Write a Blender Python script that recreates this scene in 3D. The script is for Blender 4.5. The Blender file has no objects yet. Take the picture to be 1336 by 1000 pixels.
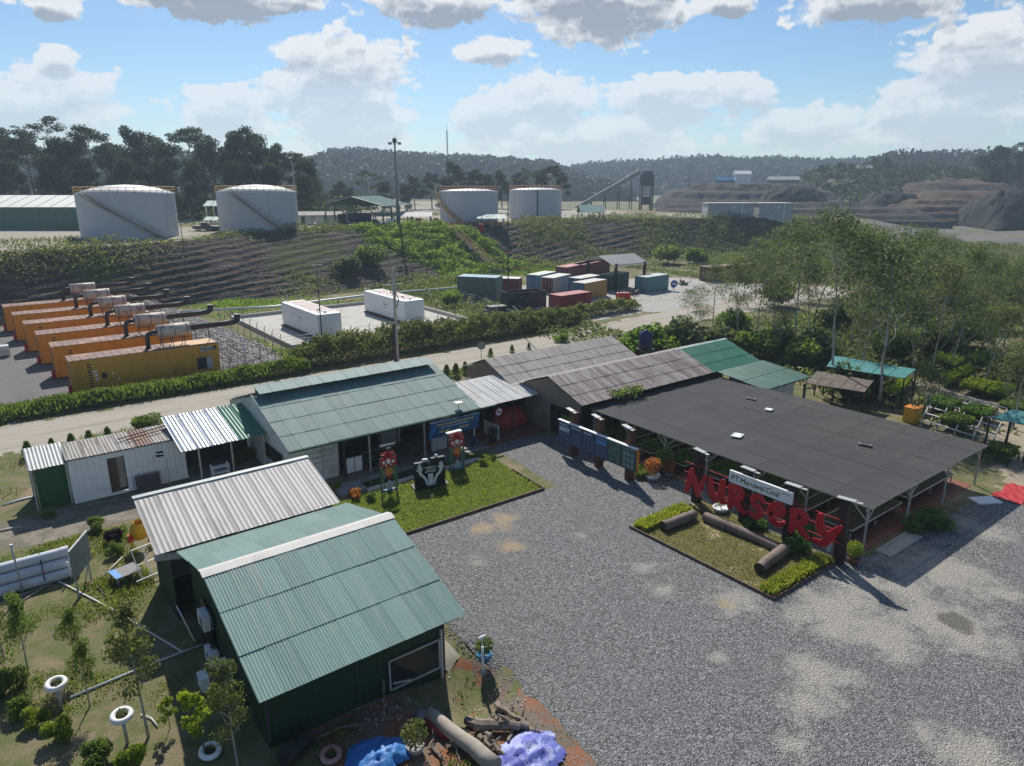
import bpy, bmesh, math, random
import numpy as np
from mathutils import Vector, Matrix, Quaternion

R = math.radians
scn = bpy.context.scene
col = scn.collection

# ------------------------------------------------------------------ camera
CAM_H, PITCH, YAW, FPX = 18.0, R(16.0), R(37.5), 927.0
cam_d = bpy.data.cameras.new('camera'); cam = bpy.data.objects.new('camera', cam_d); col.objects.link(cam)
cam.location = (0, 0, CAM_H); cam.rotation_euler = (R(90) - PITCH, 0, -YAW)
cam_d.sensor_width = 36.0; cam_d.lens = 36.0 * FPX / 1336.0; cam_d.clip_end = 9000; cam_d.clip_start = 0.3
scn.camera = cam

# ------------------------------------------------------------------ sun, sky, exposure
SUN_EL = R(43.0); SUN_AZ = math.atan2(0.44, 0.90)
S = Vector((math.sin(SUN_AZ) * math.cos(SUN_EL), math.cos(SUN_AZ) * math.cos(SUN_EL), math.sin(SUN_EL)))
sun_d = bpy.data.lights.new('sun', 'SUN'); sun = bpy.data.objects.new('sun', sun_d); col.objects.link(sun)
sun_d.energy = 5.0; sun_d.angle = R(0.6); sun_d.color = (1.0, 0.955, 0.88)
sun.rotation_euler = (-S).to_track_quat('-Z', 'Y').to_euler(); sun.location = (0, 0, 200)
scn.view_settings.view_transform = 'Standard'; scn.view_settings.look = 'None'
scn.view_settings.gamma = 1.0; scn.view_settings.use_curve_mapping = False
scn.view_settings.exposure = 0.16
scn.cycles.volume_bounces = 0; scn.cycles.max_bounces = 5; scn.cycles.transparent_max_bounces = 4
scn.cycles.diffuse_bounces = 3; scn.cycles.glossy_bounces = 2; scn.cycles.transmission_bounces = 3
scn.cycles.caustics_reflective = False; scn.cycles.caustics_refractive = False
scn.cycles.use_denoising = True
scn.cycles.sample_clamp_indirect = 6.0

# site plan: X runs along the building fronts, Y away from the road side, metres, yard level z = 0
def ray(u, v):
    d = (v - 500) / FPX; fw = math.cos(PITCH) - d * math.sin(PITCH); dn = math.sin(PITCH) + d * math.cos(PITCH); a = (u - 668) / FPX
    return (math.cos(YAW) * a + math.sin(YAW) * fw, -math.sin(YAW) * a + math.cos(YAW) * fw, -dn)
def P(u, v, z=0.0):                                   # site point on level z seen in that direction
    r = ray(u, v); s = (z - CAM_H) / r[2]; return (s * r[0], s * r[1])
def at(u, v, D):                                      # site point at forward distance D
    r = ray(u, v); s = D / (r[0] * math.sin(YAW) + r[1] * math.cos(YAW)); return Vector((s * r[0], s * r[1], CAM_H + s * r[2]))
def PX(u, v, X): r = ray(u, v); s = X / r[0]; return (s * r[1], CAM_H + s * r[2])
def CS(x, y): return (math.cos(YAW) * x + math.sin(YAW) * y, -math.sin(YAW) * x + math.cos(YAW) * y)   # (right, ahead) -> site
def column_of(o):                                     # how far right a thing stands, seen from the drone
    X, Y = o.location.x, o.location.y
    return (math.cos(YAW) * X - math.sin(YAW) * Y) / max(1, math.sin(YAW) * X + math.cos(YAW) * Y)

# ------------------------------------------------------------------ node helpers
def link(nt, a, b): nt.links.new(a, b)
def nd(nt, typ, **kw):
    n = nt.nodes.new(typ)
    for k, v in kw.items():
        if k.startswith('i_'): n.inputs[int(k[2:])].default_value = v
        else: setattr(n, k, v)
    return n
def mth(nt, op, a, b=None, c=None, clamp=False):
    n = nt.nodes.new('ShaderNodeMath'); n.operation = op; n.use_clamp = clamp
    for i, x in enumerate((a, b, c)):
        if x is None: continue
        if isinstance(x, (int, float)): n.inputs[i].default_value = x
        else: nt.links.new(x, n.inputs[i])
    return n.outputs[0]
def vmt(nt, op, a, b=None):
    n = nt.nodes.new('ShaderNodeVectorMath'); n.operation = op
    for i, x in enumerate((a, b)):
        if x is None: continue
        if isinstance(x, (tuple, list)): n.inputs[i].default_value = x
        else: nt.links.new(x, n.inputs[i])
    return n.outputs['Value'] if op in ('LENGTH', 'DOT_PRODUCT', 'DISTANCE') else n.outputs[0]
def mixc(nt, f, a, b, typ='MIX'):
    n = nt.nodes.new('ShaderNodeMix'); n.data_type = 'RGBA'; n.blend_type = typ
    for s, x in ((0, f), (6, a), (7, b)):
        if isinstance(x, (int, float)): n.inputs[s].default_value = x
        elif isinstance(x, (tuple, list)): n.inputs[s].default_value = (*x[:3], 1)
        else: nt.links.new(x, n.inputs[s])
    return n.outputs[2]
def smooth(nt, x, lo, hi):
    n = nt.nodes.new('ShaderNodeMapRange'); n.interpolation_type = 'SMOOTHSTEP'
    nt.links.new(x, n.inputs[0]); n.inputs[1].default_value = lo; n.inputs[2].default_value = hi
    return n.outputs[0]
def noise(nt, vec, scale, detail=3, rough=0.55, dist=0.0, dim='3D'):
    n = nt.nodes.new('ShaderNodeTexNoise'); n.noise_dimensions = dim; n.inputs['Scale'].default_value = scale; n.inputs['Detail'].default_value = detail
    n.inputs['Roughness'].default_value = rough; n.inputs['Distortion'].default_value = dist
    if vec is not None: nt.links.new(vec, n.inputs['Vector'])
    return n.outputs[0]

# ------------------------------------------------------------------ world: clear sky with cumulus
world = bpy.data.worlds.new('World'); scn.world = world; world.use_nodes = True
wt = world.node_tree; wt.nodes.clear()
def cloud_group():
    g = bpy.data.node_groups.new('cumulus', 'ShaderNodeTree')
    g.interface.new_socket('dir', in_out='INPUT', socket_type='NodeSocketVector')
    g.interface.new_socket('cover', in_out='OUTPUT', socket_type='NodeSocketFloat')
    gi = g.nodes.new('NodeGroupInput'); go = g.nodes.new('NodeGroupOutput')
    sep = g.nodes.new('ShaderNodeSeparateXYZ'); link(g, gi.outputs[0], sep.inputs[0])
    x, y, z = sep.outputs
    az = mth(g, 'ARCTAN2', x, y); el = mth(g, 'ARCSINE', z)
    cmb = g.nodes.new('ShaderNodeCombineXYZ'); link(g, az, cmb.inputs[0]); link(g, el, cmb.inputs[1])
    pos = cmb.outputs[0]
    # cauliflower edges: noise stretched a little along the horizon
    wp = noise(g, pos, 30.0, 3, 0.6, 0, '2D'); wv = g.nodes.new('ShaderNodeCombineXYZ'); link(g, mth(g, 'MULTIPLY', mth(g, 'SUBTRACT', wp, .5), .05), wv.inputs[0])
    ps = vmt(g, 'MULTIPLY', vmt(g, 'ADD', pos, wv.outputs[0]), (1.0, 1.6, 1))
    big = noise(g, ps, 9.0, 3, 0.55, 0, '2D'); fine = noise(g, ps, 34.0, 7, 0.60, 0.2, '2D')
    def puff(s_):
        v = g.nodes.new('ShaderNodeTexVoronoi'); v.voronoi_dimensions = '2D'; v.inputs['Scale'].default_value = s_; link(g, ps, v.inputs['Vector']); return mth(g, 'SUBTRACT', .42, v.outputs['Distance'])
    nz = mth(g, 'ADD', mth(g, 'MULTIPLY', mth(g, 'SUBTRACT', big, 0.5), 1.3), mth(g, 'MULTIPLY', mth(g, 'SUBTRACT', fine, 0.5), 1.0))
    nz = mth(g, 'ADD', nz, mth(g, 'ADD', mth(g, 'MULTIPLY', puff(22.0), .7), mth(g, 'MULTIPLY', puff(60.0), .40)))
    blobs = [  # u, v centre, half width, half height in picture pixels -> direction
        (285, -10, 140, 38), (570, -2, 95, 32), (785, 10, 115, 54), (955, 2, 55, 18), (1150, -4, 125, 28), (648, 62, 58, 20),
        (60, 4, 42, 20), (72, 74, 22, 12), (440, 88, 95, 44), (440, 150, 105, 70), (486, 128, 42, 26), (300, 150, 60, 35), (50, 135, 95, 45),
        (715, 135, 75, 42), (640, 150, 60, 40), (870, 130, 80, 34), (975, 124, 48, 22), (1290, 82, 88, 60), (1240, 150, 110, 50), (1060, 165, 95, 30), (760, 180, 170, 40)]
    acc = None
    for (u, v, hw, hh) in blobs:
        r = Vector(ray(u, v)).normalized()
        a0 = math.atan2(r.x, r.y); e0 = math.asin(r.z)
        d = vmt(g, 'SUBTRACT', pos, (a0, e0, 0)); d = vmt(g, 'MULTIPLY', d, (FPX * 0.95 / hw, FPX * 0.95 / hh, 0))
        l = mth(g, 'SUBTRACT', 1.0, vmt(g, 'LENGTH', d))
        acc = l if acc is None else mth(g, 'MAXIMUM', acc, l)
    # beyond the view the same broken cumulus goes on
    far_az = smooth(g, mth(g, 'ABSOLUTE', mth(g, 'SUBTRACT', az, YAW)), 0.70, 0.9)
    high = smooth(g, el, 0.24, 0.32)
    out = mth(g, 'MAXIMUM', far_az, high)
    acc = mth(g, 'MAXIMUM', acc, mth(g, 'SUBTRACT', mth(g, 'MULTIPLY', out, 1.0), 1.05))
    acc = mth(g, 'MAXIMUM', acc, -0.9)
    link(g, mth(g, 'ADD', mth(g, 'SUBTRACT', mth(g, 'MULTIPLY', acc, 1.7), .14), nz), go.inputs[0])
    return g
cg = cloud_group()
tc = nd(wt, 'ShaderNodeTexCoord'); dirv = tc.outputs['Generated']
sky = nd(wt, 'ShaderNodeTexSky'); sky.sky_type = 'NISHITA'; sky.sun_disc = False
sky.sun_elevation = SUN_EL; sky.sun_rotation = SUN_AZ; sky.altitude = 50; sky.air_density = 1.0; sky.dust_density = 0.3; sky.ozone_density = 3.0
g1 = nd(wt, 'ShaderNodeGroup'); g1.node_tree = cg; link(wt, dirv, g1.inputs[0])
g2 = nd(wt, 'ShaderNodeGroup'); g2.node_tree = cg; link(wt, vmt(wt, 'NORMALIZE', vmt(wt, 'ADD', dirv, (0.002, 0.006, 0.016))), g2.inputs[0])
elz = nd(wt, 'ShaderNodeSeparateXYZ'); link(wt, dirv, elz.inputs[0])
lowc = mth(wt, 'SUBTRACT', 1.0, smooth(wt, elz.outputs[2], 0.06, 0.17))
cov = mth(wt, 'MULTIPLY', smooth(wt, g1.outputs[0], 0.0, 0.32), mth(wt, 'SUBTRACT', 1.0, mth(wt, 'MULTIPLY', lowc, .30)))
relf = mth(wt, 'MULTIPLY', mth(wt, 'SUBTRACT', g2.outputs[0], g1.outputs[0]), .55)
thick = mth(wt, 'ADD', smooth(wt, g2.outputs[0], -0.1, 1.35), relf, None, True)                       # cloud overhead of this point: its underside is in shade
high_f = smooth(wt, elz.outputs[2], 0.09, 0.19)                      # near the horizon the clouds are far and pale
cloud_lit = (8.1, 8.3, 8.5); cloud_base_hi = (3.2, 3.65, 4.3); cloud_base_lo = (5.5, 6.1, 6.9)
cbase = mixc(wt, high_f, cloud_base_lo, cloud_base_hi)
ccol = mixc(wt, thick, cloud_lit, cbase)
# pale veil low over the horizon (moist air)
veil = mth(wt, 'MULTIPLY', mth(wt, 'SUBTRACT', 1.0, smooth(wt, elz.outputs[2], 0.0, 0.11)), 0.22)
skyc = mixc(wt, veil, vmt(wt, 'MULTIPLY', sky.outputs[0], (.74, .86, .95)), (5.2, 6.2, 7.3))
full = mixc(wt, mth(wt, 'MULTIPLY', cov, 0.93), skyc, ccol)
bg = nd(wt, 'ShaderNodeBackground'); bg.inputs[1].default_value = 0.094; link(wt, full, bg.inputs[0])
wo = nd(wt, 'ShaderNodeOutputWorld'); link(wt, bg.outputs[0], wo.inputs[0])
world.cycles.sampling_method = 'MANUAL'; world.cycles.sample_map_resolution = 512

# ------------------------------------------------------------------ object helpers
W = {}                                                # build-time world matrix of each object
def empty(name, loc=(0, 0, 0)):
    o = bpy.data.objects.new(name, None); col.objects.link(o); o.location = loc; o.empty_display_size = 0.2
    W[o.name] = Matrix.Translation(Vector(loc)); return o
def put(name, me, parent=None, M=None):
    o = bpy.data.objects.new(name, me); col.objects.link(o)
    M = M if M is not None else Matrix.Identity(4)
    if parent is not None:
        o.parent = parent; o.matrix_parent_inverse = W[parent.name].inverted()
    o.matrix_basis = M; W[o.name] = M.copy(); return o
def tag(o, label, cat=None, group=None, kind=None):
    o['label'] = label
    if cat: o['category'] = cat
    if group: o['group'] = group
    if kind: o['kind'] = kind
    return o
def struct(o): o['kind'] = 'structure'; return o
def thing(name, label, cat, loc=(0, 0, 0), group=None): return tag(empty(name, loc), label, cat, group)
KIDS = {}
def copy_tree(o, parent=None):
    c = o.copy(); col.objects.link(c)
    if parent is not None: c.parent = parent
    for ch in [x for x in bpy.data.objects if x.parent == o] if o.name not in KIDS else [bpy.data.objects[n] for n in KIDS[o.name]]:
        copy_tree(ch, c)
    return c
def remember(o):                                       # cache a prototype's children so that copying stays fast
    ch = [x for x in bpy.data.objects if x.parent == o]; KIDS[o.name] = [x.name for x in ch]
    for x in ch: remember(x)
    return o
def place(o, loc, rz=0.0, sc=1.0):
    o.location = loc; o.rotation_euler = (0, 0, rz); o.scale = (sc, sc, sc) if not isinstance(sc, tuple) else sc; return o

def np_mesh(name, V, Q, mat=None, smooth_=False):
    me = bpy.data.meshes.new(name); V = np.asarray(V, dtype=np.float32).reshape(-1, 3); Q = np.asarray(Q, dtype=np.int32)
    k = Q.shape[1]; n = len(Q)
    me.vertices.add(len(V)); me.vertices.foreach_set('co', V.ravel())
    me.loops.add(n * k); me.loops.foreach_set('vertex_index', Q.ravel())
    me.polygons.add(n); me.polygons.foreach_set('loop_start', np.arange(0, n * k, k, dtype=np.int32))
    me.polygons.foreach_set('loop_total', np.full(n, k, dtype=np.int32))
    if smooth_: me.polygons.foreach_set('use_smooth', np.ones(n, dtype=bool))
    me.update(calc_edges=True)
    if mat is not None: me.materials.append(mat)
    return me

class MB:
    def __init__(s): s.v = []; s.f = []; s.sm = []
    def face(s, pts, sm=False):
        b = len(s.v); s.v += [tuple(p) for p in pts]; s.f.append(tuple(range(b, b + len(pts)))); s.sm.append(sm); return s
    def box(s, x0, x1, y0, y1, z0, z1, M=None, skip=''):
        c = [(x0, y0, z0), (x1, y0, z0), (x1, y1, z0), (x0, y1, z0), (x0, y0, z1), (x1, y0, z1), (x1, y1, z1), (x0, y1, z1)]
        if M is not None: c = [tuple(M @ Vector(p)) for p in c]
        b = len(s.v); s.v += c
        for f in ((0, 3, 2, 1), (4, 5, 6, 7), (0, 1, 5, 4), (1, 2, 6, 5), (2, 3, 7, 6), (3, 0, 4, 7)):
            s.f.append(tuple(b + i for i in f)); s.sm.append(False)
        return s
    def bar(s, a, b, w, h=None, up=(0, 0, 1)):         # rectangular bar from a to b
        a = Vector(a); b = Vector(b); h = h or w; d = (b - a); L = d.length; d.normalize(); u = Vector(up)
        if abs(d.dot(u)) > 0.98: u = Vector((1, 0, 0))
        r = d.cross(u).normalized(); u = r.cross(d)
        M = Matrix((r, d, u)).transposed().to_4x4(); M.translation = a
        return s.box(-w / 2, w / 2, 0, L, -h / 2, h / 2, M)
    def tube(s, pts, rad, n=8, cap=True, sm=True):
        pts = [Vector(p) for p in pts]; k = len(pts); rad = rad if isinstance(rad, (list, tuple)) else [rad] * k
        b = len(s.v); prev = None
        for i, p in enumerate(pts):
            d = (pts[min(i + 1, k - 1)] - pts[max(i - 1, 0)]).normalized()
            if prev is None:
                u = Vector((0, 0, 1)) if abs(d.z) < 0.9 else Vector((1, 0, 0)); r = d.cross(u).normalized()
            else: r = (prev - d * prev.dot(d)).normalized()
            prev = r; q = d.cross(r)
            for j in range(n):
                a = 2 * math.pi * j / n; s.v.append(tuple(p + (r * math.cos(a) + q * math.sin(a)) * rad[i]))
        for i in range(k - 1):
            for j in range(n):
                s.f.append((b + i * n + j, b + i * n + (j + 1) % n, b + (i + 1) * n + (j + 1) % n, b + (i + 1) * n + j)); s.sm.append(sm)
        if cap:
            s.f.append(tuple(b + j for j in reversed(range(n)))); s.sm.append(False)
            s.f.append(tuple(b + (k - 1) * n + j for j in range(n))); s.sm.append(False)
        return s
    def lathe(s, prof, c=(0, 0, 0), n=24, sm=True):    # prof [(r, z)]
        b = len(s.v)
        for (r, z) in prof:
            for j in range(n):
                a = 2 * math.pi * j / n; s.v.append((c[0] + r * math.cos(a), c[1] + r * math.sin(a), c[2] + z))
        for i in range(len(prof) - 1):
            for j in range(n):
                s.f.append((b + i * n + j, b + i * n + (j + 1) % n, b + (i + 1) * n + (j + 1) % n, b + (i + 1) * n + j)); s.sm.append(sm)
        return s
    def torus(s, c, Rr, r, n=24, m=8, M=None):
        b = len(s.v)
        for i in range(n):
            a = 2 * math.pi * i / n
            for j in range(m):
                t = 2 * math.pi * j / m; p = Vector(((Rr + r * math.cos(t)) * math.cos(a), (Rr + r * math.cos(t)) * math.sin(a), r * math.sin(t)))
                if M is not None: p = M @ p
                s.v.append(tuple(p + Vector(c)))
        for i in range(n):
            for j in range(m):
                s.f.append((b + i * m + j, b + ((i + 1) % n) * m + j, b + ((i + 1) % n) * m + (j + 1) % m, b + i * m + (j + 1) % m)); s.sm.append(True)
        return s
    def prism(s, poly, axis, a0, a1):                  # poly in the two other axes, extruded along axis
        def mk(p, a): return {'x': (a, p[0], p[1]), 'y': (p[0], a, p[1]), 'z': (p[0], p[1], a)}[axis]
        n = len(poly); b = len(s.v); s.v += [mk(p, a0) for p in poly] + [mk(p, a1) for p in poly]
        s.f.append(tuple(b + i for i in reversed(range(n)))); s.f.append(tuple(b + n + i for i in range(n))); s.sm += [False, False]
        for i in range(n): s.f.append((b + i, b + (i + 1) % n, b + n + (i + 1) % n, b + n + i)); s.sm.append(False)
        return s
    def blob(s, c, rx, ry, rz, seed=0, amp=0.15, n=14, m=8, flat=True):   # lumpy closed body
        rg = np.random.default_rng(seed); ph = rg.uniform(0, 6.28, 8); b = len(s.v)
        for i in range(m + 1):
            t = math.pi * i / m
            for j in range(n):
                a = 2 * math.pi * j / n
                k = 1 + amp * (math.sin(3 * a + ph[0]) * math.sin(2 * t + ph[1]) + 0.7 * math.sin(5 * a + ph[2] + 3 * t) + 0.5 * math.sin(7 * t + 2 * a + ph[3]))
                s.v.append((c[0] + rx * k * math.sin(t) * math.cos(a), c[1] + ry * k * math.sin(t) * math.sin(a), c[2] + rz * k * math.cos(t)))
        for i in range(m):
            for j in range(n):
                s.f.append((b + i * n + j, b + (i + 1) * n + j, b + (i + 1) * n + (j + 1) % n, b + i * n + (j + 1) % n)); s.sm.append(not flat)
        return s
    def mesh(s, name, mat):
        me = bpy.data.meshes.new(name); me.from_pydata(s.v, [], s.f); me.polygons.foreach_set('use_smooth', s.sm); me.update()
        if mat is not None: me.materials.append(mat)
        return me
    def build(s, name, mat, parent=None, M=None): return put(name, s.mesh(name, mat), parent, M)

# ------------------------------------------------------------------ materials
MATS = {}
def base_mat(name):
    m = bpy.data.materials.new(name); m.use_nodes = True; nt = m.node_tree; nt.nodes.clear()
    out = nt.nodes.new('ShaderNodeOutputMaterial'); bs = nt.nodes.new('ShaderNodeBsdfPrincipled'); link(nt, bs.outputs[0], out.inputs[0])
    geo = nt.nodes.new('ShaderNodeNewGeometry'); MATS[name] = m
    return m, nt, bs, geo, out
def bump(nt, bs, h, strength, dist=0.02):
    b = nt.nodes.new('ShaderNodeBump'); b.inputs['Strength'].default_value = strength; b.inputs['Distance'].default_value = dist
    link(nt, h, b.inputs['Height']); link(nt, b.outputs[0], bs.inputs['Normal'])
def mat(name, c, rough=0.6, var=0.12, scale=1.5, dirt=None, dirt_amt=0.35, dirt_scale=1.0, stretch=(1, 1, 1), metal=0.0, bmp=0.0, bscale=30, obj=0.0, spec=0.4, edge=(0.5, 0.68)):
    """plain stuff with uneven tone, stains with edges of their own and a little relief"""
    m, nt, bs, geo, out = base_mat(name)
    pos = vmt(nt, 'MULTIPLY', geo.outputs['Position'], stretch)
    n1 = noise(nt, pos, scale, 4, 0.6)
    f = mth(nt, 'MULTIPLY', mth(nt, 'SUBTRACT', n1, 0.5), var * 4)
    if obj:
        oi = nt.nodes.new('ShaderNodeObjectInfo'); f = mth(nt, 'ADD', f, mth(nt, 'MULTIPLY', mth(nt, 'SUBTRACT', oi.outputs['Random'], 0.5), obj * 2))
    k = mth(nt, 'ADD', 1.0, f)
    sc_ = nt.nodes.new('ShaderNodeVectorMath'); sc_.operation = 'SCALE'; sc_.inputs[0].default_value = c[:3]; link(nt, k, sc_.inputs[3])
    colr = sc_.outputs[0]
    if dirt is not None:
        n2 = noise(nt, pos, dirt_scale, 6, 0.65, 0.3)
        df = mth(nt, 'MULTIPLY', smooth(nt, n2, edge[0], edge[1]), dirt_amt)
        colr = mixc(nt, df, colr, dirt)
    link(nt, colr, bs.inputs['Base Color']); bs.inputs['Roughness'].default_value = rough; bs.inputs['Metallic'].default_value = metal
    bs.inputs['Specular IOR Level'].default_value = spec
    if bmp: bump(nt, bs, noise(nt, geo.outputs['Position'], bscale, 4, 0.6), bmp)
    return m
def leafmat(name, c, c2, var=0.5, trans=0.35, patch=0.25, spec=.3):
    m, nt, bs, geo, out = base_mat(name)
    oi = nt.nodes.new('ShaderNodeObjectInfo')
    n1 = noise(nt, geo.outputs['Position'], patch, 3, 0.6)
    f = mth(nt, 'ADD', mth(nt, 'MULTIPLY', smooth(nt, n1, 0.35, 0.65), 0.55), mth(nt, 'MULTIPLY', geo.outputs['Random Per Island'], 0.45))
    colr = mixc(nt, f, c, c2)
    k = mth(nt, 'ADD', 0.72, mth(nt, 'ADD', mth(nt, 'MULTIPLY', geo.outputs['Random Per Island'], var), mth(nt, 'MULTIPLY', oi.outputs['Random'], 0.22)))
    sc_ = nt.nodes.new('ShaderNodeVectorMath'); sc_.operation = 'SCALE'; link(nt, colr, sc_.inputs[0]); link(nt, k, sc_.inputs[3])
    link(nt, sc_.outputs[0], bs.inputs['Base Color']); bs.inputs['Roughness'].default_value = 0.6; bs.inputs['Specular IOR Level'].default_value = spec
    tr = nt.nodes.new('ShaderNodeBsdfTranslucent')
    ms = nt.nodes.new('ShaderNodeMixShader'); ms.inputs[0].default_value = trans
    tv_ = nt.nodes.new('ShaderNodeVectorMath'); tv_.operation = 'MULTIPLY'; link(nt, sc_.outputs[0], tv_.inputs[0]); tv_.inputs[1].default_value = (1.7, 1.7, 1.0); link(nt, tv_.outputs[0], tr.inputs[0])
    link(nt, bs.outputs[0], ms.inputs[1]); link(nt, tr.outputs[0], ms.inputs[2]); link(nt, ms.outputs[0], out.inputs[0])
    return m

M_sheet_teal = mat('sheet_teal', (0.165, 0.268, 0.246), 0.6, 0.11, 0.9, (0.27, 0.31, 0.28), 0.7, 0.6, (6, .22, 1), obj=0.11, spec=0.3)
M_sheet_teal2 = mat('sheet_teal_worn', (0.140, 0.225, 0.205), 0.62, 0.07, 0.7, (0.21, 0.25, 0.225), 0.65, 0.6, (5, .25, 1), obj=0.12, spec=0.28)
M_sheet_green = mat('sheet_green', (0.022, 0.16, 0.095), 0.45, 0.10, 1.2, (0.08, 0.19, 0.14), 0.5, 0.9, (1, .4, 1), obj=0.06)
M_sheet_beige = mat('sheet_beige', (0.52, 0.49, 0.45), 0.62, 0.06, 0.8, (0.33, 0.30, 0.26), 0.5, 0.7, (1, .3, 1), obj=0.04)
M_ridge = mat('ridge_cap', (0.52, 0.50, 0.46), 0.55, 0.06, 1.0, (0.30, 0.27, 0.22), 0.5, 1.2)
M_sheet_tin = mat('sheet_tin', (0.60, 0.63, 0.64), 0.34, 0.08, 1.0, (0.38, 0.37, 0.35), 0.55, 1.1, (1, .35, 1), metal=0.55, obj=0.05)
M_sheet_old = mat('sheet_old', (0.36, 0.335, 0.295), 0.75, 0.10, 1.5, (0.19, 0.145, 0.125), 0.75, 0.7, (5, .6, 1), obj=0.06, edge=(0.46, 0.64))
M_sheet_old2 = mat('sheet_old_maroon', (0.33, 0.30, 0.28), 0.75, 0.10, 1.5, (0.165, 0.11, 0.105), 0.85, 0.7, (5, .6, 1), obj=0.07, edge=(0.40, 0.58))
M_sheet_grey = mat('sheet_grey', (0.30, 0.32, 0.32), 0.5, 0.08, 1.2, (0.18, 0.17, 0.15), 0.5, 1.0, obj=0.05)
M_net = mat('shade_net', (0.085, 0.086, 0.088), 0.85, 0.06, 0.6, (0.095, 0.096, 0.096), 0.6, 0.3, obj=0.07, bmp=0.2, bscale=60, spec=0.25)
_nt = M_net.node_tree; _tp = _nt.nodes.new('ShaderNodeBsdfTransparent'); _mx = _nt.nodes.new('ShaderNodeMixShader'); _mx.inputs[0].default_value = .05   # woven net: some of it is holes, some light soaks through
_o = [n for n in _nt.nodes if n.type == 'OUTPUT_MATERIAL'][0]; _b = [n for n in _nt.nodes if n.type == 'BSDF_PRINCIPLED'][0]
_tl = _nt.nodes.new('ShaderNodeBsdfTranslucent'); _tl.inputs[0].default_value = (.30, .30, .30, 1); _m2 = _nt.nodes.new('ShaderNodeMixShader'); _m2.inputs[0].default_value = .3; link(_nt, _b.outputs[0], _m2.inputs[1]); link(_nt, _tl.outputs[0], _m2.inputs[2]); link(_nt, _m2.outputs[0], _mx.inputs[1]); link(_nt, _tp.outputs[0], _mx.inputs[2]); link(_nt, _mx.outputs[0], _o.inputs[0])
M_wall_green = mat('wall_green', (0.011, 0.040, 0.020), 0.6, 0.12, 1.0, (0.02, 0.03, 0.02), 0.6, 0.8)
M_wall_white = mat('wall_white', (0.60, 0.60, 0.57), 0.7, 0.06, 0.8, (0.33, 0.29, 0.23), 0.55, 0.9, bmp=0.1)
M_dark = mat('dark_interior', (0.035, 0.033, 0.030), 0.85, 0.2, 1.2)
M_steel = mat('pale_steel', (0.44, 0.44, 0.42), 0.45, 0.08, 2.0, (0.30, 0.24, 0.18), 0.5, 2.5, metal=0.15)
M_steel_dark = mat('dark_steel', (0.05, 0.05, 0.055), 0.55, 0.1, 2.0, (0.09, 0.05, 0.03), 0.5, 3)
M_black = mat('gloss_black', (0.012, 0.012, 0.013), 0.28, 0.1, 2.0)
M_white = mat('white_paint', (0.78, 0.78, 0.76), 0.5, 0.04, 1.5, (0.5, 0.46, 0.4), 0.35, 1.5)
M_red = mat('red_paint', (0.50, 0.012, 0.022), 0.38, 0.05, 2.0, (0.36, 0.02, 0.02), 0.4, 1.5)
M_redmat = mat('red_flat', (0.42, 0.02, 0.02), 0.6, 0.08, 2.0)
M_brownpost = mat('brown_post', (0.115, 0.040, 0.022), 0.7, 0.12, 3.0, (0.06, 0.03, 0.02), 0.6, 2.5, (3, 3, .5), bmp=0.3, bscale=12)
M_darkpost = mat('dark_post', (0.032, 0.018, 0.014), 0.65, 0.15, 3.0, bmp=0.3, bscale=12)
M_wood = mat('weathered_wood', (0.235, 0.185, 0.145), 0.8, 0.14, 3.0, (0.12, 0.09, 0.07), 0.7, 1.6, (1, 1, 1), bmp=0.45, bscale=9)
M_log = mat('log_wood', (0.20, 0.145, 0.115), 0.8, 0.15, 2.5, (0.10, 0.065, 0.05), 0.7, 1.2, bmp=0.4, bscale=8)
M_logend = mat('log_end', (0.055, 0.035, 0.025), 0.85, 0.2, 6.0)
M_plank = mat('edging_wood', (0.13, 0.075, 0.05), 0.75, 0.15, 3.0, (0.24, 0.19, 0.12), 0.5, 1.5, bmp=0.2)
M_bamboo = mat('pale_pole', (0.46, 0.42, 0.35), 0.6, 0.1, 2.5, (0.25, 0.2, 0.15), 0.5, 2.0)
M_conc = mat('concrete', (0.42, 0.40, 0.355), 0.85, 0.08, 0.6, (0.25, 0.23, 0.19), 0.6, 0.5, bmp=0.15)
M_conc_old = mat('old_concrete', (0.24, 0.235, 0.225), 0.85, 0.1, 0.7, (0.13, 0.125, 0.12), 0.6, 0.4, bmp=0.15)
M_orange = mat('genset_orange', (0.62, 0.255, 0.016), 0.5, 0.05, 0.8, (0.30, 0.12, 0.02), 0.45, 1.1, (1, 1, .5))
M_orange2 = mat('genset_ochre', (0.60, 0.285, 0.026), 0.5, 0.05, 0.8, (0.28, 0.13, 0.025), 0.4, 0.9, (1, 1, .5))
M_rustroof = mat('rusty_roof', (0.40, 0.22, 0.115), 0.65, 0.12, 1.2, (0.135, 0.065, 0.05), 0.92, 0.75, (.8, 1.2, 1), edge=(0.36, 0.50))
M_muffler = mat('muffler_skin', (0.54, 0.45, 0.39), 0.6, 0.1, 1.5, (0.20, 0.11, 0.075), 0.75, 1.6, edge=(0.52, 0.64))
M_pipe = mat('exhaust_pipe', (0.045, 0.034, 0.03), 0.55, 0.15, 2.0, (0.09, 0.05, 0.035), 0.5, 2.0)
M_tank = mat('tank_paint', (0.50, 0.51, 0.52), 0.55, 0.05, 0.25, (0.36, 0.35, 0.34), 0.45, 0.18, (1, 1, .25))
M_tankroof = mat('tank_roof', (0.62, 0.62, 0.61), 0.6, 0.05, 0.3, (0.45, 0.43, 0.4), 0.4, 0.3)
M_yellowrail = mat('rail_yellow', (0.44, 0.235, 0.025), 0.5, 0.1, 1.0)
M_rail_rust = mat('rail_rust', (0.36, 0.15, 0.04), 0.6, 0.15, 1.0)
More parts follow.
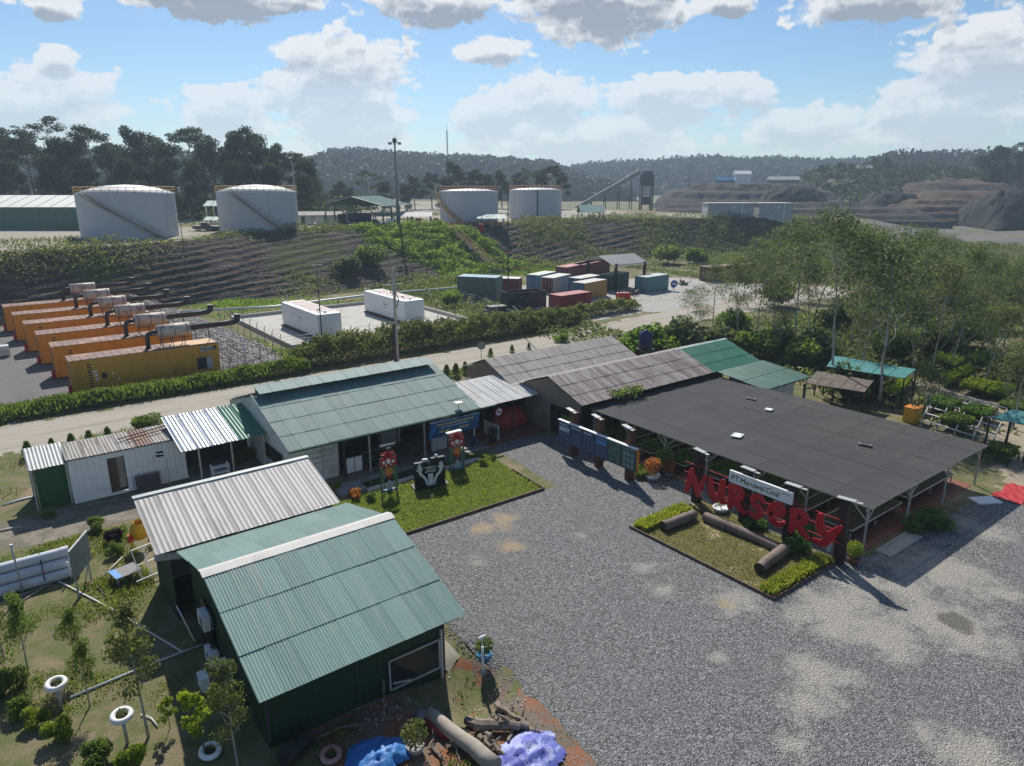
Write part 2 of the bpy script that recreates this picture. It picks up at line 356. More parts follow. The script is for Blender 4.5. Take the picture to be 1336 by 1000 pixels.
M_tarp = mat('blue_tarp', (0.035, 0.17, 0.46), 0.5, 0.1, 2.5, (0.10, 0.28, 0.55), 0.6, 3.0, bmp=0.25, bscale=9)
M_tarp2 = mat('violet_tarp', (0.10, 0.12, 0.42), 0.6, 0.16, 3.0, (0.42, 0.46, 0.68), 0.75, 2.2, bmp=0.25, bscale=9, edge=(0.5, 0.6))
M_tarp_red = mat('red_tarp', (0.36, 0.035, 0.035), 0.5, 0.15, 2.0, (0.22, 0.02, 0.02), 0.5, 2.0, bmp=0.4, bscale=8)
M_rubber = mat('rubber', (0.02, 0.02, 0.021), 0.75, 0.15, 3.0, (0.06, 0.055, 0.05), 0.5, 2.0)
M_whitepipe = mat('pvc_pipe', (0.60, 0.62, 0.65), 0.35, 0.04, 1.0, (0.42, 0.38, 0.30), 0.5, 0.8, (1, 1, 1))
M_teal_net = mat('teal_net', (0.035, 0.20, 0.19), 0.6, 0.15, 0.8, (0.10, 0.30, 0.27), 0.6, 0.7, obj=0.06)
M_bark = mat('bark_dark', (0.085, 0.07, 0.055), 0.85, 0.2, 2.0, (0.15, 0.13, 0.11), 0.5, 1.5)
M_bark_pale = mat('bark_pale', (0.38, 0.36, 0.32), 0.85, 0.15, 2.0, (0.11, 0.095, 0.08), 0.6, 1.5)
M_soil_red = mat('red_soil', (0.25, 0.095, 0.04), 0.9, 0.2, 1.5, (0.15, 0.115, 0.08), 0.92, 0.9, bmp=0.5, bscale=7, edge=(.40, .52))
M_soil_dark = mat('bed_soil', (0.055, 0.04, 0.03), 0.9, 0.2, 5, bmp=0.4)
M_terra = mat('red_floor', (0.20, 0.07, 0.045), 0.7, 0.1, 1.5, (0.12, 0.06, 0.045), 0.5, 1.0)
M_blue = mat('blue_plastic', (0.03, 0.17, 0.33), 0.4, 0.05, 2)
M_navy = mat('navy_plastic', (0.012, 0.02, 0.09), 0.35, 0.05, 2)
M_yellow = mat('yellow_paint', (0.62, 0.33, 0.015), 0.45, 0.06, 2, (0.35, 0.2, 0.03), 0.4, 2)
M_gold = mat('orange_motif', (0.62, 0.22, 0.02), 0.5, 0.05, 3)
M_teal_trim = mat('teal_trim', (0.02, 0.16, 0.12), 0.5, 0.05, 3)
M_lime_trim = mat('olive_trim', (0.30, 0.33, 0.06), 0.5, 0.05, 3)
M_skyblue = mat('sky_blue_trim', (0.07, 0.28, 0.62), 0.5, 0.05, 3)
M_greygrad = mat('grey_motif', (0.38, 0.42, 0.43), 0.5, 0.05, 3)
M_glass = mat('dark_glass', (0.02, 0.025, 0.03), 0.12, 0.1, 1.0)
M_green_tarp = mat('green_tarp', (0.015, 0.10, 0.03), 0.6, 0.12, 2.0, bmp=0.3, bscale=6)
M_coal = mat('coal', (0.014, 0.014, 0.016), 0.85, 0.25, 0.12, (0.04, 0.038, 0.038), 0.6, 0.08, (1, 1, .4), bmp=0.8, bscale=0.5, spec=.2)
M_spoil = mat('spoil', (0.060, 0.054, 0.050), 0.9, 0.25, 0.08, (0.025, 0.024, 0.024), 0.8, 0.06, (1, 1, 3.5), bmp=0.8, bscale=0.4, spec=.1)
M_ochre = mat('ochre_bench', (0.115, 0.082, 0.058), 0.9, 0.25, 0.05, (0.040, 0.036, 0.033), 0.9, 0.035, (1, 1, 7.0), bmp=0.8, bscale=0.4, spec=.1, edge=(.42, .6))

# leaves
L_forest = leafmat('leaf_forest', (0.022, 0.036, 0.019), (0.042, 0.062, 0.030), 0.4, 0.28, 0.12, .08)
L_forest2 = leafmat('leaf_forest_olive', (0.030, 0.043, 0.024), (0.056, 0.072, 0.038), 0.4, 0.3, 0.12, .08)
L_grove = leafmat('leaf_grove', (0.066, 0.092, 0.044), (0.110, 0.140, 0.062), 0.5, 0.46, 0.2)
L_grove2 = leafmat('leaf_grove_light', (0.072, 0.095, 0.036), (0.120, 0.148, 0.056), 0.5, 0.42, 0.2)
L_hill = leafmat('leaf_hill', (0.026, 0.040, 0.024), (0.040, 0.056, 0.032), 0.12, 0.1, 0.02, .03)
L_young = leafmat('leaf_young', (0.085, 0.135, 0.026), (0.150, 0.205, 0.045), 0.5, 0.45, 0.8)
L_lime = leafmat('leaf_lime', (0.140, 0.205, 0.018), (0.24, 0.30, 0.035), 0.4, 0.48, 0.8)
L_hedge = leafmat('leaf_hedge', (0.085, 0.135, 0.026), (0.145, 0.200, 0.042), 0.5, 0.48, 0.35)
L_scrub = leafmat('leaf_scrub', (0.085, 0.110, 0.034), (0.150, 0.170, 0.055), 0.5, 0.42, 0.2)
L_bank = leafmat('leaf_bank', (0.085, 0.150, 0.020), (0.155, 0.235, 0.038), 0.5, 0.45, 0.12)
L_grass = leafmat('leaf_grass', (0.130, 0.175, 0.034), (0.190, 0.230, 0.055), 0.4, 0.45, 0.35)
L_dry = leafmat('leaf_dry', (0.150, 0.140, 0.060), (0.240, 0.210, 0.105), 0.4, 0.4, 0.35)
L_bed = leafmat('leaf_seedling', (0.055, 0.120, 0.025), (0.10, 0.18, 0.04), 0.5, 0.42, 1.0)
L_rust = leafmat('leaf_rust', (0.24, 0.08, 0.03), (0.42, 0.18, 0.06), 0.5, 0.4, 1.0)
L_maroon = leafmat('leaf_maroon', (0.030, 0.012, 0.015), (0.06, 0.025, 0.025), 0.5, 0.2, 1.0)

# ------------------------------------------------------------------ foliage helpers
def leaf_quads(C, size, rg, aspect=0.55, flat=0.0):
    """one rhombic leaf per centre, random attitude; flat>0 lays them level"""
    n = len(C); size = np.broadcast_to(np.asarray(size, float), (n,)) * rg.uniform(0.65, 1.35, n)
    t = rg.normal(size=(n, 3)); t[:, 2] *= (1 - flat); t /= np.linalg.norm(t, axis=1)[:, None]
    b = rg.normal(size=(n, 3)); b[:, 2] *= (1 - flat); b -= t * (b * t).sum(1)[:, None]; b /= np.linalg.norm(b, axis=1)[:, None] + 1e-9
    a = t * (size / 2)[:, None]; s = b * (size * aspect / 2)[:, None]
    V = np.stack([C - a, C + s - a * .1, C + a, C - s - a * .1], 1).reshape(-1, 3)
    Q = np.arange(4 * n).reshape(n, 4)
    return V, Q
def blade_quads(C, h, rg, w=0.06, lean=0.5):
    """upright narrow blades from the ground"""
    n = len(C); h = np.broadcast_to(np.asarray(h, float), (n,)) * rg.uniform(0.5, 1.3, n); a = rg.uniform(0, 2 * np.pi, n)
    d = np.stack([np.cos(a), np.sin(a), np.zeros(n)], 1); o = np.stack([-np.sin(a), np.cos(a), np.zeros(n)], 1)
    l = rg.uniform(0, lean, n)[:, None]; up = np.array([0, 0, 1.0])
    tip = C + up * h[:, None] + o * l * h[:, None]; mid = C + up * (h * .55)[:, None] + o * l * .3 * h[:, None]
    ww = (w * rg.uniform(0.6, 1.3, n))[:, None]
    V = np.stack([C - up * 0.02, mid + d * ww * .5, tip, mid - d * ww * .5], 1).reshape(-1, 3)
    return V, np.arange(4 * n).reshape(n, 4)
def cat_quads(parts):
    V = []; Q = []; o = 0
    for v, q in parts: V.append(v); Q.append(q + o); o += len(v)
    return np.concatenate(V), np.concatenate(Q)
def in_ball(n, rg, shell=0.0):
    p = rg.normal(size=(n, 3)); p /= np.linalg.norm(p, axis=1)[:, None]
    r = rg.uniform(shell ** 3, 1, n) ** (1 / 3); return p * r[:, None]

def grow(h, r0, first, nlimb, limb, rise, rg, sub=3, wander=0.12, top=True):
    """skeleton: trunk + limbs + twigs -> (tubes, tips)"""
    tubes = []; tips = []
    k = 7; tr = [Vector((0, 0, -0.3))]; p = Vector((0, 0, 0)); dx = Vector((rg.normal() * wander, rg.normal() * wander, 0))
    for i in range(1, k + 1):
        p = Vector((dx.x * h * (i / k) ** 1.5 * .6 + rg.normal() * wander * .12 * h / k * 2, dx.y * h * (i / k) ** 1.5 * .6 + rg.normal() * wander * .12 * h / k * 2, h * i / k)); tr.append(p)
    rad = [r0 * 1.25] + [r0 * (1 - .85 * i / k) for i in range(1, k + 1)]
    tubes.append((tr, rad, 7))
    def along(t):
        x = t * k; i = min(int(x), k - 1) + 0; f = x - i; return tr[i].lerp(tr[i + 1], f) if i > 0 else Vector((0, 0, 0)).lerp(tr[1], f)
    a0 = rg.uniform(0, 6.28)
    for i in range(nlimb):
        t = first + (0.97 - first) * (i + rg.uniform(-.3, .3)) / max(1, nlimb - 1); t = min(.98, max(first, t)); b = along(t)
        az = a0 + i * 2.4 + rg.uniform(-.4, .4); L = limb * h * (1.12 - 0.75 * (t - first) / (1 - first)) * rg.uniform(.75, 1.2); el = rise + rg.uniform(-.2, .25) + .35 * (t - first)
        pts = [b]; d = Vector((math.cos(az) * math.cos(el), math.sin(az) * math.cos(el), math.sin(el)))
        for j in range(3):
            d = (d + Vector((rg.normal() * .16, rg.normal() * .16, .1 + rg.normal() * .08))).normalized(); pts.append(pts[-1] + d * L / 3)
        lr = r0 * (1 - .8 * t) * .55
        tubes.append((pts, [lr, lr * .7, lr * .45, lr * .2], 5)); tips.append(pts[-1])
        for s_ in range(sub):
            f = rg.uniform(.35, .95); q = pts[min(2, int(f * 3))].lerp(pts[min(3, int(f * 3) + 1)], (f * 3) % 1)
            a2 = az + rg.choice([-1, 1]) * rg.uniform(.5, 1.1); e2 = el + rg.uniform(-.1, .5); d2 = Vector((math.cos(a2) * math.cos(e2), math.sin(a2) * math.cos(e2), math.sin(e2)))
            e = q + d2 * L * rg.uniform(.3, .55); tubes.append(([q, q.lerp(e, .5) + Vector((0, 0, .03 * L)), e], [lr * .4, lr * .28, lr * .12], 4)); tips.append(e)
    if top: tips.append(tr[-1])
    return tubes, tips
def tree_proto(name, rg, bark, leaf, h, r0, first, nlimb, limb, rise, clump, nleaf, lsize, flat=.6, sub=3, wander=.12, shell=.35, aspect=.55, clumps_per_tip=1, hang=0.0, lflat=0.0):
    tubes, tips = grow(h, r0, first, nlimb, limb, rise, rg, sub, wander)
    mb = MB()
    for pts, rad, n in tubes: mb.tube(pts, list(rad), n)
    tm = mb.mesh(name + '_trunk', bark)
    C = []
    for t in tips:
        for _ in range(clumps_per_tip):
            cr = clump * rg.uniform(.6, 1.3); n = max(4, int(nleaf * rg.uniform(.6, 1.3) * (cr / clump) ** 2))
            off = Vector((rg.normal(), rg.normal(), rg.normal() * .5)) * clump * (.0 if clumps_per_tip == 1 else .7)
            p = in_ball(n, rg, shell) * cr; p[:, 2] *= flat; p[:, 2] -= hang * rg.uniform(0, 1, n) * cr
            C.append(p + np.array(t + off))
    C = np.concatenate(C); V, Q = leaf_quads(C, lsize, rg, aspect, lflat)
    cm = np_mesh(name + '_crown', V, Q, leaf)
    return tm, cm
def plant_tree(name, meshes, loc, rz, sc, label, cat='tree', group=None):
    o = empty(name, (0, 0, 0)); put('trunk', meshes[0], o); put('crown', meshes[1], o); place(o, loc, rz, sc)
    o['label'] = label; o['category'] = cat
    if group: o['group'] = group
    return o
ORD = 'first second third fourth fifth sixth seventh eighth ninth tenth eleventh twelfth thirteenth fourteenth fifteenth sixteenth seventeenth eighteenth nineteenth twentieth'.split()
def ordinal(i):
    if i < 20: return ORD[i]
    t = {20: 'twenty', 30: 'thirty', 40: 'forty', 50: 'fifty', 60: 'sixty', 70: 'seventy', 80: 'eighty'}
    n = i + 1
    return {20: 'twentieth', 30: 'thirtieth', 40: 'fortieth', 50: 'fiftieth', 60: 'sixtieth', 70: 'seventieth'}[n] if n % 10 == 0 else t[n // 10 * 10] + '-' + ORD[n % 10 - 1]
def label_in_order(objs, fmt):
    for i, o in enumerate(sorted(objs, key=column_of)): o['label'] = fmt.format(ordinal(i))
def stuff(name, VQ, mat_, label, cat):
    o = put(name, np_mesh(name, VQ[0], VQ[1], mat_)); return tag(o, label, cat, None, 'stuff')

# ------------------------------------------------------------------ terrain
EX = [-400, -60, 0, 14, 31, 48, 64, 85, 112, 140, 160, 190, 240, 600]
TOE = [104, 106, 110, 111, 112, 110, 110, 115, 116, 112, 106, 98, 110, 180]
CRE = [114, 116, 120, 125, 129, 141, 140, 132, 137, 134, 119, 108, 130, 260]
def sm01(t): t = np.clip(t, 0, 1); return t * t * (3 - 2 * t)
def wob(x, y, s, seed=0): return np.sin(x * s + 1.3 * seed + 1.7 * np.sin(y * s * .73 + seed)) * np.sin(y * s * 1.13 + 2.1 * seed + 1.1 * np.sin(x * s * .61))
def slope_t(X, Y):
    a = np.interp(X, EX, TOE); b = np.interp(X, EX, CRE); return (Y - a) / (b - a)
def tz(X, Y, detail=True):
    X = np.asarray(X, float); Y = np.asarray(Y, float)
    top = np.interp(X, [-400, 170, 240, 330, 2000], [8, 8, 5, 2, 2])
    t = np.clip(slope_t(X, Y), 0, 1); z = top * (0.35 * t + 0.65 * sm01(t))
    z = z - 0.85 * np.exp(-(((X - 11.8) / 1.9) ** 2 + ((Y - 18.6) / 1.7) ** 2) ** 1.3)          # dug-out earth by the green hut
    far = np.clip((np.hypot(X, Y) - 130) / 60, 0, 1) * np.where(t <= 0, 1, 0) + np.clip((X - 60) / 30, 0, 1) * np.clip((50 - Y) / 20, 0, 1)
    far = np.clip(far, 0, 1)
    z = z + far * (0.5 * wob(X, Y, .06, 1) + 0.2 * wob(X, Y, .21, 2))
    z = z + np.clip((X - 60) / 40, 0, 1) * np.clip((100 - Y) / 20, 0, 1) * np.where(Y > 70, 0, 1) * 0.0
    return z
def grid_mesh(name, xs, ys, zf, mat_, keep=None, sm=True):
    Xg, Yg = np.meshgrid(xs, ys); Z = zf(Xg, Yg); V = np.stack([Xg, Yg, Z], -1).reshape(-1, 3)
    nx, ny = len(xs), len(ys); i = np.arange(nx - 1)[None, :] + np.arange(ny - 1)[:, None] * nx
    Q = np.stack([i, i + 1, i + 1 + nx, i + nx], -1).reshape(-1, 4)
    if keep is not None:
        cx = (Xg[:-1, :-1] + Xg[1:, 1:]) / 2; cy = (Yg[:-1, :-1] + Yg[1:, 1:]) / 2; Q = Q[keep(cx, cy).ravel()]
        used = np.unique(Q); remap = np.zeros(len(V), int); remap[used] = np.arange(len(used)); V = V[used]; Q = remap[Q]
    return np_mesh(name, V, Q, mat_, sm)
def axis(*segs):
    out = []
    for a, b, s in segs: out += list(np.arange(a, b, s))
    return np.array(out + [segs[-1][1]])

def ground_material():
    m, nt, bs, geo, out = base_mat('ground'); pos = geo.outputs['Position']
    sp = nt.nodes.new('ShaderNodeSeparateXYZ'); link(nt, pos, sp.inputs[0])
    n1 = noise(nt, pos, 0.16, 5, 0.6); n2 = noise(nt, pos, 0.9, 5, 0.65); n3 = noise(nt, pos, 6.0, 4, 0.6); n4 = noise(nt, pos, 0.035, 4, 0.6)
    n5 = noise(nt, pos, 13.0, 5, 0.7); n2 = mth(nt, 'ADD', mth(nt, 'MULTIPLY', n2, .62), mth(nt, 'MULTIPLY', n5, .38))
    green = mixc(nt, n2, (0.095, 0.112, 0.038), (0.165, 0.170, 0.070))
    dirt = mixc(nt, n3, (0.20, 0.155, 0.10), (0.30, 0.235, 0.155))
    straw = mixc(nt, n3, (0.16, 0.13, 0.078), (0.25, 0.205, 0.13))
    c = mixc(nt, smooth(nt, n2, 0.45, 0.58), green, straw)
    c = mixc(nt, smooth(nt, mth(nt, 'ADD', mth(nt, 'MULTIPLY', n1, .7), mth(nt, 'MULTIPLY', n2, .35)), 0.555, 0.635), c, dirt)
    pale = mixc(nt, n3, (0.30, 0.27, 0.22), (0.37, 0.335, 0.28))
    hi = smooth(nt, sp.outputs[2], 6.5, 7.6)
    hi = mth(nt, 'MULTIPLY', hi, smooth(nt, n4, 0.36, 0.5))
    c = mixc(nt, hi, c, pale)
    link(nt, c, bs.inputs['Base Color']); bs.inputs['Roughness'].default_value = 0.95; bs.inputs['Specular IOR Level'].default_value = 0.15
    bump(nt, bs, mth(nt, 'ADD', n3, noise(nt, pos, 22, 3, .6)), 0.6, 0.06)
    return m
M_ground = ground_material()
xs = axis((-1500, -500, 200), (-500, -120, 30), (-120, -20, 4), (-20, 60, 1.0), (60, 170, 2.5), (170, 420, 10), (420, 1000, 60), (1000, 2200, 200))
ys = axis((-600, -100, 50), (-100, -10, 6), (-10, 40, 1.0), (40, 104, 2.0), (104, 146, 1.5), (146, 260, 6), (260, 700, 25), (700, 2200, 200))
struct(put('ground', grid_mesh('ground', xs, ys, tz, M_ground)))

# ---- the bare ploughed bank below the tank terrace
def bank_material():
    m, nt, bs, geo, out = base_mat('bank_soil'); pos = geo.outputs['Position']
    n1 = noise(nt, vmt(nt, 'MULTIPLY', pos, (.07, 1, 1.2)), 1.5, 5, .6); n2 = noise(nt, pos, 3.5, 6, .72); n3 = noise(nt, pos, 0.06, 3, .6)
    c = mixc(nt, n2, (0.042, 0.035, 0.030), (0.108, 0.092, 0.078))
    c = mixc(nt, mth(nt, 'MULTIPLY', smooth(nt, n1, .5, .6), .75), c, (0.165, 0.145, 0.122))
    g = smooth(nt, n3, .54, .64); c = mixc(nt, mth(nt, 'MULTIPLY', g, .8), c, mixc(nt, n2, (0.05, 0.075, 0.018), (0.10, 0.12, 0.035)))
    link(nt, c, bs.inputs['Base Color']); bs.inputs['Roughness'].default_value = .95; bs.inputs['Specular IOR Level'].default_value = .15
    bump(nt, bs, mth(nt, 'ADD', n2, mth(nt, 'MULTIPLY', n1, 1.5)), 1.0, .35); return m
def bank_z(X, Y):
    t = slope_t(X, Y); z = tz(X, Y)
    k5 = t * 11.0 + .7 * wob(X, Y, .03, 4) - .10 * X + .07 * wob(X, Y, .3, 9); fr5 = k5 - np.floor(k5); terr = (np.clip((fr5 - .62) / .38, 0, 1) - fr5) * .75
    rows = (1 - np.abs(((t * 26.0 + 1.6 * wob(X, Y, .045, 4) - 0.20 * X + .2 * wob(X, Y, .35, 9)) % 1) * 2 - 1)) ** 1.4
    notch = 0.12 * np.abs(np.sin(X * .62 + 2.2 * np.floor(t * 10.5))) * np.where((X > 14) & (X < 64), 1, .4)
    wgt = np.clip(t / .06, 0, 1) * np.clip((1.02 - t) / .1, 0, 1)
    return z + 0.03 + wgt * (.42 + terr * (.8 + .3 * wob(X, Y, .12, 7)) + rows * (0.12 + .06 * wob(X, Y, .23, 7)) + .5 * notch * terr + np.random.default_rng(3).normal(0, .055, np.shape(X)))
bm_x = axis((-90, 10, 1.2), (10, 90, .5), (90, 215, 1.2)); 
def bank_grid():
    tt = np.linspace(-0.03, 1.04, 190); Xg, T = np.meshgrid(bm_x, tt); a = np.interp(Xg, EX, TOE); b = np.interp(Xg, EX, CRE); Yg = a + (b - a) * T
    Z = bank_z(Xg, Yg); V = np.stack([Xg, Yg, Z], -1).reshape(-1, 3); nx = len(bm_x); ny = len(tt)
    i = np.arange(nx - 1)[None, :] + np.arange(ny - 1)[:, None] * nx
    return np_mesh('embankment', V, np.stack([i, i + 1, i + 1 + nx, i + nx], -1).reshape(-1, 4), bank_material(), False)
struct(put('terrain_embankment', bank_grid()))

# ---- sheets laid on the ground
def wavy_poly(poly, amp=0.25, seed=0):
    """inside test for a polygon with ragged edges"""
    P_ = np.array(poly, float)
    def f(x, y):
        x = x + amp * wob(x, y, 1.1, seed) + amp * .6 * wob(x, y, 3.1, seed + 1); y = y + amp * wob(y, x, 1.2, seed + 2) + amp * .6 * wob(y, x, 2.9, seed + 3)
        ins = np.zeros(np.shape(x), bool); j = len(P_) - 1
        for i in range(len(P_)):
            xi, yi = P_[i]; xj, yj = P_[j]
            c = ((yi > y) != (yj > y)) & (x < (xj - xi) * (y - yi) / (yj - yi + 1e-12) + xi); ins ^= c; j = i
        return ins
    return f
def sheet(name, poly, z, step, mat_, amp=.25, seed=0, zf=None):
    p = np.array(poly); xs_ = np.arange(p[:, 0].min() - 1, p[:, 0].max() + 1, step); ys_ = np.arange(p[:, 1].min() - 1, p[:, 1].max() + 1, step)
    zf = zf or (lambda X, Y: tz(X, Y) + z)
    return struct(put(name, grid_mesh(name, xs_, ys_, zf, mat_, wavy_poly(poly, amp, seed))))

def gravel_material():
    m, nt, bs, geo, out = base_mat('gravel'); pos = geo.outputs['Position']
    vor = nt.nodes.new('ShaderNodeTexVoronoi'); vor.inputs['Scale'].default_value = 22.0; link(nt, pos, vor.inputs['Vector'])
    v2 = nt.nodes.new('ShaderNodeTexVoronoi'); v2.inputs['Scale'].default_value = 11.0; link(nt, pos, v2.inputs['Vector'])
    sepc = nt.nodes.new('ShaderNodeSeparateColor'); link(nt, vor.outputs['Color'], sepc.inputs[0])
    sep2 = nt.nodes.new('ShaderNodeSeparateColor'); link(nt, v2.outputs['Color'], sep2.inputs[0])
    tone = mth(nt, 'ADD', mth(nt, 'MULTIPLY', mth(nt, 'POWER', sepc.outputs[0], 2.3), .7), mth(nt, 'MULTIPLY', mth(nt, 'POWER', sep2.outputs[1], 1.7), .3))
    c = mixc(nt, tone, (0.058, 0.057, 0.056), (0.43, 0.425, 0.415))
    big = noise(nt, pos, .22, 4, .6); c = mixc(nt, mth(nt, 'MULTIPLY', smooth(nt, big, .35, .7), .30), c, (0.15, 0.15, 0.15))
    fine = noise(nt, pos, .8, 6, .68, .4); dust = noise(nt, pos, 9, 5, .7)
    # patches of bare compacted fines and yellow sand where the stones have been driven away
    px = [(957, 785, 60, 16, .9), (1095, 800, 78, 40, 1), (1150, 830, 62, 30, 1), (1240, 815, 48, 46, 1.1), (1225, 745, 72, 36, 1), (1310, 775, 40, 14, .9), (1070, 880, 46, 46, .9), (1050, 920, 45, 34, .8), (1265, 985, 70, 30, 1), (935, 858, 36, 9, .8), (1205, 955, 24, 28, .8), (1040, 970, 60, 26, .7), (850, 745, 40, 22, .6), (1180, 770, 36, 30, .9), (1280, 690, 60, 12, .9), (1120, 760, 60, 26, .9), (860, 770, 60, 20, .6), (1300, 840, 40, 40, .7), (620, 735, 40, 16, .45), (760, 700, 40, 16, .4)]
    sand = [(655, 680, 38, 15, .9), (668, 712, 32, 13, .9), (945, 787, 20, 12, 1.0), (632, 690, 22, 10, 1)]
    def patches(lst):
        acc = None
        for (u, v, hw, hh, k) in lst:
            c0 = P(u, v); e1 = P(u + hw, v); e2 = P(u, v - hh); r1 = math.dist(c0, e1); r2 = math.dist(c0, e2); r = (r1 * r2) ** .5
            d = mth(nt, 'SUBTRACT', k * 1.08, mth(nt, 'DIVIDE', vmt(nt, 'DISTANCE', pos, (c0[0], c0[1], 0)), r)); acc = d if acc is None else mth(nt, 'MAXIMUM', acc, d)
        return acc
    def edge(acc, lo, hi): return smooth(nt, mth(nt, 'ADD', acc, mth(nt, 'ADD', mth(nt, 'MULTIPLY', mth(nt, 'SUBTRACT', fine, .5), 2.6), mth(nt, 'MULTIPLY', mth(nt, 'SUBTRACT', dust, .5), .9))), lo, hi)
    grey = mixc(nt, dust, (0.31, 0.28, 0.235), (0.44, 0.41, 0.355))
    c = mixc(nt, mth(nt, 'MULTIPLY', mth(nt, 'MULTIPLY', edge(patches(px), .0, .75), mth(nt, 'ADD', .45, dust)), .92), c, grey)
    c = mixc(nt, mth(nt, 'MULTIPLY', edge(patches(sand), .1, .9), .85), c, mixc(nt, dust, (0.33, 0.235, 0.135), (0.45, 0.35, 0.22)))
    wet = patches([(1248, 812, 20, 16, 1), (880, 748, 0, 0, 0)][:1]); c = mixc(nt, mth(nt, 'MULTIPLY', edge(wet, .0, .5), .75), c, (0.085, 0.075, 0.065))
    link(nt, c, bs.inputs['Base Color']); bs.inputs['Roughness'].default_value = .8; bs.inputs['Specular IOR Level'].default_value = .3
    h = mth(nt, 'SUBTRACT', 1.0, vor.outputs['Distance']); bump(nt, bs, mth(nt, 'ADD', h, mth(nt, 'MULTIPLY', v2.outputs['Distance'], -.8)), .9, .05)
    return m
M_gravel = gravel_material()
def road_material():
    m, nt, bs, geo, out = base_mat('road_dirt'); pos = geo.outputs['Position']
    n1 = noise(nt, vmt(nt, 'MULTIPLY', pos, (.07, 1.3, 1)), 1.0, 5, .6); n2 = noise(nt, pos, 3.5, 5, .65); n3 = noise(nt, pos, .12, 4, .6)
    c = mixc(nt, n2, (0.33, 0.29, 0.235), (0.43, 0.385, 0.32)); c = mixc(nt, mth(nt, 'MULTIPLY', smooth(nt, n1, .46, .62), .55), c, (0.245, 0.215, 0.175))
    c = mixc(nt, mth(nt, 'MULTIPLY', smooth(nt, n3, .5, .7), .4), c, (0.38, 0.36, 0.33))
    link(nt, c, bs.inputs['Base Color']); bs.inputs['Roughness'].default_value = .92; bs.inputs['Specular IOR Level'].default_value = .15
    bump(nt, bs, mth(nt, 'ADD', mth(nt, 'MULTIPLY', n1, 1.5), n2), .5, .05); return m
M_road = road_material()
M_yard = mat('yard_dirt', (0.34, 0.325, 0.295), .9, .12, .5, (0.20, 0.185, 0.16), .6, .25, bmp=.3, bscale=3)
M_yard_dark = mat('yard_dark', (0.215, 0.185, 0.145), .9, .2, 1.6, (0.12, 0.105, 0.07), .85, .7, bmp=.4, bscale=5, edge=(.42, .58))
M_pad = mat('genset_pad', (0.125, 0.12, 0.115), .88, .14, .6, (0.10, 0.095, 0.09), .7, .35, bmp=.2, bscale=4)

sheet('gravel_yard', [(12.6, 13), (13.4, 6), (15, -8), (14, -30), (75, -30), (75, -4), (56, 12), (47.6, 13.4), (33.2, 14.2), (33, 36.2), (30, 38.2), (27.0, 37.6), (26.6, 30.0), (14, 30.0), (13.6, 20)], .004, .15, M_gravel, .07, 3)
sheet('road', [(-110, 57.2), (-20, 56.6), (60, 57.6), (78, 58.6), (100, 58.5), (140, 56), (190, 48), (192, 54), (140, 63), (100, 68), (80, 66.5), (60, 63.9), (-20, 63.6), (-110, 64)], .004, .6, M_road, .3, 1)
sheet('container_yard_ground', [(56, 67.5), (72, 67), (80, 66), (100, 67.6), (112, 72), (108, 88), (94, 96), (70, 100), (66, 92), (57, 78)], .008, .6, M_yard, .5, 2)
sheet('genset_yard_ground', [(-1, 67.6), (20, 67.2), (25, 72), (24, 108), (4, 110), (-3, 108)], .004, .6, M_pad, .2, 5)
sheet('dirt_track', [(-14, 66), (-4.5, 66), (-1.5, 74), (-2, 98), (-9, 98), (-12, 80)], .006, .6, M_road, .5, 6)
sheet('service_path', [(1, 40.8), (13, 41.5), (13.2, 44.6), (0, 44.7), (-6, 44.2), (-6, 42.3)], .004, .12, M_yard_dark, .25, 7)
sheet('side_path', [(46.5, 8), (58, 10), (66, 18), (72, 32), (68, 33), (62, 22), (54, 15), (47.5, 13.6)], .006, .4, mat('sandy_path', (0.30, 0.245, 0.17), .9, .15, 1.2, (0.20, 0.17, 0.13), .6, .5, bmp=.3, bscale=6), .4, 8)

# ------------------------------------------------------------------ corrugated roofing
SHEETS = {}
def sheet_mesh(w, L, pitch, amp, mat_, box=False, t=0.012):
    key = (round(w, 3), round(L, 3), pitch, amp, mat_.name, box)
    if key in SHEETS: return SHEETS[key]
    n = max(2, round(w / pitch)); p = w / n; prof = []
    for i in range(n):
        x = -w / 2 + i * p
        if box: prof += [(x, 0), (x + p * .88, 0), (x + p * .91, amp), (x + p * .97, amp)]
        else: prof += [(x, 0), (x + p * .25, amp * .85), (x + p * .5, amp), (x + p * .75, amp * .15)]
    prof.append((w / 2, 0)); V = []; Q = []
    for (x, z) in prof: V += [(x, 0, z), (x, -L, z)]
    for i in range(len(prof) - 1): Q.append((2 * i, 2 * i + 1, 2 * i + 3, 2 * i + 2))
    me = np_mesh('roof_sheet', V, Q, mat_); SHEETS[key] = me; return me
def slope_matrix(top, bot, x):                          # local x along X, -y down the slope from (Y,z) top to bot
    d = Vector((0, bot[0] - top[0], bot[1] - top[1])).normalized(); ydir = -d; xdir = Vector((1, 0, 0))
    if ydir.y < 0: xdir = Vector((-1, 0, 0))
    z = xdir.cross(ydir); M = Matrix((xdir, ydir, z)).transposed().to_4x4(); M.translation = (x, top[0], top[1]); return M
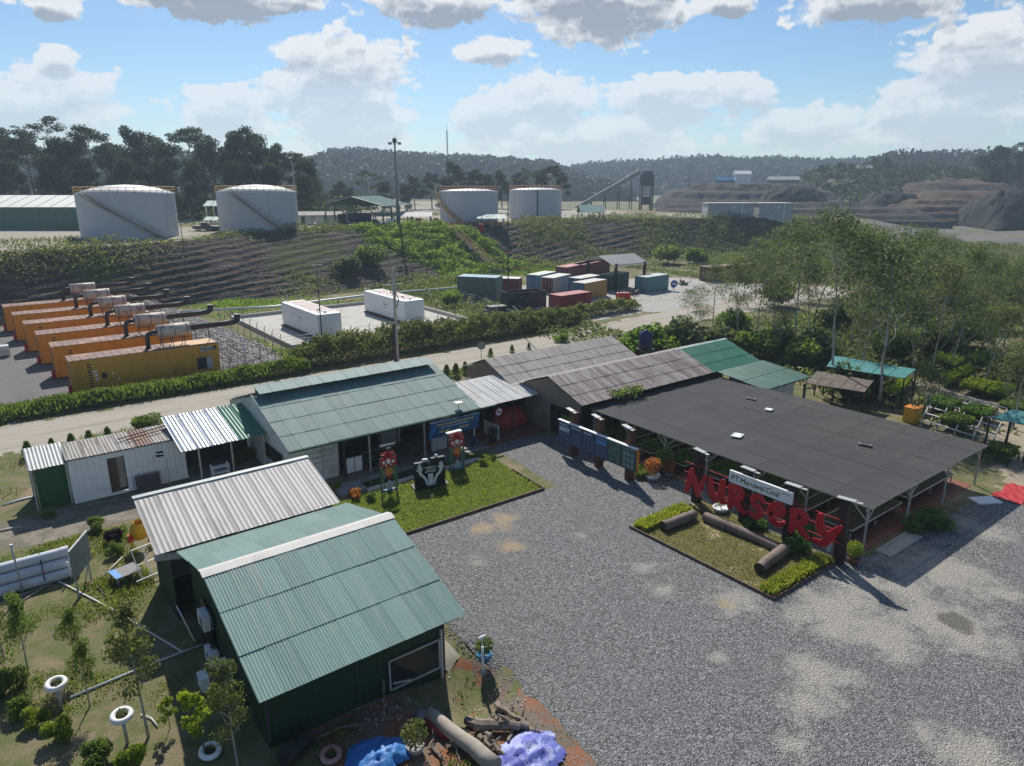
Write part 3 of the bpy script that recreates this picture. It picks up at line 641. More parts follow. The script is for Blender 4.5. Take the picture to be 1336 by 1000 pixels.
def roof_slope(parent, x0, x1, top, bot, mat_, w=.85, rows=1, pitch=.14, amp=.028, box=False, jit=.006, seed=0, mats=None):
    """overlapping corrugated sheets from the ridge (Y,z) to the eave (Y,z)"""
    rg = random.Random(seed); n = max(1, round((x1 - x0) / w)); sw = (x1 - x0) / n; tv = Vector(top); bv = Vector(bot); L = (bv - tv).length / rows
    for r in range(rows):
        a = tv.lerp(bv, r / rows)
        for i in range(n):
            mm = mats(i, r, n) if mats else mat_
            me = sheet_mesh(sw + .03, L + (.12 if r < rows - 1 else .04), pitch, amp, mm, box)
            M = slope_matrix(top, bot, x0 + (i + .5) * sw); M.translation = (x0 + (i + .5) * sw, a.x, a.y)
            nrm = M.to_3x3() @ Vector((0, 0, 1))
            M.translation += nrm * (.02 * (rows - r) + (.005 if i % 2 else 0) + rg.uniform(0, jit)) + Vector((0, rg.uniform(-.008, .008), 0))
            M = M @ Matrix.Rotation(rg.uniform(-.004, .004), 4, 'Z') @ Matrix.Rotation(rg.uniform(-.003, .003), 4, 'X')
            put('roof_sheet', me, parent, M)
def ridge_cap(parent, x0, x1, Y, z, w, drop, mat_, name='ridge_cap'):
    mb = MB(); k = 6
    for i in range(k):
        a = x0 + (x1 - x0) * i / k; b = x0 + (x1 - x0) * (i + 1) / k + (.05 if i < k - 1 else 0); zz = z + .004 * (i % 2)
        mb.face([(a, Y, zz), (b, Y, zz), (b, Y - w, zz - drop), (a, Y - w, zz - drop)]); mb.face([(b, Y, zz), (a, Y, zz), (a, Y + w, zz - drop), (b, Y + w, zz - drop)])
    return mb.build(name, mat_, parent)
def wall_ribbed(parent, name, a, b, z0, z1, mat_, pitch=.25, amp=.02, ztop=None):
    """upright corrugated wall between plan points a and b; ztop(t) may shape its upper edge"""
    a = Vector((*a, 0)); b = Vector((*b, 0)); L = (b - a).length; d = (b - a) / L; nrm = Vector((d.y, -d.x, 0)); n = max(2, round(L / pitch)); mb = MB(); pr = []
    for i in range(n):
        t = i / n; pr += [(t, 0), (t + .5 / n, 0), (t + .6 / n, amp), (t + .9 / n, amp)]
    pr.append((1, 0))
    for (t0, o0), (t1, o1) in zip(pr[:-1], pr[1:]):
        p0 = a + d * (L * t0) + nrm * o0; p1 = a + d * (L * t1) + nrm * o1; h0 = ztop(t0) if ztop else z1; h1 = ztop(t1) if ztop else z1
        mb.face([(p0.x, p0.y, z0), (p1.x, p1.y, z0), (p1.x, p1.y, h1), (p0.x, p0.y, h0)])
    return mb.build(name, mat_, parent)
def text_mesh(txt, size, mat_, extrude=.004, bold=0.0, shear=0.0):
    cu = bpy.data.curves.new('t', 'FONT'); cu.body = txt; cu.size = size; cu.extrude = extrude; cu.offset = bold; cu.shear = shear; cu.align_x = 'CENTER'; cu.align_y = 'CENTER'; cu.resolution_u = 3
    o = bpy.data.objects.new('t', cu); col.objects.link(o); dg = bpy.context.evaluated_depsgraph_get(); me = bpy.data.meshes.new_from_object(o.evaluated_get(dg))
    bpy.data.objects.remove(o); bpy.data.curves.remove(cu); me.materials.clear(); me.materials.append(mat_); return me
def face_matrix(loc, normal):                            # text lies in local XY facing +Z -> turn it to face 'normal', upright
    n = Vector(normal).normalized(); up = Vector((0, 0, 1)); x = up.cross(n).normalized(); y = n.cross(x); M = Matrix((x, y, n)).transposed().to_4x4(); M.translation = loc; return M

# ------------------------------------------------------------------ the near green hut (two roofs meeting in a valley)
A = thing('green_hut', 'dark green hut with pale teal corrugated gable roof in front, nearest to the drone', 'hut', (5.4, 20, 0))
ax0, ax1, rY, rZ, eY, eZ, bY, bZ = 5.0, 12.7, 25.1, 4.2, 19.4, 2.4, 29.15, 3.25
roof_slope(A, ax0, ax1, (rY, rZ), (eY, eZ), M_sheet_teal, .86, 3, .108, .022, seed=1)
roof_slope(A, ax0, ax1 - .15, (rY, rZ), (bY, bZ), M_sheet_teal2, .86, 2, .108, .022, seed=2)
ridge_cap(A, ax0 - .05, ax1 + .05, rY, rZ + .10, .34, .10, M_ridge)
wf = 20.05; zt = lambda y: (rZ - (rY - y) * (rZ - eZ) / (rY - eY) if y < rY else rZ - (y - rY) * (rZ - bZ) / (bY - rY)) - .06
wall_ribbed(A, 'front_wall', (5.35, wf), (12.1, wf), -1.0, zt(wf), M_wall_green, .3, .02)
wall_ribbed(A, 'side_wall', (5.35, bY - .3), (5.35, wf), -.1, 3, M_wall_green, .3, .02, ztop=lambda t: zt(bY - .3 + (wf - bY + .3) * t))
wall_ribbed(A, 'side_wall', (12.1, wf), (12.1, bY - .3), -1.0, 3, M_wall_green, .3, .02, ztop=lambda t: zt(wf + (bY - .3 - wf) * t))
MB().box(5.4, 12.05, wf + .04, bY - .4, -.05, .03).build('floor_slab', M_conc_old, A)
fr = MB()
for s in (5.37, 12.08): fr.bar((s, wf - .03, -.6), (s, wf - .03, zt(wf)), .07)
fr.bar((5.3, eY + .1, eZ - .05), (12.5, eY + .1, eZ - .05), .05, .1).build('roof_frame', M_steel_dark, A)
MB().box(11.9, 12.0, wf - .12, wf - .02, -.4, 1.75).build('corner_post', M_steel, A)
# open shutter window in the front wall
wx0, wx1, wz0, wz1 = 9.75, 11.85, .12, 1.35
win = MB().box(wx0, wx1, wf - .055, wf - .03, wz0, wz1).build('window', M_glass, A)
f = MB()
for a_, b_ in (((wx0, wz0), (wx1, wz0)), ((wx0, wz1), (wx1, wz1)), ((wx0, wz0), (wx0, wz1)), ((wx1, wz0), (wx1, wz1))): f.bar((a_[0], wf - .09, a_[1]), (b_[0], wf - .09, b_[1]), .06)
f.build('window_frame', M_steel, win)
MB().bar((wx0 + .1, wf - .13, wz0 + .28), (wx0 + .85, wf - .13, wz0 + .08), .05, .07).build('stay_bar', M_steel, win)
MB().bar((wx0 - .33, wf - .18, -.45), (wx0 - .28, wf - .12, .75), .07, .04).build('loose_batten', M_wood, A)

B = thing('beige_roof_shed', 'shed with beige ribbed metal roof joined behind the near green hut', 'shed', (4.4, 31, 0))
hx0, hx1, hY, hZ, vY, vZ = 4.25, 12.25, 33.15, 4.4, 29.3, 3.3
roof_slope(B, hx0, hx1, (hY, hZ), (vY, vZ + .03), M_sheet_beige, .84, 1, .21, .011, True, seed=3)
ridge_cap(B, hx0 - .04, hx1 + .04, hY, hZ + .09, .16, .05, mat('ridge_teal', (0.42, 0.47, 0.44), .5, .06, 1.0, (0.5, .5, .46), .5, 1))
zb = lambda y: (hZ - (hY - y) * (hZ - vZ) / (hY - vY) if y < hY else hZ - (y - hY) * 1.05 / 3.45) - .07
wall_ribbed(B, 'side_wall', (4.75, 33.0), (4.75, 29.4), -.05, 3, M_wall_green, .3, .02, ztop=lambda t: zb(33.0 - 3.6 * t))
wall_ribbed(B, 'side_wall', (11.9, 29.3), (11.9, 33.0), -.05, 3, M_wall_white, .3, .02, ztop=lambda t: zb(29.3 + 3.7 * t))
wall_ribbed(B, 'back_wall', (11.9, 33.0), (4.75, 33.0), -.05, zb(33.0), M_wall_white, .3, .02)
MB().bar((4.2, 29.5, 3.12), (5.2, 29.2, 3.05), .10, .3).build('gutter', M_steel, B)

# ------------------------------------------------------------------ the long house with the green roof
Cc = thing('long_green_roof_house', 'long white house with faded green corrugated roof and raised ridge vent', 'house', (13.4, 39, 0))
cx0, cx1, cY, cZ, ceY, ceZ = 13.2, 26.85, 45.0, 4.6, 38.6, 2.75
roof_slope(Cc, cx0, cx1, (cY - .2, cZ), (ceY, ceZ), M_sheet_teal2, .86, 4, .15, .03, seed=5)
roof_slope(Cc, cx0, cx1, (cY + .2, cZ), (51.2, ceZ), M_sheet_teal2, .86, 2, .15, .03, seed=6)
# raised ridge vent: its own little roof on posts, dark gap below
vent = MB().box(cx0 + .5, cx1 - .45, cY - .32, cY + .32, cZ - .12, cZ + .34).build('ridge_vent', M_wall_green, Cc)
roof_slope(vent, cx0 + .35, cx1 - .3, (cY + .05, cZ + .52), (cY - 1.0, cZ + .27), M_sheet_teal, .86, 1, .15, .03, seed=7)
roof_slope(vent, cx0 + .35, cx1 - .3, (cY + .05, cZ + .52), (cY + 1.0, cZ + .27), M_sheet_teal, .86, 1, .15, .03, seed=8)
gt = MB().bar((cx0, ceY - .06, ceZ - .06), (cx1 + 1.3, ceY - .06, ceZ - .06), .09, .12).build('gutter', mat('gutter_green', (0.015, 0.10, 0.06), .45, .08, 2), Cc)
zc = lambda y: (cZ - abs(cY - y) * (cZ - ceZ) / (cY - ceY)) - .08
wl = lambda n_, x0, x1, y0, y1, z0, z1, m_: MB().box(x0, x1, y0, y1, z0, z1).build(n_, m_, Cc)
g = MB().prism([(39.6, 0), (50.6, 0), (50.6, zc(50.6)), (cY, zc(cY)), (39.6, zc(39.6))], 'x', 13.45, 13.6); g.build('gable_wall', M_wall_white, Cc)
g = MB().prism([(43.2, 0), (50.6, 0), (50.6, zc(50.6)), (cY, zc(cY)), (43.2, zc(43.2))], 'x', 26.4, 26.55); g.build('gable_wall', M_wall_white, Cc)
wl('front_wall', 13.6, 16.6, 39.6, 39.75, 0, zc(39.6), M_wall_white); wl('back_wall', 13.6, 26.4, 50.4, 50.55, 0, zc(50.4), M_wall_white)
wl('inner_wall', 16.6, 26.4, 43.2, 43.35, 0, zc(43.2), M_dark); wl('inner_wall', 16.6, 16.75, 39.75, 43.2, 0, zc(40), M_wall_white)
wl('porch_floor', 16.6, 27.2, 38.3, 43.2, -.02, .14, mat('porch_floor', (0.16, 0.13, 0.11), .6, .12, 1.0, (0.10, 0.085, 0.075), .6, .8))
for i, x in enumerate((16.7, 18.4, 20.4, 22.4, 24.6, 26.4)): MB().bar((x, 38.75, .1), (x, 38.75, zc(38.75)), .09).build('porch_post', M_steel if i % 2 else M_darkpost, Cc)
for k in range(3):
    x = 13.43; y = 40.4 + k * 1.05; w_ = MB().box(x - .03, x + .02, y, y + .75, 1.0, 1.9).build('window', M_glass, Cc); f = MB()
    f.bar((x - .05, y, 1.0), (x - .05, y + .75, 1.0), .05); f.bar((x - .05, y, 1.9), (x - .05, y + .75, 1.9), .05); f.bar((x - .05, y, 1.0), (x - .05, y, 1.9), .05); f.bar((x - .05, y + .75, 1.0), (x - .05, y + .75, 1.9), .05); f.build('window_frame', M_steel_dark, w_)
lv = MB()
for z in (1.2, 1.55, 1.9): lv.bar((14.0, 39.55, z), (16.4, 39.55, z), .03, .05)
for x in (14.6, 15.6): lv.bar((x, 39.54, .3), (x, 39.54, 2.2), .05, .03)
lv.build('wall_batten', M_steel, Cc)
wall_ribbed(Cc, 'shutter', (23.5, 39.3), (25.3, 39.3), .14, 2.3, M_wall_white, .2, .03)
wl('shutter_pier', 23.3, 23.5, 39.2, 39.45, .14, 2.5, M_wall_white); wl('shutter_pier', 25.3, 25.5, 39.2, 39.45, .14, 2.5, M_wall_white)
# small solar lamp on the eave
sl = MB(); sl.bar((25.3, 39.0, 2.75), (25.3, 39.0, 3.3), .04); sl.box(25.05, 25.6, 38.8, 39.25, 3.3, 3.34); sl.build('eave_lamp', M_steel, Cc)
# things on the porch
def cabinet(label, x, y, w, d, h, m_, name='cabinet', doors=2):
    t = thing(name, label, 'cabinet', (x, y, 0)); MB().box(x, x + w, y, y + d, .14, h).build('carcass', m_, t)
    for i in range(doors): MB().box(x + .03 + i * w / doors, x - .03 + (i + 1) * w / doors, y - .025, y - .003, .2, h - .06).build('door', M_white if m_ is M_dark else m_, t)
    return t
cabinet('glazed white display cabinet at the white end of the porch', 16.95, 39.15, 1.1, .5, 1.25, M_dark)
cabinet('low grey cupboard in the shaded porch beside the posts', 21.0, 42.3, 1.5, .6, 1.1, M_steel)
bench = thing('porch_bench', 'long low wooden bench in the shaded porch', 'bench', (18.6, 41, .14))
MB().box(18.4, 20.2, 40.8, 41.25, .5, .56).build('seat', M_wood, bench)
for x in (18.5, 20.05): MB().box(x, x + .07, 40.82, 41.22, .14, .5).build('leg', M_wood, bench)
for i, (x, y) in enumerate(((18.3, 39.2), (19.0, 39.5), (20.1, 39.3), (22.0, 39.2))):
    p_ = thing('flower_pot', f'small dark pot on the porch edge, {ORD[i]} from the white wall', 'pot', (x, y, .14), 'pots on the porch edge')
    MB().lathe([(0, .14), (.13, .14), (.17, .42), (.15, .42), (.14, .38), (0, .38)], (x, y, 0), 10).build('pot', M_black if i % 2 else M_terra, p_)
    rg = np.random.default_rng(i + 40); C_ = in_ball(60, rg, .4) * .22 + np.array([x, y, .62]); V_, Q_ = leaf_quads(C_, .12, rg); put('foliage', np_mesh('pot_foliage', V_, Q_, L_bed), p_)

# banner hung at the corner of the eave
def print_material(name, base, ink, cells, rows, thr=.45):
    """a printed face: lines of small unreadable print"""
    m, nt, bs, geo, out = base_mat(name); tcn = nt.nodes.new('ShaderNodeTexCoord'); uv = tcn.outputs['Generated']
    sp = nt.nodes.new('ShaderNodeSeparateXYZ'); link(nt, uv, sp.inputs[0])
    along = mth(nt, 'MAXIMUM', sp.outputs[0], sp.outputs[1]) if cells[1] == 'max' else sp.outputs[cells[1]]
    row = mth(nt, 'MULTIPLY', sp.outputs[2], rows); fr_ = mth(nt, 'FRACT', row); line = mth(nt, 'MULTIPLY', mth(nt, 'GREATER_THAN', fr_, .3), mth(nt, 'LESS_THAN', fr_, .72))
    cb = nt.nodes.new('ShaderNodeCombineXYZ'); link(nt, mth(nt, 'MULTIPLY', along, cells[0]), cb.inputs[0]); link(nt, mth(nt, 'FLOOR', row), cb.inputs[1])
    n = noise(nt, cb.outputs[0], 1.0, 2, .5); ink_f = mth(nt, 'MULTIPLY', line, mth(nt, 'GREATER_THAN', n, thr))
    n2 = noise(nt, geo.outputs['Position'], 1.2, 3, .6); c = mixc(nt, n2, base[0], base[1]); c = mixc(nt, mth(nt, 'MULTIPLY', ink_f, .85), c, ink)
    link(nt, c, bs.inputs['Base Color']); bs.inputs['Roughness'].default_value = .45; return m
M_banner = print_material('banner_blue', ((0.012, 0.075, 0.20), (0.02, 0.13, 0.30)), (0.03, 0.16, 0.32), (30, 0), 9, .5)
M_inkY = mat('ink_yellow', (0.50, 0.42, 0.16), .5, .05); M_inkW = mat('ink_white', (0.62, 0.66, 0.68), .5, .05)
bn = thing('hanging_banner', 'blue printed banner hung under the corner of the green eave', 'banner', (22.8, 38.4, 1.2))
bx0, bx1, by = 22.6, 26.6, 38.3
Mb = Matrix.Translation((bx0, by, 2.55)) @ Matrix.Rotation(R(14), 4, 'X')
MB().box(0, bx1 - bx0, -.01, .01, -1.25, 0, Mb).build('cloth', M_banner, bn)
def dashes(mb, x0, x1, z, h, rg, M, y=-.016, gap=.05, lo=.10, hi=.42):
    x = x0
    while x < x1 - lo:
        w_ = min(rg.uniform(lo, hi), x1 - x); mb.box(x, x + w_, y - .002, y, z - h / 2, z + h / 2, M); x += w_ + gap
rg0 = random.Random(4); mb = MB(); dashes(mb, .55, 3.5, -.28, .16, rg0, Mb, lo=.2, hi=.6); mb.build('headline', M_inkY, bn)
mb = MB(); dashes(mb, .9, 3.1, -.52, .07, rg0, Mb); mb.build('small_print', M_inkW, bn)
mb = MB(); dashes(mb, .8, 1.75, -.82, .17, rg0, Mb, lo=.3); dashes(mb, 2.4, 3.4, -.82, .17, rg0, Mb, lo=.3); mb.build('second_line', M_inkY, bn)
mb = MB()
for k in range(3): mb.box(.12 + .13 * k, .2 + .13 * k, -.018, -.016, -1.15 + .2 * k, -.55 + .15 * k, Mb)
mb.build('corner_motif', M_skyblue, bn)

# ------------------------------------------------------------------ tin lean-to and white container cabin
D = thing('tin_roof_lean_to', 'open lean-to with shiny bare tin roof against the green roofed house', 'lean-to', (8.6, 43.4, 0))
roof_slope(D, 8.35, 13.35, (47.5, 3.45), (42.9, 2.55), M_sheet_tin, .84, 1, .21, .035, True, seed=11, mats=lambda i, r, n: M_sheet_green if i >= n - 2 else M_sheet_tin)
for i, x in enumerate((9.35, 11.25, 13.2)): MB().bar((x, 43.1, 0), (x, 43.1, 2.55), .09).build('post', M_steel, D)
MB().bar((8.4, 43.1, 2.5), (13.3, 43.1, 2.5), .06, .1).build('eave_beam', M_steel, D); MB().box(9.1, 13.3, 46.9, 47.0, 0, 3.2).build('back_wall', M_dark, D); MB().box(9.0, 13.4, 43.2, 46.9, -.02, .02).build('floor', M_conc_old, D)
MB().bar((8.4, 47.2, 3.38), (13.3, 47.2, 3.38), .06, .1).build('ridge_beam', M_steel_dark, D)
rk = thing('white_shelf_rack', 'small white open shelf rack under the tin lean-to', 'shelf', (10.0, 43.3, 0))
rx, ry = P(270, 617); rx = 9.9; ry = 42.7
for z in (.35, .75, 1.1): MB().box(rx, rx + 1.0, ry, ry + .45, z, z + .05).build('shelf', M_white, rk)
for a_ in (0, .95):
    for b_ in (0, .4): MB().box(rx + a_, rx + a_ + .05, ry + b_, ry + b_ + .05, 0, 1.3).build('leg', M_white, rk)

K = thing('white_container_cabin', 'white container cabin with rusty roof and brown doorway by the tin lean-to', 'cabin', (2.9, 45.1, 0))
kx0, kx1, ky0, ky1, kz = 2.85, 9.0, 45.1, 47.55, 2.6
wall_ribbed(K, 'front_wall', (kx0, ky0), (4.75, ky0), .12, kz, M_white, .3, .03); wall_ribbed(K, 'front_wall', (5.65, ky0), (kx1, ky0), .12, kz, M_white, .3, .03)
MB().box(4.75, 5.65, ky0 - .02, ky0 + .08, 2.3, kz).build('lintel', M_white, K); MB().box(kx0, kx1, ky1 - .06, ky1, .12, kz).build('back_wall', M_white, K)
wall_ribbed(K, 'end_wall', (kx0, ky1 - .07), (kx0, ky0), .12, kz, M_white, .3, .03); wall_ribbed(K, 'end_wall', (kx1, ky0), (kx1, ky1 - .07), .12, kz, M_white, .3, .03)
MB().box(kx0 + .05, kx1 - .05, ky0 + .05, ky1 - .1, 0, .12).build('base_frame', M_steel_dark, K); MB().box(kx0 - .03, kx1 + .03, ky0 - .06, ky0 + .1, .0, .14).build('bottom_rail', M_white, K)
door = MB().box(4.8, 5.25, ky0 + .12, ky0 + .16, .14, 2.3).build('door', mat('brown_door', (0.10, 0.065, 0.05), .6, .15, 2), K); MB().box(4.77, 4.83, ky0 - .03, ky0 + .1, .14, 2.3).build('door_frame', M_brownpost, door)
MB().box(5.25, 5.65, ky0 + .5, ky0 + .55, .14, 2.3).build('room_partition', M_steel, K)
MB().box(7.35, 7.75, ky0 - .045, ky0 - .02, 1.75, 2.1).build('window', M_glass, K)
roof_slope(K, kx0 - .1, kx1, (ky1 + .15, kz + .30), (ky0 - .15, kz + .12), M_sheet_old, .9, 1, .2, .03, True, seed=12, mats=lambda i, r, n: M_rustroof if i == 4 else M_sheet_old)
q = MB(); q.bar((5.6, 46.2, kz + .4), (8.6, 47.1, kz + .42), .08, .06); q.bar((6.0, 45.9, kz + .37), (8.8, 46.6, kz + .40), .07, .05); q.build('loose_batten', M_brownpost, K)
Lt = thing('green_tarp_lean_to', 'small grey sheet lean-to with green tarpaulin wall at the cabin end', 'lean-to', (1.2, 45.4, 0))
roof_slope(Lt, .95, 2.8, (47.8, 2.95), (45.1, 2.5), M_sheet_grey, .9, 1, .2, .035, seed=13)
MB().box(1.2, 2.7, 45.62, 45.66, 0, 2.45).build('tarpaulin', M_green_tarp, Lt); MB().box(1.15, 1.19, 45.66, 47.7, 0, 2.4).build('tarpaulin', M_green_tarp, Lt)
for i, (x, y) in enumerate(((1.05, 45.25), (2.72, 45.3), (1.05, 47.6))): MB().bar((x, y, 0), (x, y, 2.5), .08).build('post', M_steel, Lt)
bd = thing('leaning_board', 'dark grey board leaning on the white cabin wall', 'board', (6.1, 44.6, 0))
Mx = Matrix.Translation((6.0, 44.55, 0)) @ Matrix.Rotation(R(-18), 4, 'X'); MB().box(0, 1.35, -.02, .02, 0, 1.0, Mx).build('sheet', mat('old_board', (0.075, 0.065, 0.06), .8, .2, 2), bd); f = MB(); f.box(0, 1.35, -.05, -.021, .93, 1.0, Mx); f.build('edge_batten', M_wood, bd)
lp = thing('bent_lamp_post', 'thin bent grey lamp post in front of the cabin', 'lamp post', (7.6, 44.3, 0)); MB().tube([(7.75, 44.2, 0), (7.75, 44.2, 1.9), (7.6, 44.2, 2.2), (7.3, 44.2, 2.25)], .025, 6).build('pole', M_steel, lp); MB().box(7.1, 7.35, 44.15, 44.25, 2.2, 2.26).build('lamp', M_steel_dark, lp)

# ------------------------------------------------------------------ old sheds behind the yard
def gable_shed(name, label, x0, x1, rY, rZ, eY, eZ, bY, bZ, mat_, wallm, rows=3, seed=20, mats=None, front=True):
    t = thing(name, label, 'shed', (x0, eY, 0))
    roof_slope(t, x0, x1, (rY, rZ), (eY, eZ), mat_, .9, rows, .16, .03, seed=seed, mats=mats); roof_slope(t, x0, x1, (rY, rZ), (bY, bZ), mat_, .9, 2, .16, .03, seed=seed + 1)
    zz = lambda y: (rZ - (rY - y) * (rZ - eZ) / (rY - eY) if y < rY else rZ - (y - rY) * (rZ - bZ) / (bY - rY)) - .07
    for x in (x0 + .3, x1 - .4):
        MB().prism([(eY + .4, 2.2), (bY - .4, 2.2), (bY - .4, zz(bY - .4)), (rY, zz(rY)), (eY + .4, zz(eY + .4))], 'x', x, x + .06).build('gable', M_wood, t)
        MB().box(x, x + .08, rY, bY - .4, 0, 2.2).build('end_wall', wallm, t)
    MB().box(x0 + .3, x1 - .3, bY - .45, bY - .38, 0, zz(bY - .45)).build('back_wall', wallm, t)
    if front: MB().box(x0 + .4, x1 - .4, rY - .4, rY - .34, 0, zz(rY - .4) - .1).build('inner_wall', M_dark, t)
    n = max(2, round((x1 - x0) / 3.3))
    for i in range(n + 1):
        x = x0 + .25 + (x1 - x0 - .5) * i / n; MB().bar((x, eY + .3, 0), (x, eY + .3, zz(eY + .3)), .09).build('post', M_darkpost, t)
    MB().bar((x0 + .1, eY + .3, zz(eY + .3) - .05), (x1 - .1, eY + .3, zz(eY + .3) - .05), .06, .1).build('eave_beam', M_wood, t)
    return t
gable_shed('lichened_roof_shed', 'shed with pale lichen-stained old sheet roof next to the dirt road', 31.5, 45.7, 44.7, 4.25, 41.35, 3.0, 48.0, 3.0, M_sheet_old, M_wall_white, 3, 21)
F_ = gable_shed('maroon_stained_shed', 'shed with maroon-stained old roof, half new green sheets, behind the net roof', 32.2, 53.0, 37.75, 4.25, 34.05, 3.0, 41.2, 3.1, M_sheet_old2, M_wood, 3, 23, mats=lambda i, r, n: M_sheet_green if i > n * .66 else M_sheet_old2)
ridge_cap(F_, 32.2, 46, 37.75, 4.33, .18, .06, M_ridge); ridge_cap(F_, 46.05, 53.05, 37.75, 4.34, .2, .06, mat('pale_green_cap', (0.45, .55, .5), .5, .05))
G_ = thing('white_tin_porch_roof', 'low porch roof of white weathered tin between the long house and old sheds', 'shed', (27.6, 39.2, 0))
roof_slope(G_, 27.2, 33.1, (43.3, 3.3), (39.0, 2.6), mat('sheet_white_tin', (0.52, 0.52, 0.50), .5, .1, 1.0, (0.26, 0.22, 0.19), .6, 1.0, (1, .5, 1), obj=.08), .74, 2, .2, .045, True, seed=25)
for i, x in enumerate((27.6, 30.2, 32.8)): MB().bar((x, 39.3, 0), (x, 39.3, 2.6), .07).build('post', M_steel_dark, G_)
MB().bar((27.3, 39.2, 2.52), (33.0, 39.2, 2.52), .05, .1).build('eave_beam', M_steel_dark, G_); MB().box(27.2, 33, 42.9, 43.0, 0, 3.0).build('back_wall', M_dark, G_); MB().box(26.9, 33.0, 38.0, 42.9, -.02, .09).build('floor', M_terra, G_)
MB().box(26.6, 27.9, 39.2, 41.4, 2.35, 2.42, Matrix.Translation((0, 0, 0))).build('rusty_patch', M_rustroof, G_)
H_ = thing('green_sheet_annex', 'small annex with flat dark green sheet roof at the back of the net roof', 'shed', (47.2, 29.6, 0))
roof_slope(H_, 47.0, 53.2, (33.9, 3.0), (29.4, 2.55), mat('sheet_dkgreen', (0.02, 0.10, 0.07), .45, .12, 1.2, (0.06, 0.16, 0.125), .7, .8, (1, .5, 1), obj=.08), .8, 2, .16, .03, seed=26)
MB().box(48.2, 52.6, 30.4, 30.5, 0, 2.5).build('front_wall', M_wall_white, H_); MB().box(48.2, 48.3, 30.5, 33.5, 0, 2.6).build('side_wall', M_wall_white, H_); MB().box(52.5, 52.6, 30.5, 33.5, 0, 2.6).build('side_wall', M_wall_white, H_)
for x in (47.2, 53.0): MB().bar((x, 29.6, 0), (x, 29.6, 2.5), .08).build('post', M_steel, H_)
MB().bar((47.0, 29.45, 2.5), (53.2, 29.45, 2.5), .05, .1).build('eave_beam', M_steel_dark, H_)
# under the white porch roof
cv = thing('red_covered_heap', 'red tarpaulin pulled over a heap under the white tin porch', 'tarpaulin', (30.6, 40, .09))
mb = MB().blob((30.7, 40.3, .70), 1.55, .95, .85, 3, .06, 18, 10); mb.v = [(x, y, max(.09, z)) for x, y, z in mb.v]; mb.build('cover', M_tarp_red, cv)
ns = thing('no_smoking_sign', 'round red and white no smoking sign on a post by the tin porch', 'sign', (28.7, 39.1, 0)); MB().bar((28.75, 39.12, 0), (28.75, 39.12, 2.5), .05).build('post', M_steel_dark, ns)
d_ = MB(); Mf = face_matrix((28.75, 39.0, 1.95), (0, -1, 0)); nn = 24
d_.face([tuple(Mf @ Vector((.33 * math.cos(6.2832 * i / nn), .33 * math.sin(6.2832 * i / nn), 0))) for i in range(nn)]); d_.build('plate', M_white, ns)
d_ = MB()
for i in range(nn):
    a, b = 6.2832 * i / nn, 6.2832 * (i + 1) / nn; d_.face([tuple(Mf @ Vector((r_ * math.cos(t_), r_ * math.sin(t_), .006))) for r_, t_ in ((.26, a), (.35, a), (.35, b), (.26, b))])
d_.box(-.27, .27, -.035, .035, .008, .012, Mf @ Matrix.Rotation(R(-45), 4, 'Z')); d_.build('red_ring', M_redmat, ns)
MB().box(-.18, .12, -.04, .03, .0045, .0055, Mf).box(.13, .18, -.04, .03, .0045, .0055, Mf).build('cigarette_symbol', M_black, ns)
pt = thing('white_partition', 'low white partition wall at the edge of the red porch floor', 'wall', (28.3, 38.4, .09)); MB().box(28.2, 28.3, 38.4, 40.2, .09, 1.15).build('panel', M_wall_white, pt)
bp = thing('plant_in_black_bag', 'dark leafy plant in a black bag beside the white partition', 'plant', (27.7, 38.4, .09)); MB().lathe([(0, .09), (.2, .09), (.24, .45), (0, .42)], (27.75, 38.4, 0), 12).build('bag', M_black, bp)
rg = np.random.default_rng(5); V_, Q_ = leaf_quads(in_ball(260, rg, .3) * .42 + np.array([27.75, 38.4, .85]), .16, rg); put('foliage', np_mesh('bag_foliage', V_, Q_, L_forest2), bp)
bb = thing('blue_barrel', 'small blue barrel on the red porch floor', 'barrel', (26.4, 38.9, .09)); MB().lathe([(0, .14), (.22, .14), (.25, .35), (.25, .6), (.22, .75), (0, .75)], (26.2, 38.7, 0), 14).build('barrel', M_navy, bb)
gd = thing('green_gate_leaf', 'bright green metal gate leaf between the old sheds and the net roof', 'gate', (33, 36, 0)); wall_ribbed(gd, 'leaf', (32.6, 36.6), (32.6, 34.8), .3, 1.7, mat('gate_green', (0.06, 0.19, 0.035), .5, .08), .2, .02)
f = MB(); [f.bar((32.58, y, .0), (32.58, y, 1.8), .06) for y in (34.75, 36.65)]; f.build('gate_frame', M_steel_dark, gd)
wt_ = thing('blue_water_tank', 'dark blue plastic water tank on a frame behind the lichened shed', 'water tank', (49.5, 43.5, 0))
tx, ty = 50.2, 44.6; MB().lathe([(0, 2.5), (.62, 2.5), (.66, 2.6), (.66, 3.9), (.6, 4.05), (.25, 4.2), (.25, 4.3), (0, 4.3)], (tx, ty, 0), 20).build('tank', M_navy, wt_)
for a in (-.5, .5):
    for b in (-.5, .5): MB().bar((tx + a, ty + b, 0), (tx + a, ty + b, 2.45), .08).build('leg', M_steel_dark, wt_)
MB().box(tx - .65, tx + .65, ty - .65, ty + .65, 2.42, 2.498).build('platform', M_steel_dark, wt_)

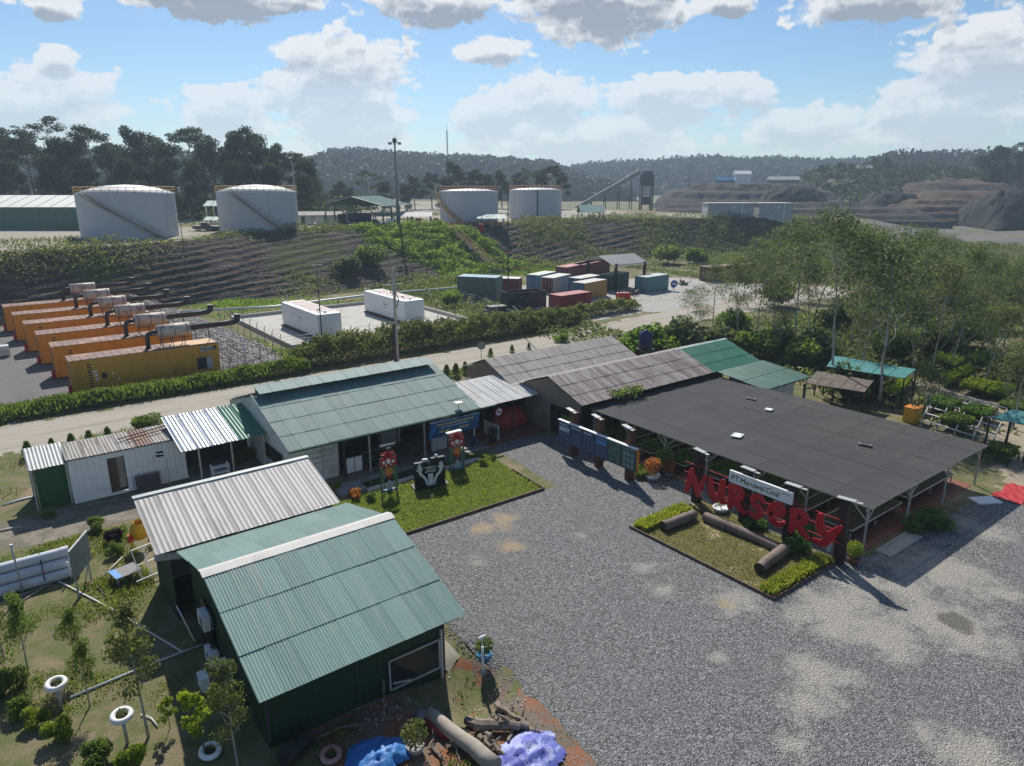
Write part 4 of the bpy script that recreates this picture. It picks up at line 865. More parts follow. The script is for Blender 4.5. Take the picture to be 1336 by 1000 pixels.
# ------------------------------------------------------------------ nursery: flat shade-net roof on pale steel posts
N = thing('nursery_shade_house', 'wide flat dark shade-net roof on pale steel posts over seedling beds', 'shade house', (33.2, 14.5, 0))
nx0, nx1, ny0, ny1, nz = 33.05, 47.1, 14.35, 34.3, 2.6
rg0 = random.Random(9); ns_, nl_ = 8, 9; pw = (nx1 - nx0) / ns_; pl = (ny1 - ny0) / nl_
def net_panel(seed):
    rg = random.Random(seed); k = 5; V = []; Q = []; hw, hl = pw / 2 + .03, pl / 2 + .05
    for j in range(k + 1):
        for i in range(k + 1):
            a, b = i / k * 2 - 1, j / k * 2 - 1; V.append((a * hw, b * hl, -.035 * (1 - a * a) * (1 - b * b) + rg.uniform(-.005, .005)))
    for j in range(k):
        for i in range(k): o_ = j * (k + 1) + i; Q.append((o_, o_ + 1, o_ + k + 2, o_ + k + 1))
    return np_mesh('net_panel', V, Q, M_net, True)
nets = [net_panel(s) for s in range(5)]
for i in range(ns_):
    for j in range(nl_):
        M = Matrix.Translation((nx0 + (i + .5) * pw, ny0 + (j + .5) * pl, nz + .01 + .007 * (i % 2) + .003 * (j % 2) + rg0.uniform(0, .002))) @ Matrix.Rotation(rg0.uniform(-.003, .003), 4, 'X') @ Matrix.Rotation(rg0.uniform(-.004, .004), 4, 'Y')
        put('net_panel', nets[rg0.randrange(5)], N, M)
M_cord = mat('seam_cord', (0.20, 0.20, 0.195), .8, .3, 3.0)
for i in range(1, ns_):
    c_ = MB(); y_ = ny0 + .1
    while y_ < ny1 - .2:
        l_ = rg0.uniform(.12, .5)
        if rg0.random() < .55: c_.bar((nx0 + i * pw, y_, nz + .045), (nx0 + i * pw, min(y_ + l_, ny1 - .1), nz + .045), .028, .012)
        y_ += l_ + rg0.uniform(.06, .4)
    c_.build('seam_cord', M_cord, N)['kind'] = 'stuff'
posts_x = (33.3, 37.9, 42.4, 46.9); posts_y = [14.6 + i * 3.22 for i in range(7)]
for ix, x in enumerate(posts_x):
    for iy, y in enumerate(posts_y):
        MB().bar((x, y, 0), (x, y, nz - .06), .085).build('post', M_steel, N)
        if ix == 0 or iy == 0:
            br = MB()
            for s in (-1, 1):
                if ix == 0 and 14 < y + s * .7 < 34.4: br.bar((x, y, nz - .85), (x, y + s * .75, nz - .14), .05)
                if iy == 0 and 33 < x + s * .7 < 47.2: br.bar((x, y, nz - .85), (x + s * .75, y, nz - .14), .05)
            br.build('knee_brace', M_steel, N)
for x in posts_x: MB().bar((x, ny0, nz - .11), (x, ny1, nz - .11), .06, .1).build('roof_beam', M_steel, N)
for y in posts_y: MB().bar((nx0, y, nz - .2), (nx1, y, nz - .2), .05, .07).build('roof_beam', M_steel, N)
MB().box(nx0 + .3, nx1 - .3, ny0 + .3, ny1 - .2, -.05, .02).build('floor', M_terra, N)
# loose boards and slits on the net
for lab, (u, v), w_, l_ in (('pale plastic tray lying on the net roof near its front edge', (962, 570), .38, .62), ('small pale plate lying on the middle of the net roof', (1003, 536), .25, .5), ('dark slat lying on the net roof toward its far end', (1128, 582), .16, .75), ('thin dark strip on the net roof near the annex', (980, 522), .14, .7)):
    x, y = P(u, v, nz); t = thing('loose_slat', lab, 'board', (x, y, nz + .06)); Mr = Matrix.Translation((x, y, nz + .075)) @ Matrix.Rotation(R(18), 4, 'Z'); MB().box(-w_, w_, -l_ / 2, l_ / 2, 0, .04, Mr).build('panel', M_white if 'pale' in lab else M_steel_dark, t); f = MB(); f.box(-w_ * .9, w_ * .9, -l_ * .42, -l_ * .36, .041, .055, Mr); f.box(-w_ * .9, w_ * .9, l_ * .36, l_ * .42, .041, .055, Mr); f.build('rim', M_steel, t)
# seedling beds: rows of benches running back from the front
bed_rows = [15.6, 18.3, 21.0, 23.7, 26.4, 29.1, 31.8]
for i, y in enumerate(bed_rows):
    for k, (x0, x1) in enumerate(((34.0, 39.4), (40.4, 46.2))):
        b = thing('seedling_bench', ('front' if k == 0 else 'rear') + f' seedling bench under the net roof, {ORD[i]} row from the big red letters end' , 'bench', (x0, y, 0), 'seedling benches under the net roof')
        MB().box(x0, x1, y, y + 1.7, .45, .56).build('tray', M_soil_dark, b)
        f = MB(); [f.bar(p, q, .06) for p, q in (((x0 - .04, y - .04, .6), (x1 + .04, y - .04, .6)), ((x0 - .04, y + 1.74, .6), (x1 + .04, y + 1.74, .6)), ((x0 - .04, y - .04, .6), (x0 - .04, y + 1.74, .6)), ((x1 + .04, y - .04, .6), (x1 + .04, y + 1.74, .6)))]; f.build('rim', M_steel, b)
        for x in (x0 + .05, (x0 + x1) / 2, x1 - .05):
            for yy in (y + .05, y + 1.65): MB().bar((x, yy, 0), (x, yy, .45), .06).build('leg', M_steel, b)
        dens = (.15 if i < 1 else .6 if i < 2 else 1.0) * (1 if k == 0 else .6)
        rg = np.random.default_rng(100 + i * 2 + k); n = int(1500 * dens); C_ = np.stack([rg.uniform(x0, x1, n), rg.uniform(y, y + 1.7, n), .6 + rg.uniform(0, 1, n) ** 1.5 * .38], 1); V_, Q_ = leaf_quads(C_, .17, rg, .5)
        put('seedlings', np_mesh('seedlings', V_, Q_, L_bed), b)['kind'] = 'stuff'

# ------------------------------------------------------------------ square posts with lamp plates: sign and notice board
def lamp_plate(mb, x, y, z, rz):
    M = Matrix.Translation((x, y, z)) @ Matrix.Rotation(rz, 4, 'Z'); mb.box(-.42, .42, -.16, .16, .08, .12, M); mb.box(-.72, -.42, -.09, .09, .05, .08, M); mb.bar(tuple(M @ Vector((0, 0, 0))), tuple(M @ Vector((0, 0, .08))), .06)
sg = thing('nursery_sign', 'big red NURSERY letters on dark posts with white name board above', 'sign', (31.2, 19, 0))
SXp = 31.25
for i, y in enumerate((23.45, 20.25, 17.6, 14.85)):
    h = (3.1, 3.05, 3.05, 3.3)[i]; MB().box(SXp, SXp + .42, y - .21, y + .21, -.1, h).build('post', M_darkpost, sg)
    lpm = MB(); lamp_plate(lpm, SXp + .2, y, h, R(80 + 7 * i)); lpm.build('lamp_plate', M_steel, sg)
rail = MB()
for z in (1.15, 1.75, 2.35): rail.bar((SXp - .05, 24.2, z), (SXp - .05, 14.6, z), .035)
rail.build('rail', M_redmat, sg)
MB().box(SXp - .16, SXp - .02, 17.4, 21.15, 2.2, 2.86).build('name_board', M_white, sg)
yw = 20.98
for wd in ('PT', 'Maruwai', 'Coal'):                                   # one part per word, set one after the other
    tm = text_mesh(wd, .425, M_black, .003, 0); wx_ = [v.co.x for v in tm.vertices]; yw -= (max(wx_) - min(wx_)) / 2; put('lettering', tm, sg, face_matrix((SXp - .172, yw, 2.5), (-1, 0, 0))); yw -= (max(wx_) - min(wx_)) / 2 + .13
mb = MB(); rgd = random.Random(2); Mt = face_matrix((SXp - .166, 17.75, 2.67), (-1, 0, 0)); dashes(mb, -.2, .25, 0, .05, rgd, Mt @ Matrix.Rotation(R(-90), 4, 'X'), lo=.05, hi=.15, y=-.001); mb.build('small_mark', M_steel_dark, sg)
# each letter: brush strokes of changing width; unit box, x right, y up
def cr(pts, n=7):
    P_ = [np.array(p, float) for p in pts]; P_ = [2 * P_[0] - P_[1]] + P_ + [2 * P_[-1] - P_[-2]]; out = []
    for i in range(1, len(P_) - 2):
        for k in range(n):
            t = k / n; a, b, c, d = P_[i - 1:i + 3]; out.append(.5 * ((2 * b) + (-a + c) * t + (2 * a - 5 * b + 4 * c - d) * t * t + (-a + 3 * b - 3 * c + d) * t ** 3))
    return out + [P_[-2]]
GLYPH = {  # (x, y, half width)
    'N': [[(.02, .0, .09), (.14, .45, .13), (.24, .98, .12)], [(.22, .92, .11), (.48, .5, .14), (.66, .06, .13)], [(.66, .08, .12), (.78, .5, .11), (.98, 1.0, .07)]],
    'u': [[(.06, .92, .08), (.10, .45, .14), (.28, .12, .13), (.52, .18, .12), (.72, .5, .11)], [(.72, .95, .11), (.70, .5, .14), (.78, .15, .13), (1.0, .14, .05)]],
    'R': [[(.10, .95, .12), (.16, .5, .14), (.10, .02, .11)], [(.02, .86, .06), (.35, 1.0, .11), (.74, .88, .13), (.70, .58, .12), (.30, .46, .09)], [(.36, .48, .10), (.62, .22, .13), (1.02, .0, .08)]],
    'S': [[(.92, .80, .08), (.66, .97, .12), (.30, .85, .13), (.32, .60, .13), (.66, .44, .14), (.78, .2, .14), (.48, .02, .13), (.08, .10, .09)]],
    'e': [[(.20, .42, .09), (.52, .52, .11), (.82, .70, .12), (.62, .94, .12), (.26, .78, .14), (.14, .42, .15), (.34, .1, .14), (.68, .06, .12), (.98, .24, .06)]],
    'Y': [[(.18, 1.0, .11), (.22, .62, .14), (.40, .42, .13), (.66, .5, .11)], [(1.02, .92, .06), (.80, .62, .12), (.62, .28, .13), (.36, .04, .12), (.02, .04, .07)]]}
def brush_letter(ch, y_left, y_right, z0, z1, tilt=0):
    mb = MB(); w, h = (y_left - y_right), (z1 - z0)
    for si, st in enumerate(GLYPH[ch]):
        pts = cr(st); n = len(pts); base = len(mb.v); dep = .10 + .006 * si
        Lp = []; Rp = []
        for i in range(n):
            d = pts[min(i + 1, n - 1)][:2] - pts[max(i - 1, 0)][:2]; d = np.array([d[0] * w, d[1] * h]); d /= np.linalg.norm(d) + 1e-9; nr = np.array([-d[1], d[0]])
            c = np.array([pts[i][0] * w, pts[i][1] * h]); r = pts[i][2] * h * 1.10; Lp.append(c + nr * r); Rp.append(c - nr * r)
        c0 = np.array([pts[0][0] * w, pts[0][1] * h]); c1 = np.array([pts[-1][0] * w, pts[-1][1] * h])
        ring = Lp + [c1 + (Lp[-1] - c1) * math.cos(t) + (np.array([(Lp[-1] - c1)[1], -(Lp[-1] - c1)[0]])) * math.sin(t) for t in (.8, 1.57, 2.3)] + Rp[::-1] + [c0 + (Rp[0] - c0) * math.cos(t) + np.array([(Rp[0] - c0)[1], -(Rp[0] - c0)[0]]) * math.sin(t) for t in (.8, 1.57, 2.3)]
        # body as a strip of quads front and back, with a rounded shoulder
        def V3(p, dx, k=1.0, cc=None): return (SXp - .07 - dx, y_left - p[0], z0 + p[1])
        m = len(ring)
        cen = [(np.array(Lp[i]) + np.array(Rp[i])) / 2 for i in range(n)]
        for i in range(n - 1):
            mb.face([V3(Lp[i] * .84 + cen[i] * .16, dep), V3(Rp[i] * .84 + cen[i] * .16, dep), V3(Rp[i + 1] * .84 + cen[i + 1] * .16, dep), V3(Lp[i + 1] * .84 + cen[i + 1] * .16, dep)])
            mb.face([V3(Lp[i], dep - .03), V3(Lp[i] * .84 + cen[i] * .16, dep), V3(Lp[i + 1] * .84 + cen[i + 1] * .16, dep), V3(Lp[i + 1], dep - .03)])
            mb.face([V3(Rp[i] * .84 + cen[i] * .16, dep), V3(Rp[i], dep - .03), V3(Rp[i + 1], dep - .03), V3(Rp[i + 1] * .84 + cen[i + 1] * .16, dep)])
        for endc, L0, R0, sgn in ((c0, Lp[0], Rp[0], -1), (c1, Lp[-1], Rp[-1], 1)):
            v = L0 - endc; pv = np.array([v[1], -v[0]]) * sgn; fan = [endc + v * math.cos(t) + pv * math.sin(t) for t in np.linspace(0, math.pi, 7)]
            mb.face([V3(endc + (q - endc) * .84, dep) for q in (fan if sgn < 0 else fan[::-1])])
            for a_, b_ in zip(fan[:-1], fan[1:]): mb.face([V3(a_, dep - .03), V3(endc + (a_ - endc) * .84, dep), V3(endc + (b_ - endc) * .84, dep), V3(b_, dep - .03)]); mb.face([V3(a_, dep - .03), V3(b_, dep - .03), V3(b_, 0), V3(a_, 0)])
        for side in (Lp, Rp):
            for i in range(n - 1): mb.face([V3(side[i], dep - .03), V3(side[i + 1], dep - .03), V3(side[i + 1], 0), V3(side[i], 0)])
    return mb.build('letter', M_red, sg)
for ch, px in zip('NuRSeRY', ((896, 921, 616, 646), (925, 949, 625, 656), (951, 972, 636, 666), (976, 998, 646, 675), (1002, 1026, 656, 685), (1031, 1056, 667, 698), (1062, 1096, 677, 713))):
    um = (px[0] + px[1]) / 2; yl = PX(px[0], (px[2] + px[3]) / 2, SXp - .1)[0]; yr = PX(px[1], (px[2] + px[3]) / 2, SXp - .1)[0]; zb_ = PX(um, px[3], SXp - .1)[1]; zt_ = PX(um, px[2], SXp - .1)[1]
    brush_letter(ch, yl, yr, zb_, zt_)
# chains hanging between the outer post and the ground
MB().tube([(SXp - .1, 23.1, 1.1), (SXp - .3, 22.7, .75), (SXp - .1, 22.3, .5)], .015, 5).build('cable', M_white, sg)
MB().box(SXp - .12, SXp - .02, 15.15, 15.35, .55, 1.0).build('switch_box', M_steel, sg)

# notice board
nb = thing('notice_board', 'long blue notice board with six printed panels on brown posts', 'notice board', (30.4, 30.7, 0))
for i, y in enumerate((33.2, 30.75, 28.05)):
    h = (3.05, 3.25, 3.3)[i]; MB().box(30.52, 30.95, y - .21, y + .21, -.1, h).build('post', M_brownpost, nb); lpm = MB(); lamp_plate(lpm, 30.7, y + .35, h, R(75)); lpm.build('lamp_plate', M_steel, nb)
bz0, bz1, byl, byr = .85, 2.32, 34.3, 27.2
MB().box(30.33, 30.5, byr, byl, bz0, bz1).build('backing', M_steel_dark, nb); MB().box(30.26, 30.5, byr - .04, byl + .04, bz1, bz1 + .05).build('top_rail', M_white, nb)
pm_ = [print_material('poster_%d' % i, (((0.010, 0.035, 0.085), (0.018, 0.06, 0.14)) if i < 4 else ((0.018, 0.055, 0.085), (0.05, 0.11, 0.11))), (0.17, 0.24, 0.31) if i < 4 else (0.10, 0.17, 0.12), ((26, 1) if i % 2 else (18, 1)), (8, 11, 10, 9, 7, 5)[i], .5) for i in range(6)]
pw_ = (byl - byr) / 6; rgd = random.Random(12)
for i in range(6):
    y1 = byl - i * pw_ - .03; y0 = byl - (i + 1) * pw_ + .03; p = MB().box(30.29, 30.328, y0, y1, bz0 + .03, bz1 - .03).build('poster', pm_[i], nb)
    Mh = face_matrix((30.287, y1, bz0), (-1, 0, 0)) @ Matrix.Rotation(R(-90), 4, 'X'); h = MB()
    dashes(h, .12, 1.0, 1.28, .07, rgd, Mh, y=-.001); 
    if i == 0:
        for a in range(5): h.box(.12 + a * .2, .26 + a * .2, -.004, -.001, .80, 1.12, Mh)
    elif i == 3: h.box(.1, 1.0, -.004, -.001, .95, 1.14, Mh)
    elif i >= 4:
        for a in range(3):
            for b in range(3): h.box(.12 + a * .33, .34 + a * .33, -.004, -.001, .15 + b * .36, .40 + b * .36, Mh)
    h.build('printed_block', (M_inkW, M_inkW, M_inkW, M_skyblue, mat('photo_green', (0.09, 0.17, 0.10), .5, .3, 5), mat('photo_pale', (0.20, 0.27, 0.25), .5, .35, 5))[i], p)
MB().box(30.32, 30.5, byr - .1, byr - .04, bz0, bz1).build('end_rail', M_gold, nb)

# ------------------------------------------------------------------ small lawn beds with wooden edging
def turf_material(name, g1_, g2_, bare, amt):
    m, nt, bs, geo, out = base_mat(name); pos = geo.outputs['Position']; n1 = noise(nt, pos, 7, 5, .65); n2 = noise(nt, pos, .7, 5, .65, .4); n3 = noise(nt, pos, 30, 2, .6)
    c = mixc(nt, n1, g1_, g2_); c = mixc(nt, mth(nt, 'MULTIPLY', smooth(nt, n2, amt, amt + .1), .9), c, mixc(nt, n3, bare, tuple(x * 1.3 for x in bare)))
    link(nt, c, bs.inputs['Base Color']); bs.inputs['Roughness'].default_value = .95; bs.inputs['Specular IOR Level'].default_value = .15; bump(nt, bs, mth(nt, 'ADD', n1, n3), .8, .05); return m
M_turf = turf_material('turf', (0.105, 0.145, 0.026), (0.16, 0.20, 0.045), (0.24, 0.20, 0.11), .62)
M_turf_dry = turf_material('turf_dry', (0.125, 0.120, 0.045), (0.19, 0.17, 0.07), (0.40, 0.33, 0.20), .56)
sheet('lawn', [(13.2, 30.3), (25.5, 30.2), (25.7, 33.5), (26.2, 36.9), (24.8, 37.6), (24.6, 36.1), (13.2, 36.1)], .03, .25, M_turf, .04, 9)
sheet('sign_bed_lawn', [(26.15, 15.0), (31.6, 15.0), (31.9, 23.6), (26.15, 23.5)], .03, .25, M_turf_dry, .03, 10)
def edging(name, label, pts):
    t = thing(name, label, 'edging', (*pts[0], 0))
    for a, b in zip(pts[:-1], pts[1:]):
        a = Vector(a); b = Vector(b); n = max(1, round((b - a).length / 2.4))
        for i in range(n):
            p = a.lerp(b, i / n); q_ = a.lerp(b, (i + 1) / n); MB().bar((p.x, p.y, .05), (q_.x, q_.y, .05), .06, .2).build('board', M_plank, t)
edging('lawn_edging', 'wooden edging boards along the bright green lawn', [(13.2, 30.2), (25.55, 30.1), (25.8, 33.6)])
edging('sign_bed_edging', 'wooden edging boards round the lettered sign bed', [(26.05, 23.6), (26.1, 14.9), (31.5, 14.9)])
def turf_blades(name, label, inside, x0, x1, y0, y1, n, h, mat_, seed, z=.03):
    rg = np.random.default_rng(seed); x = rg.uniform(x0, x1, n); y = rg.uniform(y0, y1, n); k = inside(x, y); C_ = np.stack([x[k], y[k], np.full(k.sum(), z)], 1); return stuff(name, blade_quads(C_, h, rg, .05), mat_, label, 'grass')
turf_blades('grass', 'short bright grass blades on the lawn in front of the long house', wavy_poly([(13.2, 30.3), (25.5, 30.25), (25.7, 33.5), (26.1, 36.8), (24.8, 37.4), (24.6, 36.0), (13.2, 36)], .05, 2), 13, 26, 30, 37.5, 26000, .11, L_grass, 31)
turf_blades('grass', 'thin dry grass blades in the sign bed', wavy_poly([(26.3, 15.2), (31.4, 15.2), (31.6, 23.3), (26.3, 23.3)], .05, 2), 26, 32, 15, 23.6, 9000, .08, L_dry, 32)
# taller yellow-green clumps at the two ends of the sign bed
def strip(x0, x1, y0, y1, n, h, seed): rg = np.random.default_rng(seed); C_ = np.stack([rg.uniform(x0, x1, n), rg.uniform(y0, y1, n), np.full(n, .02)], 1); return blade_quads(C_, h, rg, .09, .7)
L_bright = leafmat('leaf_bright', (0.20, 0.24, 0.03), (0.34, 0.36, 0.06), .4, .4, 1.2)
for lab, b in (('yellow-green border plants at the notice board end of the sign bed', (26.3, 30.2, 22.7, 23.5)), ('yellow-green border plants along the near end of the sign bed', (26.2, 31.2, 15.0, 15.7))):
    o = put('border_plant', np_mesh('border_plant', *strip(*b, 2600, .34, int(b[2])), L_bright)); tag(o, lab, 'plants', None, 'stuff')
# logs lying in the sign bed
def log_thing(name, label, a, b, r, mats_=(None, None), seed=0, group=None):
    a = Vector(a); b = Vector(b); rg = random.Random(seed); t = thing(name, label, 'log', (a.x, a.y, 0), group); k = 7; pts = [a.lerp(b, i / k) + Vector((rg.uniform(-.03, .03), rg.uniform(-.03, .03), rg.uniform(-.012, .012))) for i in range(k + 1)]
    MB().tube(pts, [r * rg.uniform(.92, 1.08) for _ in pts], 14, cap=False).build('bark', mats_[0] or M_log, t)
    for p, q_ in ((pts[0], pts[1]), (pts[-1], pts[-2])):
        d = (p - q_).normalized(); MB().tube([p - d * .03, p + d * .006], [r * .97, r * .93], 14).build('cut_end', mats_[1] or M_logend, t)
    return t
log_thing('log', 'short thick log on the left side of the sign bed', (27.15, 22.2, .3), (29.6, 22.15, .27), .29, seed=1)
log_thing('log', 'long log lying parallel to the big red letters', (29.9, 21.6, .27), (30.1, 17.2, .24), .26, seed=2)
log_thing('log', 'short thick log on the right near the bed corner', (27.5, 16.6, .3), (30.2, 16.95, .27), .28, seed=3)
def bowl_plant(label, x, y, r, bowlm, leafm, hh, n, seed, name='potted_plant', tall=1.0, ls=.14):
    t = thing(name, label, 'plant', (x, y, 0)); MB().lathe([(0, .0), (r * .7, 0), (r, .26), (r * 1.02, .3), (r * .9, .3), (r * .85, .24), (0, .22)], (x, y, 0), 18).build('pot', bowlm, t)
    rg = np.random.default_rng(seed); C_ = in_ball(n, rg, .25) * np.array([hh, hh, hh * tall]) + np.array([x, y, .35 + hh * tall]); put('foliage', np_mesh('pot_foliage', *leaf_quads(C_, ls, rg), leafm), t); MB().tube([(x, y, .2), (x + .03, y, .4 + hh * tall)], [.03, .015], 5).build('stem', M_bark, t); return t
bowl_plant('round white bowl planter behind the letters, nearly bare', *P(940, 668), .45, M_white, L_young, .25, 60, 1)
bowl_plant('orange and green potted shrub in white bowl by the notice board', *P(851, 625), .5, M_white, L_rust, .55, 700, 2)
bowl_plant('green potted shrub behind the orange one by the notice board', *P(866, 618), .4, M_black, L_young, .6, 800, 3, tall=1.25)
bowl_plant('orange flowering shrub beside the notice board corner', *P(872, 622), .35, M_conc_old, L_rust, .42, 420, 4)
bowl_plant('clipped lime green ball shrub by the last sign post', *P(1113, 735), .28, M_terra, L_lime, .42, 900, 5, ls=.10)
for i, (u, v, s, lab) in enumerate(((985, 690, .5, 'dark green shrub under the letter S of the sign'), (1035, 715, .6, 'broad dark green shrub under the last letters of the sign'), (1052, 700, .45, 'small leafy shrub behind the last letters'), (1205, 690, .75, 'low dark shrub at the open end of the shade house'), (1218, 683, .65, 'second low shrub at the open end of the shade house'), (836, 618, .5, 'leafy green bush at the right foot of the notice board'))):
    x, y = P(u, v); o = thing('low_shrub', lab, 'shrub', (x, y, 0)); rg = np.random.default_rng(60 + i); C_ = np.concatenate([in_ball(330, rg, .3) * s * np.array([.8, .8, .6]) + np.array([x + rg.normal() * s * .6, y + rg.normal() * s * .6, s * .5]) for _ in range(4)]); put('foliage', np_mesh('shrub_foliage', *leaf_quads(C_, .16, rg), L_bed if i != 5 else L_young), o); MB().tube([(x, y, -.05), (x, y, s * .6)], .03, 5).build('stem', M_bark, o)
sl_ = thing('concrete_step', 'pale concrete slab at the corner post of the shade house', 'slab', (34, 13.4, 0)); sx_, sy_ = P(1160, 722); MB().box(34.0, 37.4, 13.5, 14.3, .0, .07).build('slab', M_conc, sl_)
ws = thing('white_sheet', 'white plastic sheet lying on the ground beside the red tarpaulin', 'sheet', (*P(1285, 655), 0)); x, y = P(1285, 654); MB().box(-.75, .75, -.45, .45, .01, .09, Matrix.Translation((x, y, 0)) @ Matrix.Rotation(R(-30), 4, 'Z')).build('sheet', M_white, ws)
rt = thing('red_groundsheet', 'red tarpaulin spread on the sandy path at the right', 'tarpaulin', (*P(1325, 645), 0)); x, y = P(1326, 645); mb = MB(); 
for i in range(8):
    for j in range(5):
        def pz(a, b): return (x + (a - 4) * .38, y + (b - 2.5) * .32 + .1 * math.sin(a * 1.3), .02 + .06 * abs(math.sin(a * 1.7 + b * 2.1)))
        mb.face([pz(i, j), pz(i + 1, j), pz(i + 1, j + 1), pz(i, j + 1)])
mb.build('sheet', M_redmat, rt)

# ------------------------------------------------------------------ monument and carved panels on the lawn
wkw = thing('stone_kerb_walk', 'pale stone kerb along the back of the lawn', 'kerb', (17, 36.3, 0))
for i in range(9): MB().box(16.9 + i * .92, 17.79 + i * .92, 36.12, 36.5, -.02, .16 + .004 * (i % 2)).build('stone', mat('pale_stone', (0.50, 0.45, 0.39), .8, .1, 1.5, (0.3, .25, .2), .5, 1) if i == 0 else MATS['pale_stone'], wkw)
struct(put('pond_water', MB().box(17.2, 23.2, 36.55, 37.7, -.1, .02).mesh('pond_water', mat('pond', (0.045, 0.065, 0.018), .12, .1, 1.0))))
struct(put('patio_paving', MB().box(14.2, 27.0, 37.75, 38.28, -.1, .05).mesh('patio', M_conc_old)))
gs = thing('grey_step_slab', 'flat grey slab at the end of the stone kerb', 'slab', (15.6, 36.8, 0)); MB().box(15.4, 17.0, 36.4, 37.5, .0, .2).build('slab', M_conc_old, gs)
bb_ = thing('leaning_grey_slab', 'tall dark grey slab standing behind the right carved panel', 'slab', (23.3, 37.4, 0)); MB().box(23.0, 24.0, 36.75, 36.95, 0, 2.15).build('slab', mat('grey_slab', (0.10, 0.10, 0.10), .7, .1, 1.5), bb_); MB().box(22.95, 24.05, 36.7, 37.0, 2.15, 2.25).build('cap', M_white, bb_)

def carved_panel(label, x, y, rz, crest=True):
    t = thing('carved_panel', label, 'panel', (x, y, .03), 'carved panels on the lawn'); M = Matrix.Translation((x, y, 0)) @ Matrix.Rotation(rz, 4, 'Z')
    B_ = lambda a, b, c, d, e, f_: MB().box(a, b, c, d, e, f_, M)
    for s in (-1, 1): B_(s * .48 - .04, s * .48 + .04, -.04, .04, 0, 2.15).build('post', M_teal_trim, t)
    B_(-.52, .52, -.06, -.042, 1.62, 2.2).build('top_board', M_redmat, t)
    mf = MB()
    for s in (-.32, 0, .32): mf.lathe([(0, 0), (.085, 0)], (0, 0, 0), 10); 
    mf = MB()
    for s, zz, r_ in ((-.3, 1.9, .09), (.3, 1.9, .09), (0, 1.95, .14), (-.15, 1.72, .05), (.15, 1.72, .05)):
        mf.face([tuple(M @ Vector((s + r_ * math.cos(k * .785), -.066, zz + r_ * 1.2 * math.sin(k * .785)))) for k in range(8)])
    mf.build('white_flower', M_white, t)
    pet = MB()
    for k in range(9):
        a = k * 2 * math.pi / 9; c, s = math.cos(a), math.sin(a); z0 = 1.33
        pet.face([tuple(M @ Vector(p)) for p in ((0, -.075, z0), (.16 * c - .08 * s, -.082, z0 + .16 * s + .08 * c), (.36 * c, -.075, z0 + .34 * s), (.16 * c + .08 * s, -.082, z0 + .16 * s - .08 * c))])
    pet.build('orange_petal', M_gold, t)
    hb = MB(); hb.face([tuple(M @ Vector(p)) for p in ((0, -.07, .78), (.17, -.07, 1.02), (.12, -.07, 1.14), (0, -.07, 1.06), (-.12, -.07, 1.14), (-.17, -.07, 1.02))]); hb.build('red_heart', M_redmat, t)
    fg = MB(); fg.face([tuple(M @ Vector(p)) for p in ((-.16, -.068, .12), (.16, -.068, .12), (.20, -.068, .42), (.08, -.068, .72), (-.08, -.068, .72), (-.20, -.068, .42))]); fg.build('grey_figure', M_greygrad, t)
    for s in (-1, 1):
        MB().tube([tuple(M @ Vector((s * p, -.05, z))) for p, z in ((.44, 1.6), (.30, 1.25), (.42, .9), (.30, .5), (.38, .1))], .022, 5).build('tendril', M_lime_trim, t); MB().tube([tuple(M @ Vector((s * p, -.05, z))) for p, z in ((.2, 1.0), (.42, .75), (.25, .3), (.44, .12))], .02, 5).build('tendril', M_teal_trim, t)
    B_(-.5, .5, -.05, .05, .06, .14).build('bottom_rail', M_skyblue, t); B_(-.5, .5, -.03, .03, 1.55, 1.61).build('middle_rail', M_teal_trim, t)
    cr_ = MB()
    for k in range(7):
        a = math.pi * (k + .5) / 7; cr_.tube([tuple(M @ Vector(p)) for p in ((0, 0, 2.2), (.22 * math.cos(a), 0, 2.25 + .22 * math.sin(a)), (.5 * math.cos(a), .0, 2.3 + .34 * math.sin(a)))], [.04, .055, .02], 5)
    cr_.build('floral_crest', M_redmat, t)
    if crest:
        pl_ = MB(); rgd = random.Random(1); Mq = M @ Matrix.Translation((-.45, -.03, 2.85)) @ Matrix.Rotation(R(-4), 4, 'Y'); dashes(pl_, 0, .95, .1, .10, rgd, Mq, lo=.06, hi=.16, gap=.02); dashes(pl_, .35, .65, -.1, .09, rgd, Mq, lo=.08, hi=.18, gap=.02); pl_.build('white_lettering', M_white, t)
        MB().box(-.5, .5, .0, .03, 2.72, 3.02, M).build('name_plate', M_black, t); MB().tube([tuple(M @ Vector((0, .04, 2.1))), tuple(M @ Vector((0, .04, 2.8)))], .025, 5).build('support_rod', M_steel_dark, t)
carved_panel('colourful carved panel with white script above, left of the black monument', 18.05, 35.6, R(-8))
carved_panel('colourful carved panel right of the black monument', 23.05, 35.85, R(-8), False)
mo = thing('black_monument', 'black stone monument with two white carved hands', 'monument', (20.3, 34.8, .03)); M = Matrix.Translation((20.35, 34.75, .03)) @ Matrix.Rotation(R(-12), 4, 'Z')
MB().box(-1.1, 1.1, -.45, .4, 0, .12, M).build('plinth', M_black, mo)
MB().box(-.95, -.12, -.12, .12, .12, 1.62, M).build('slab', M_black, mo); MB().box(.12, .98, -.1, .14, .12, 1.78, M).build('slab', M_black, mo); MB().box(-.12, .12, -.06, .08, .12, 1.2, M).build('slab', M_black, mo); MB().box(-.14, .16, -.19, -.13, .12, .85, M).build('white_strip', M_white, mo)
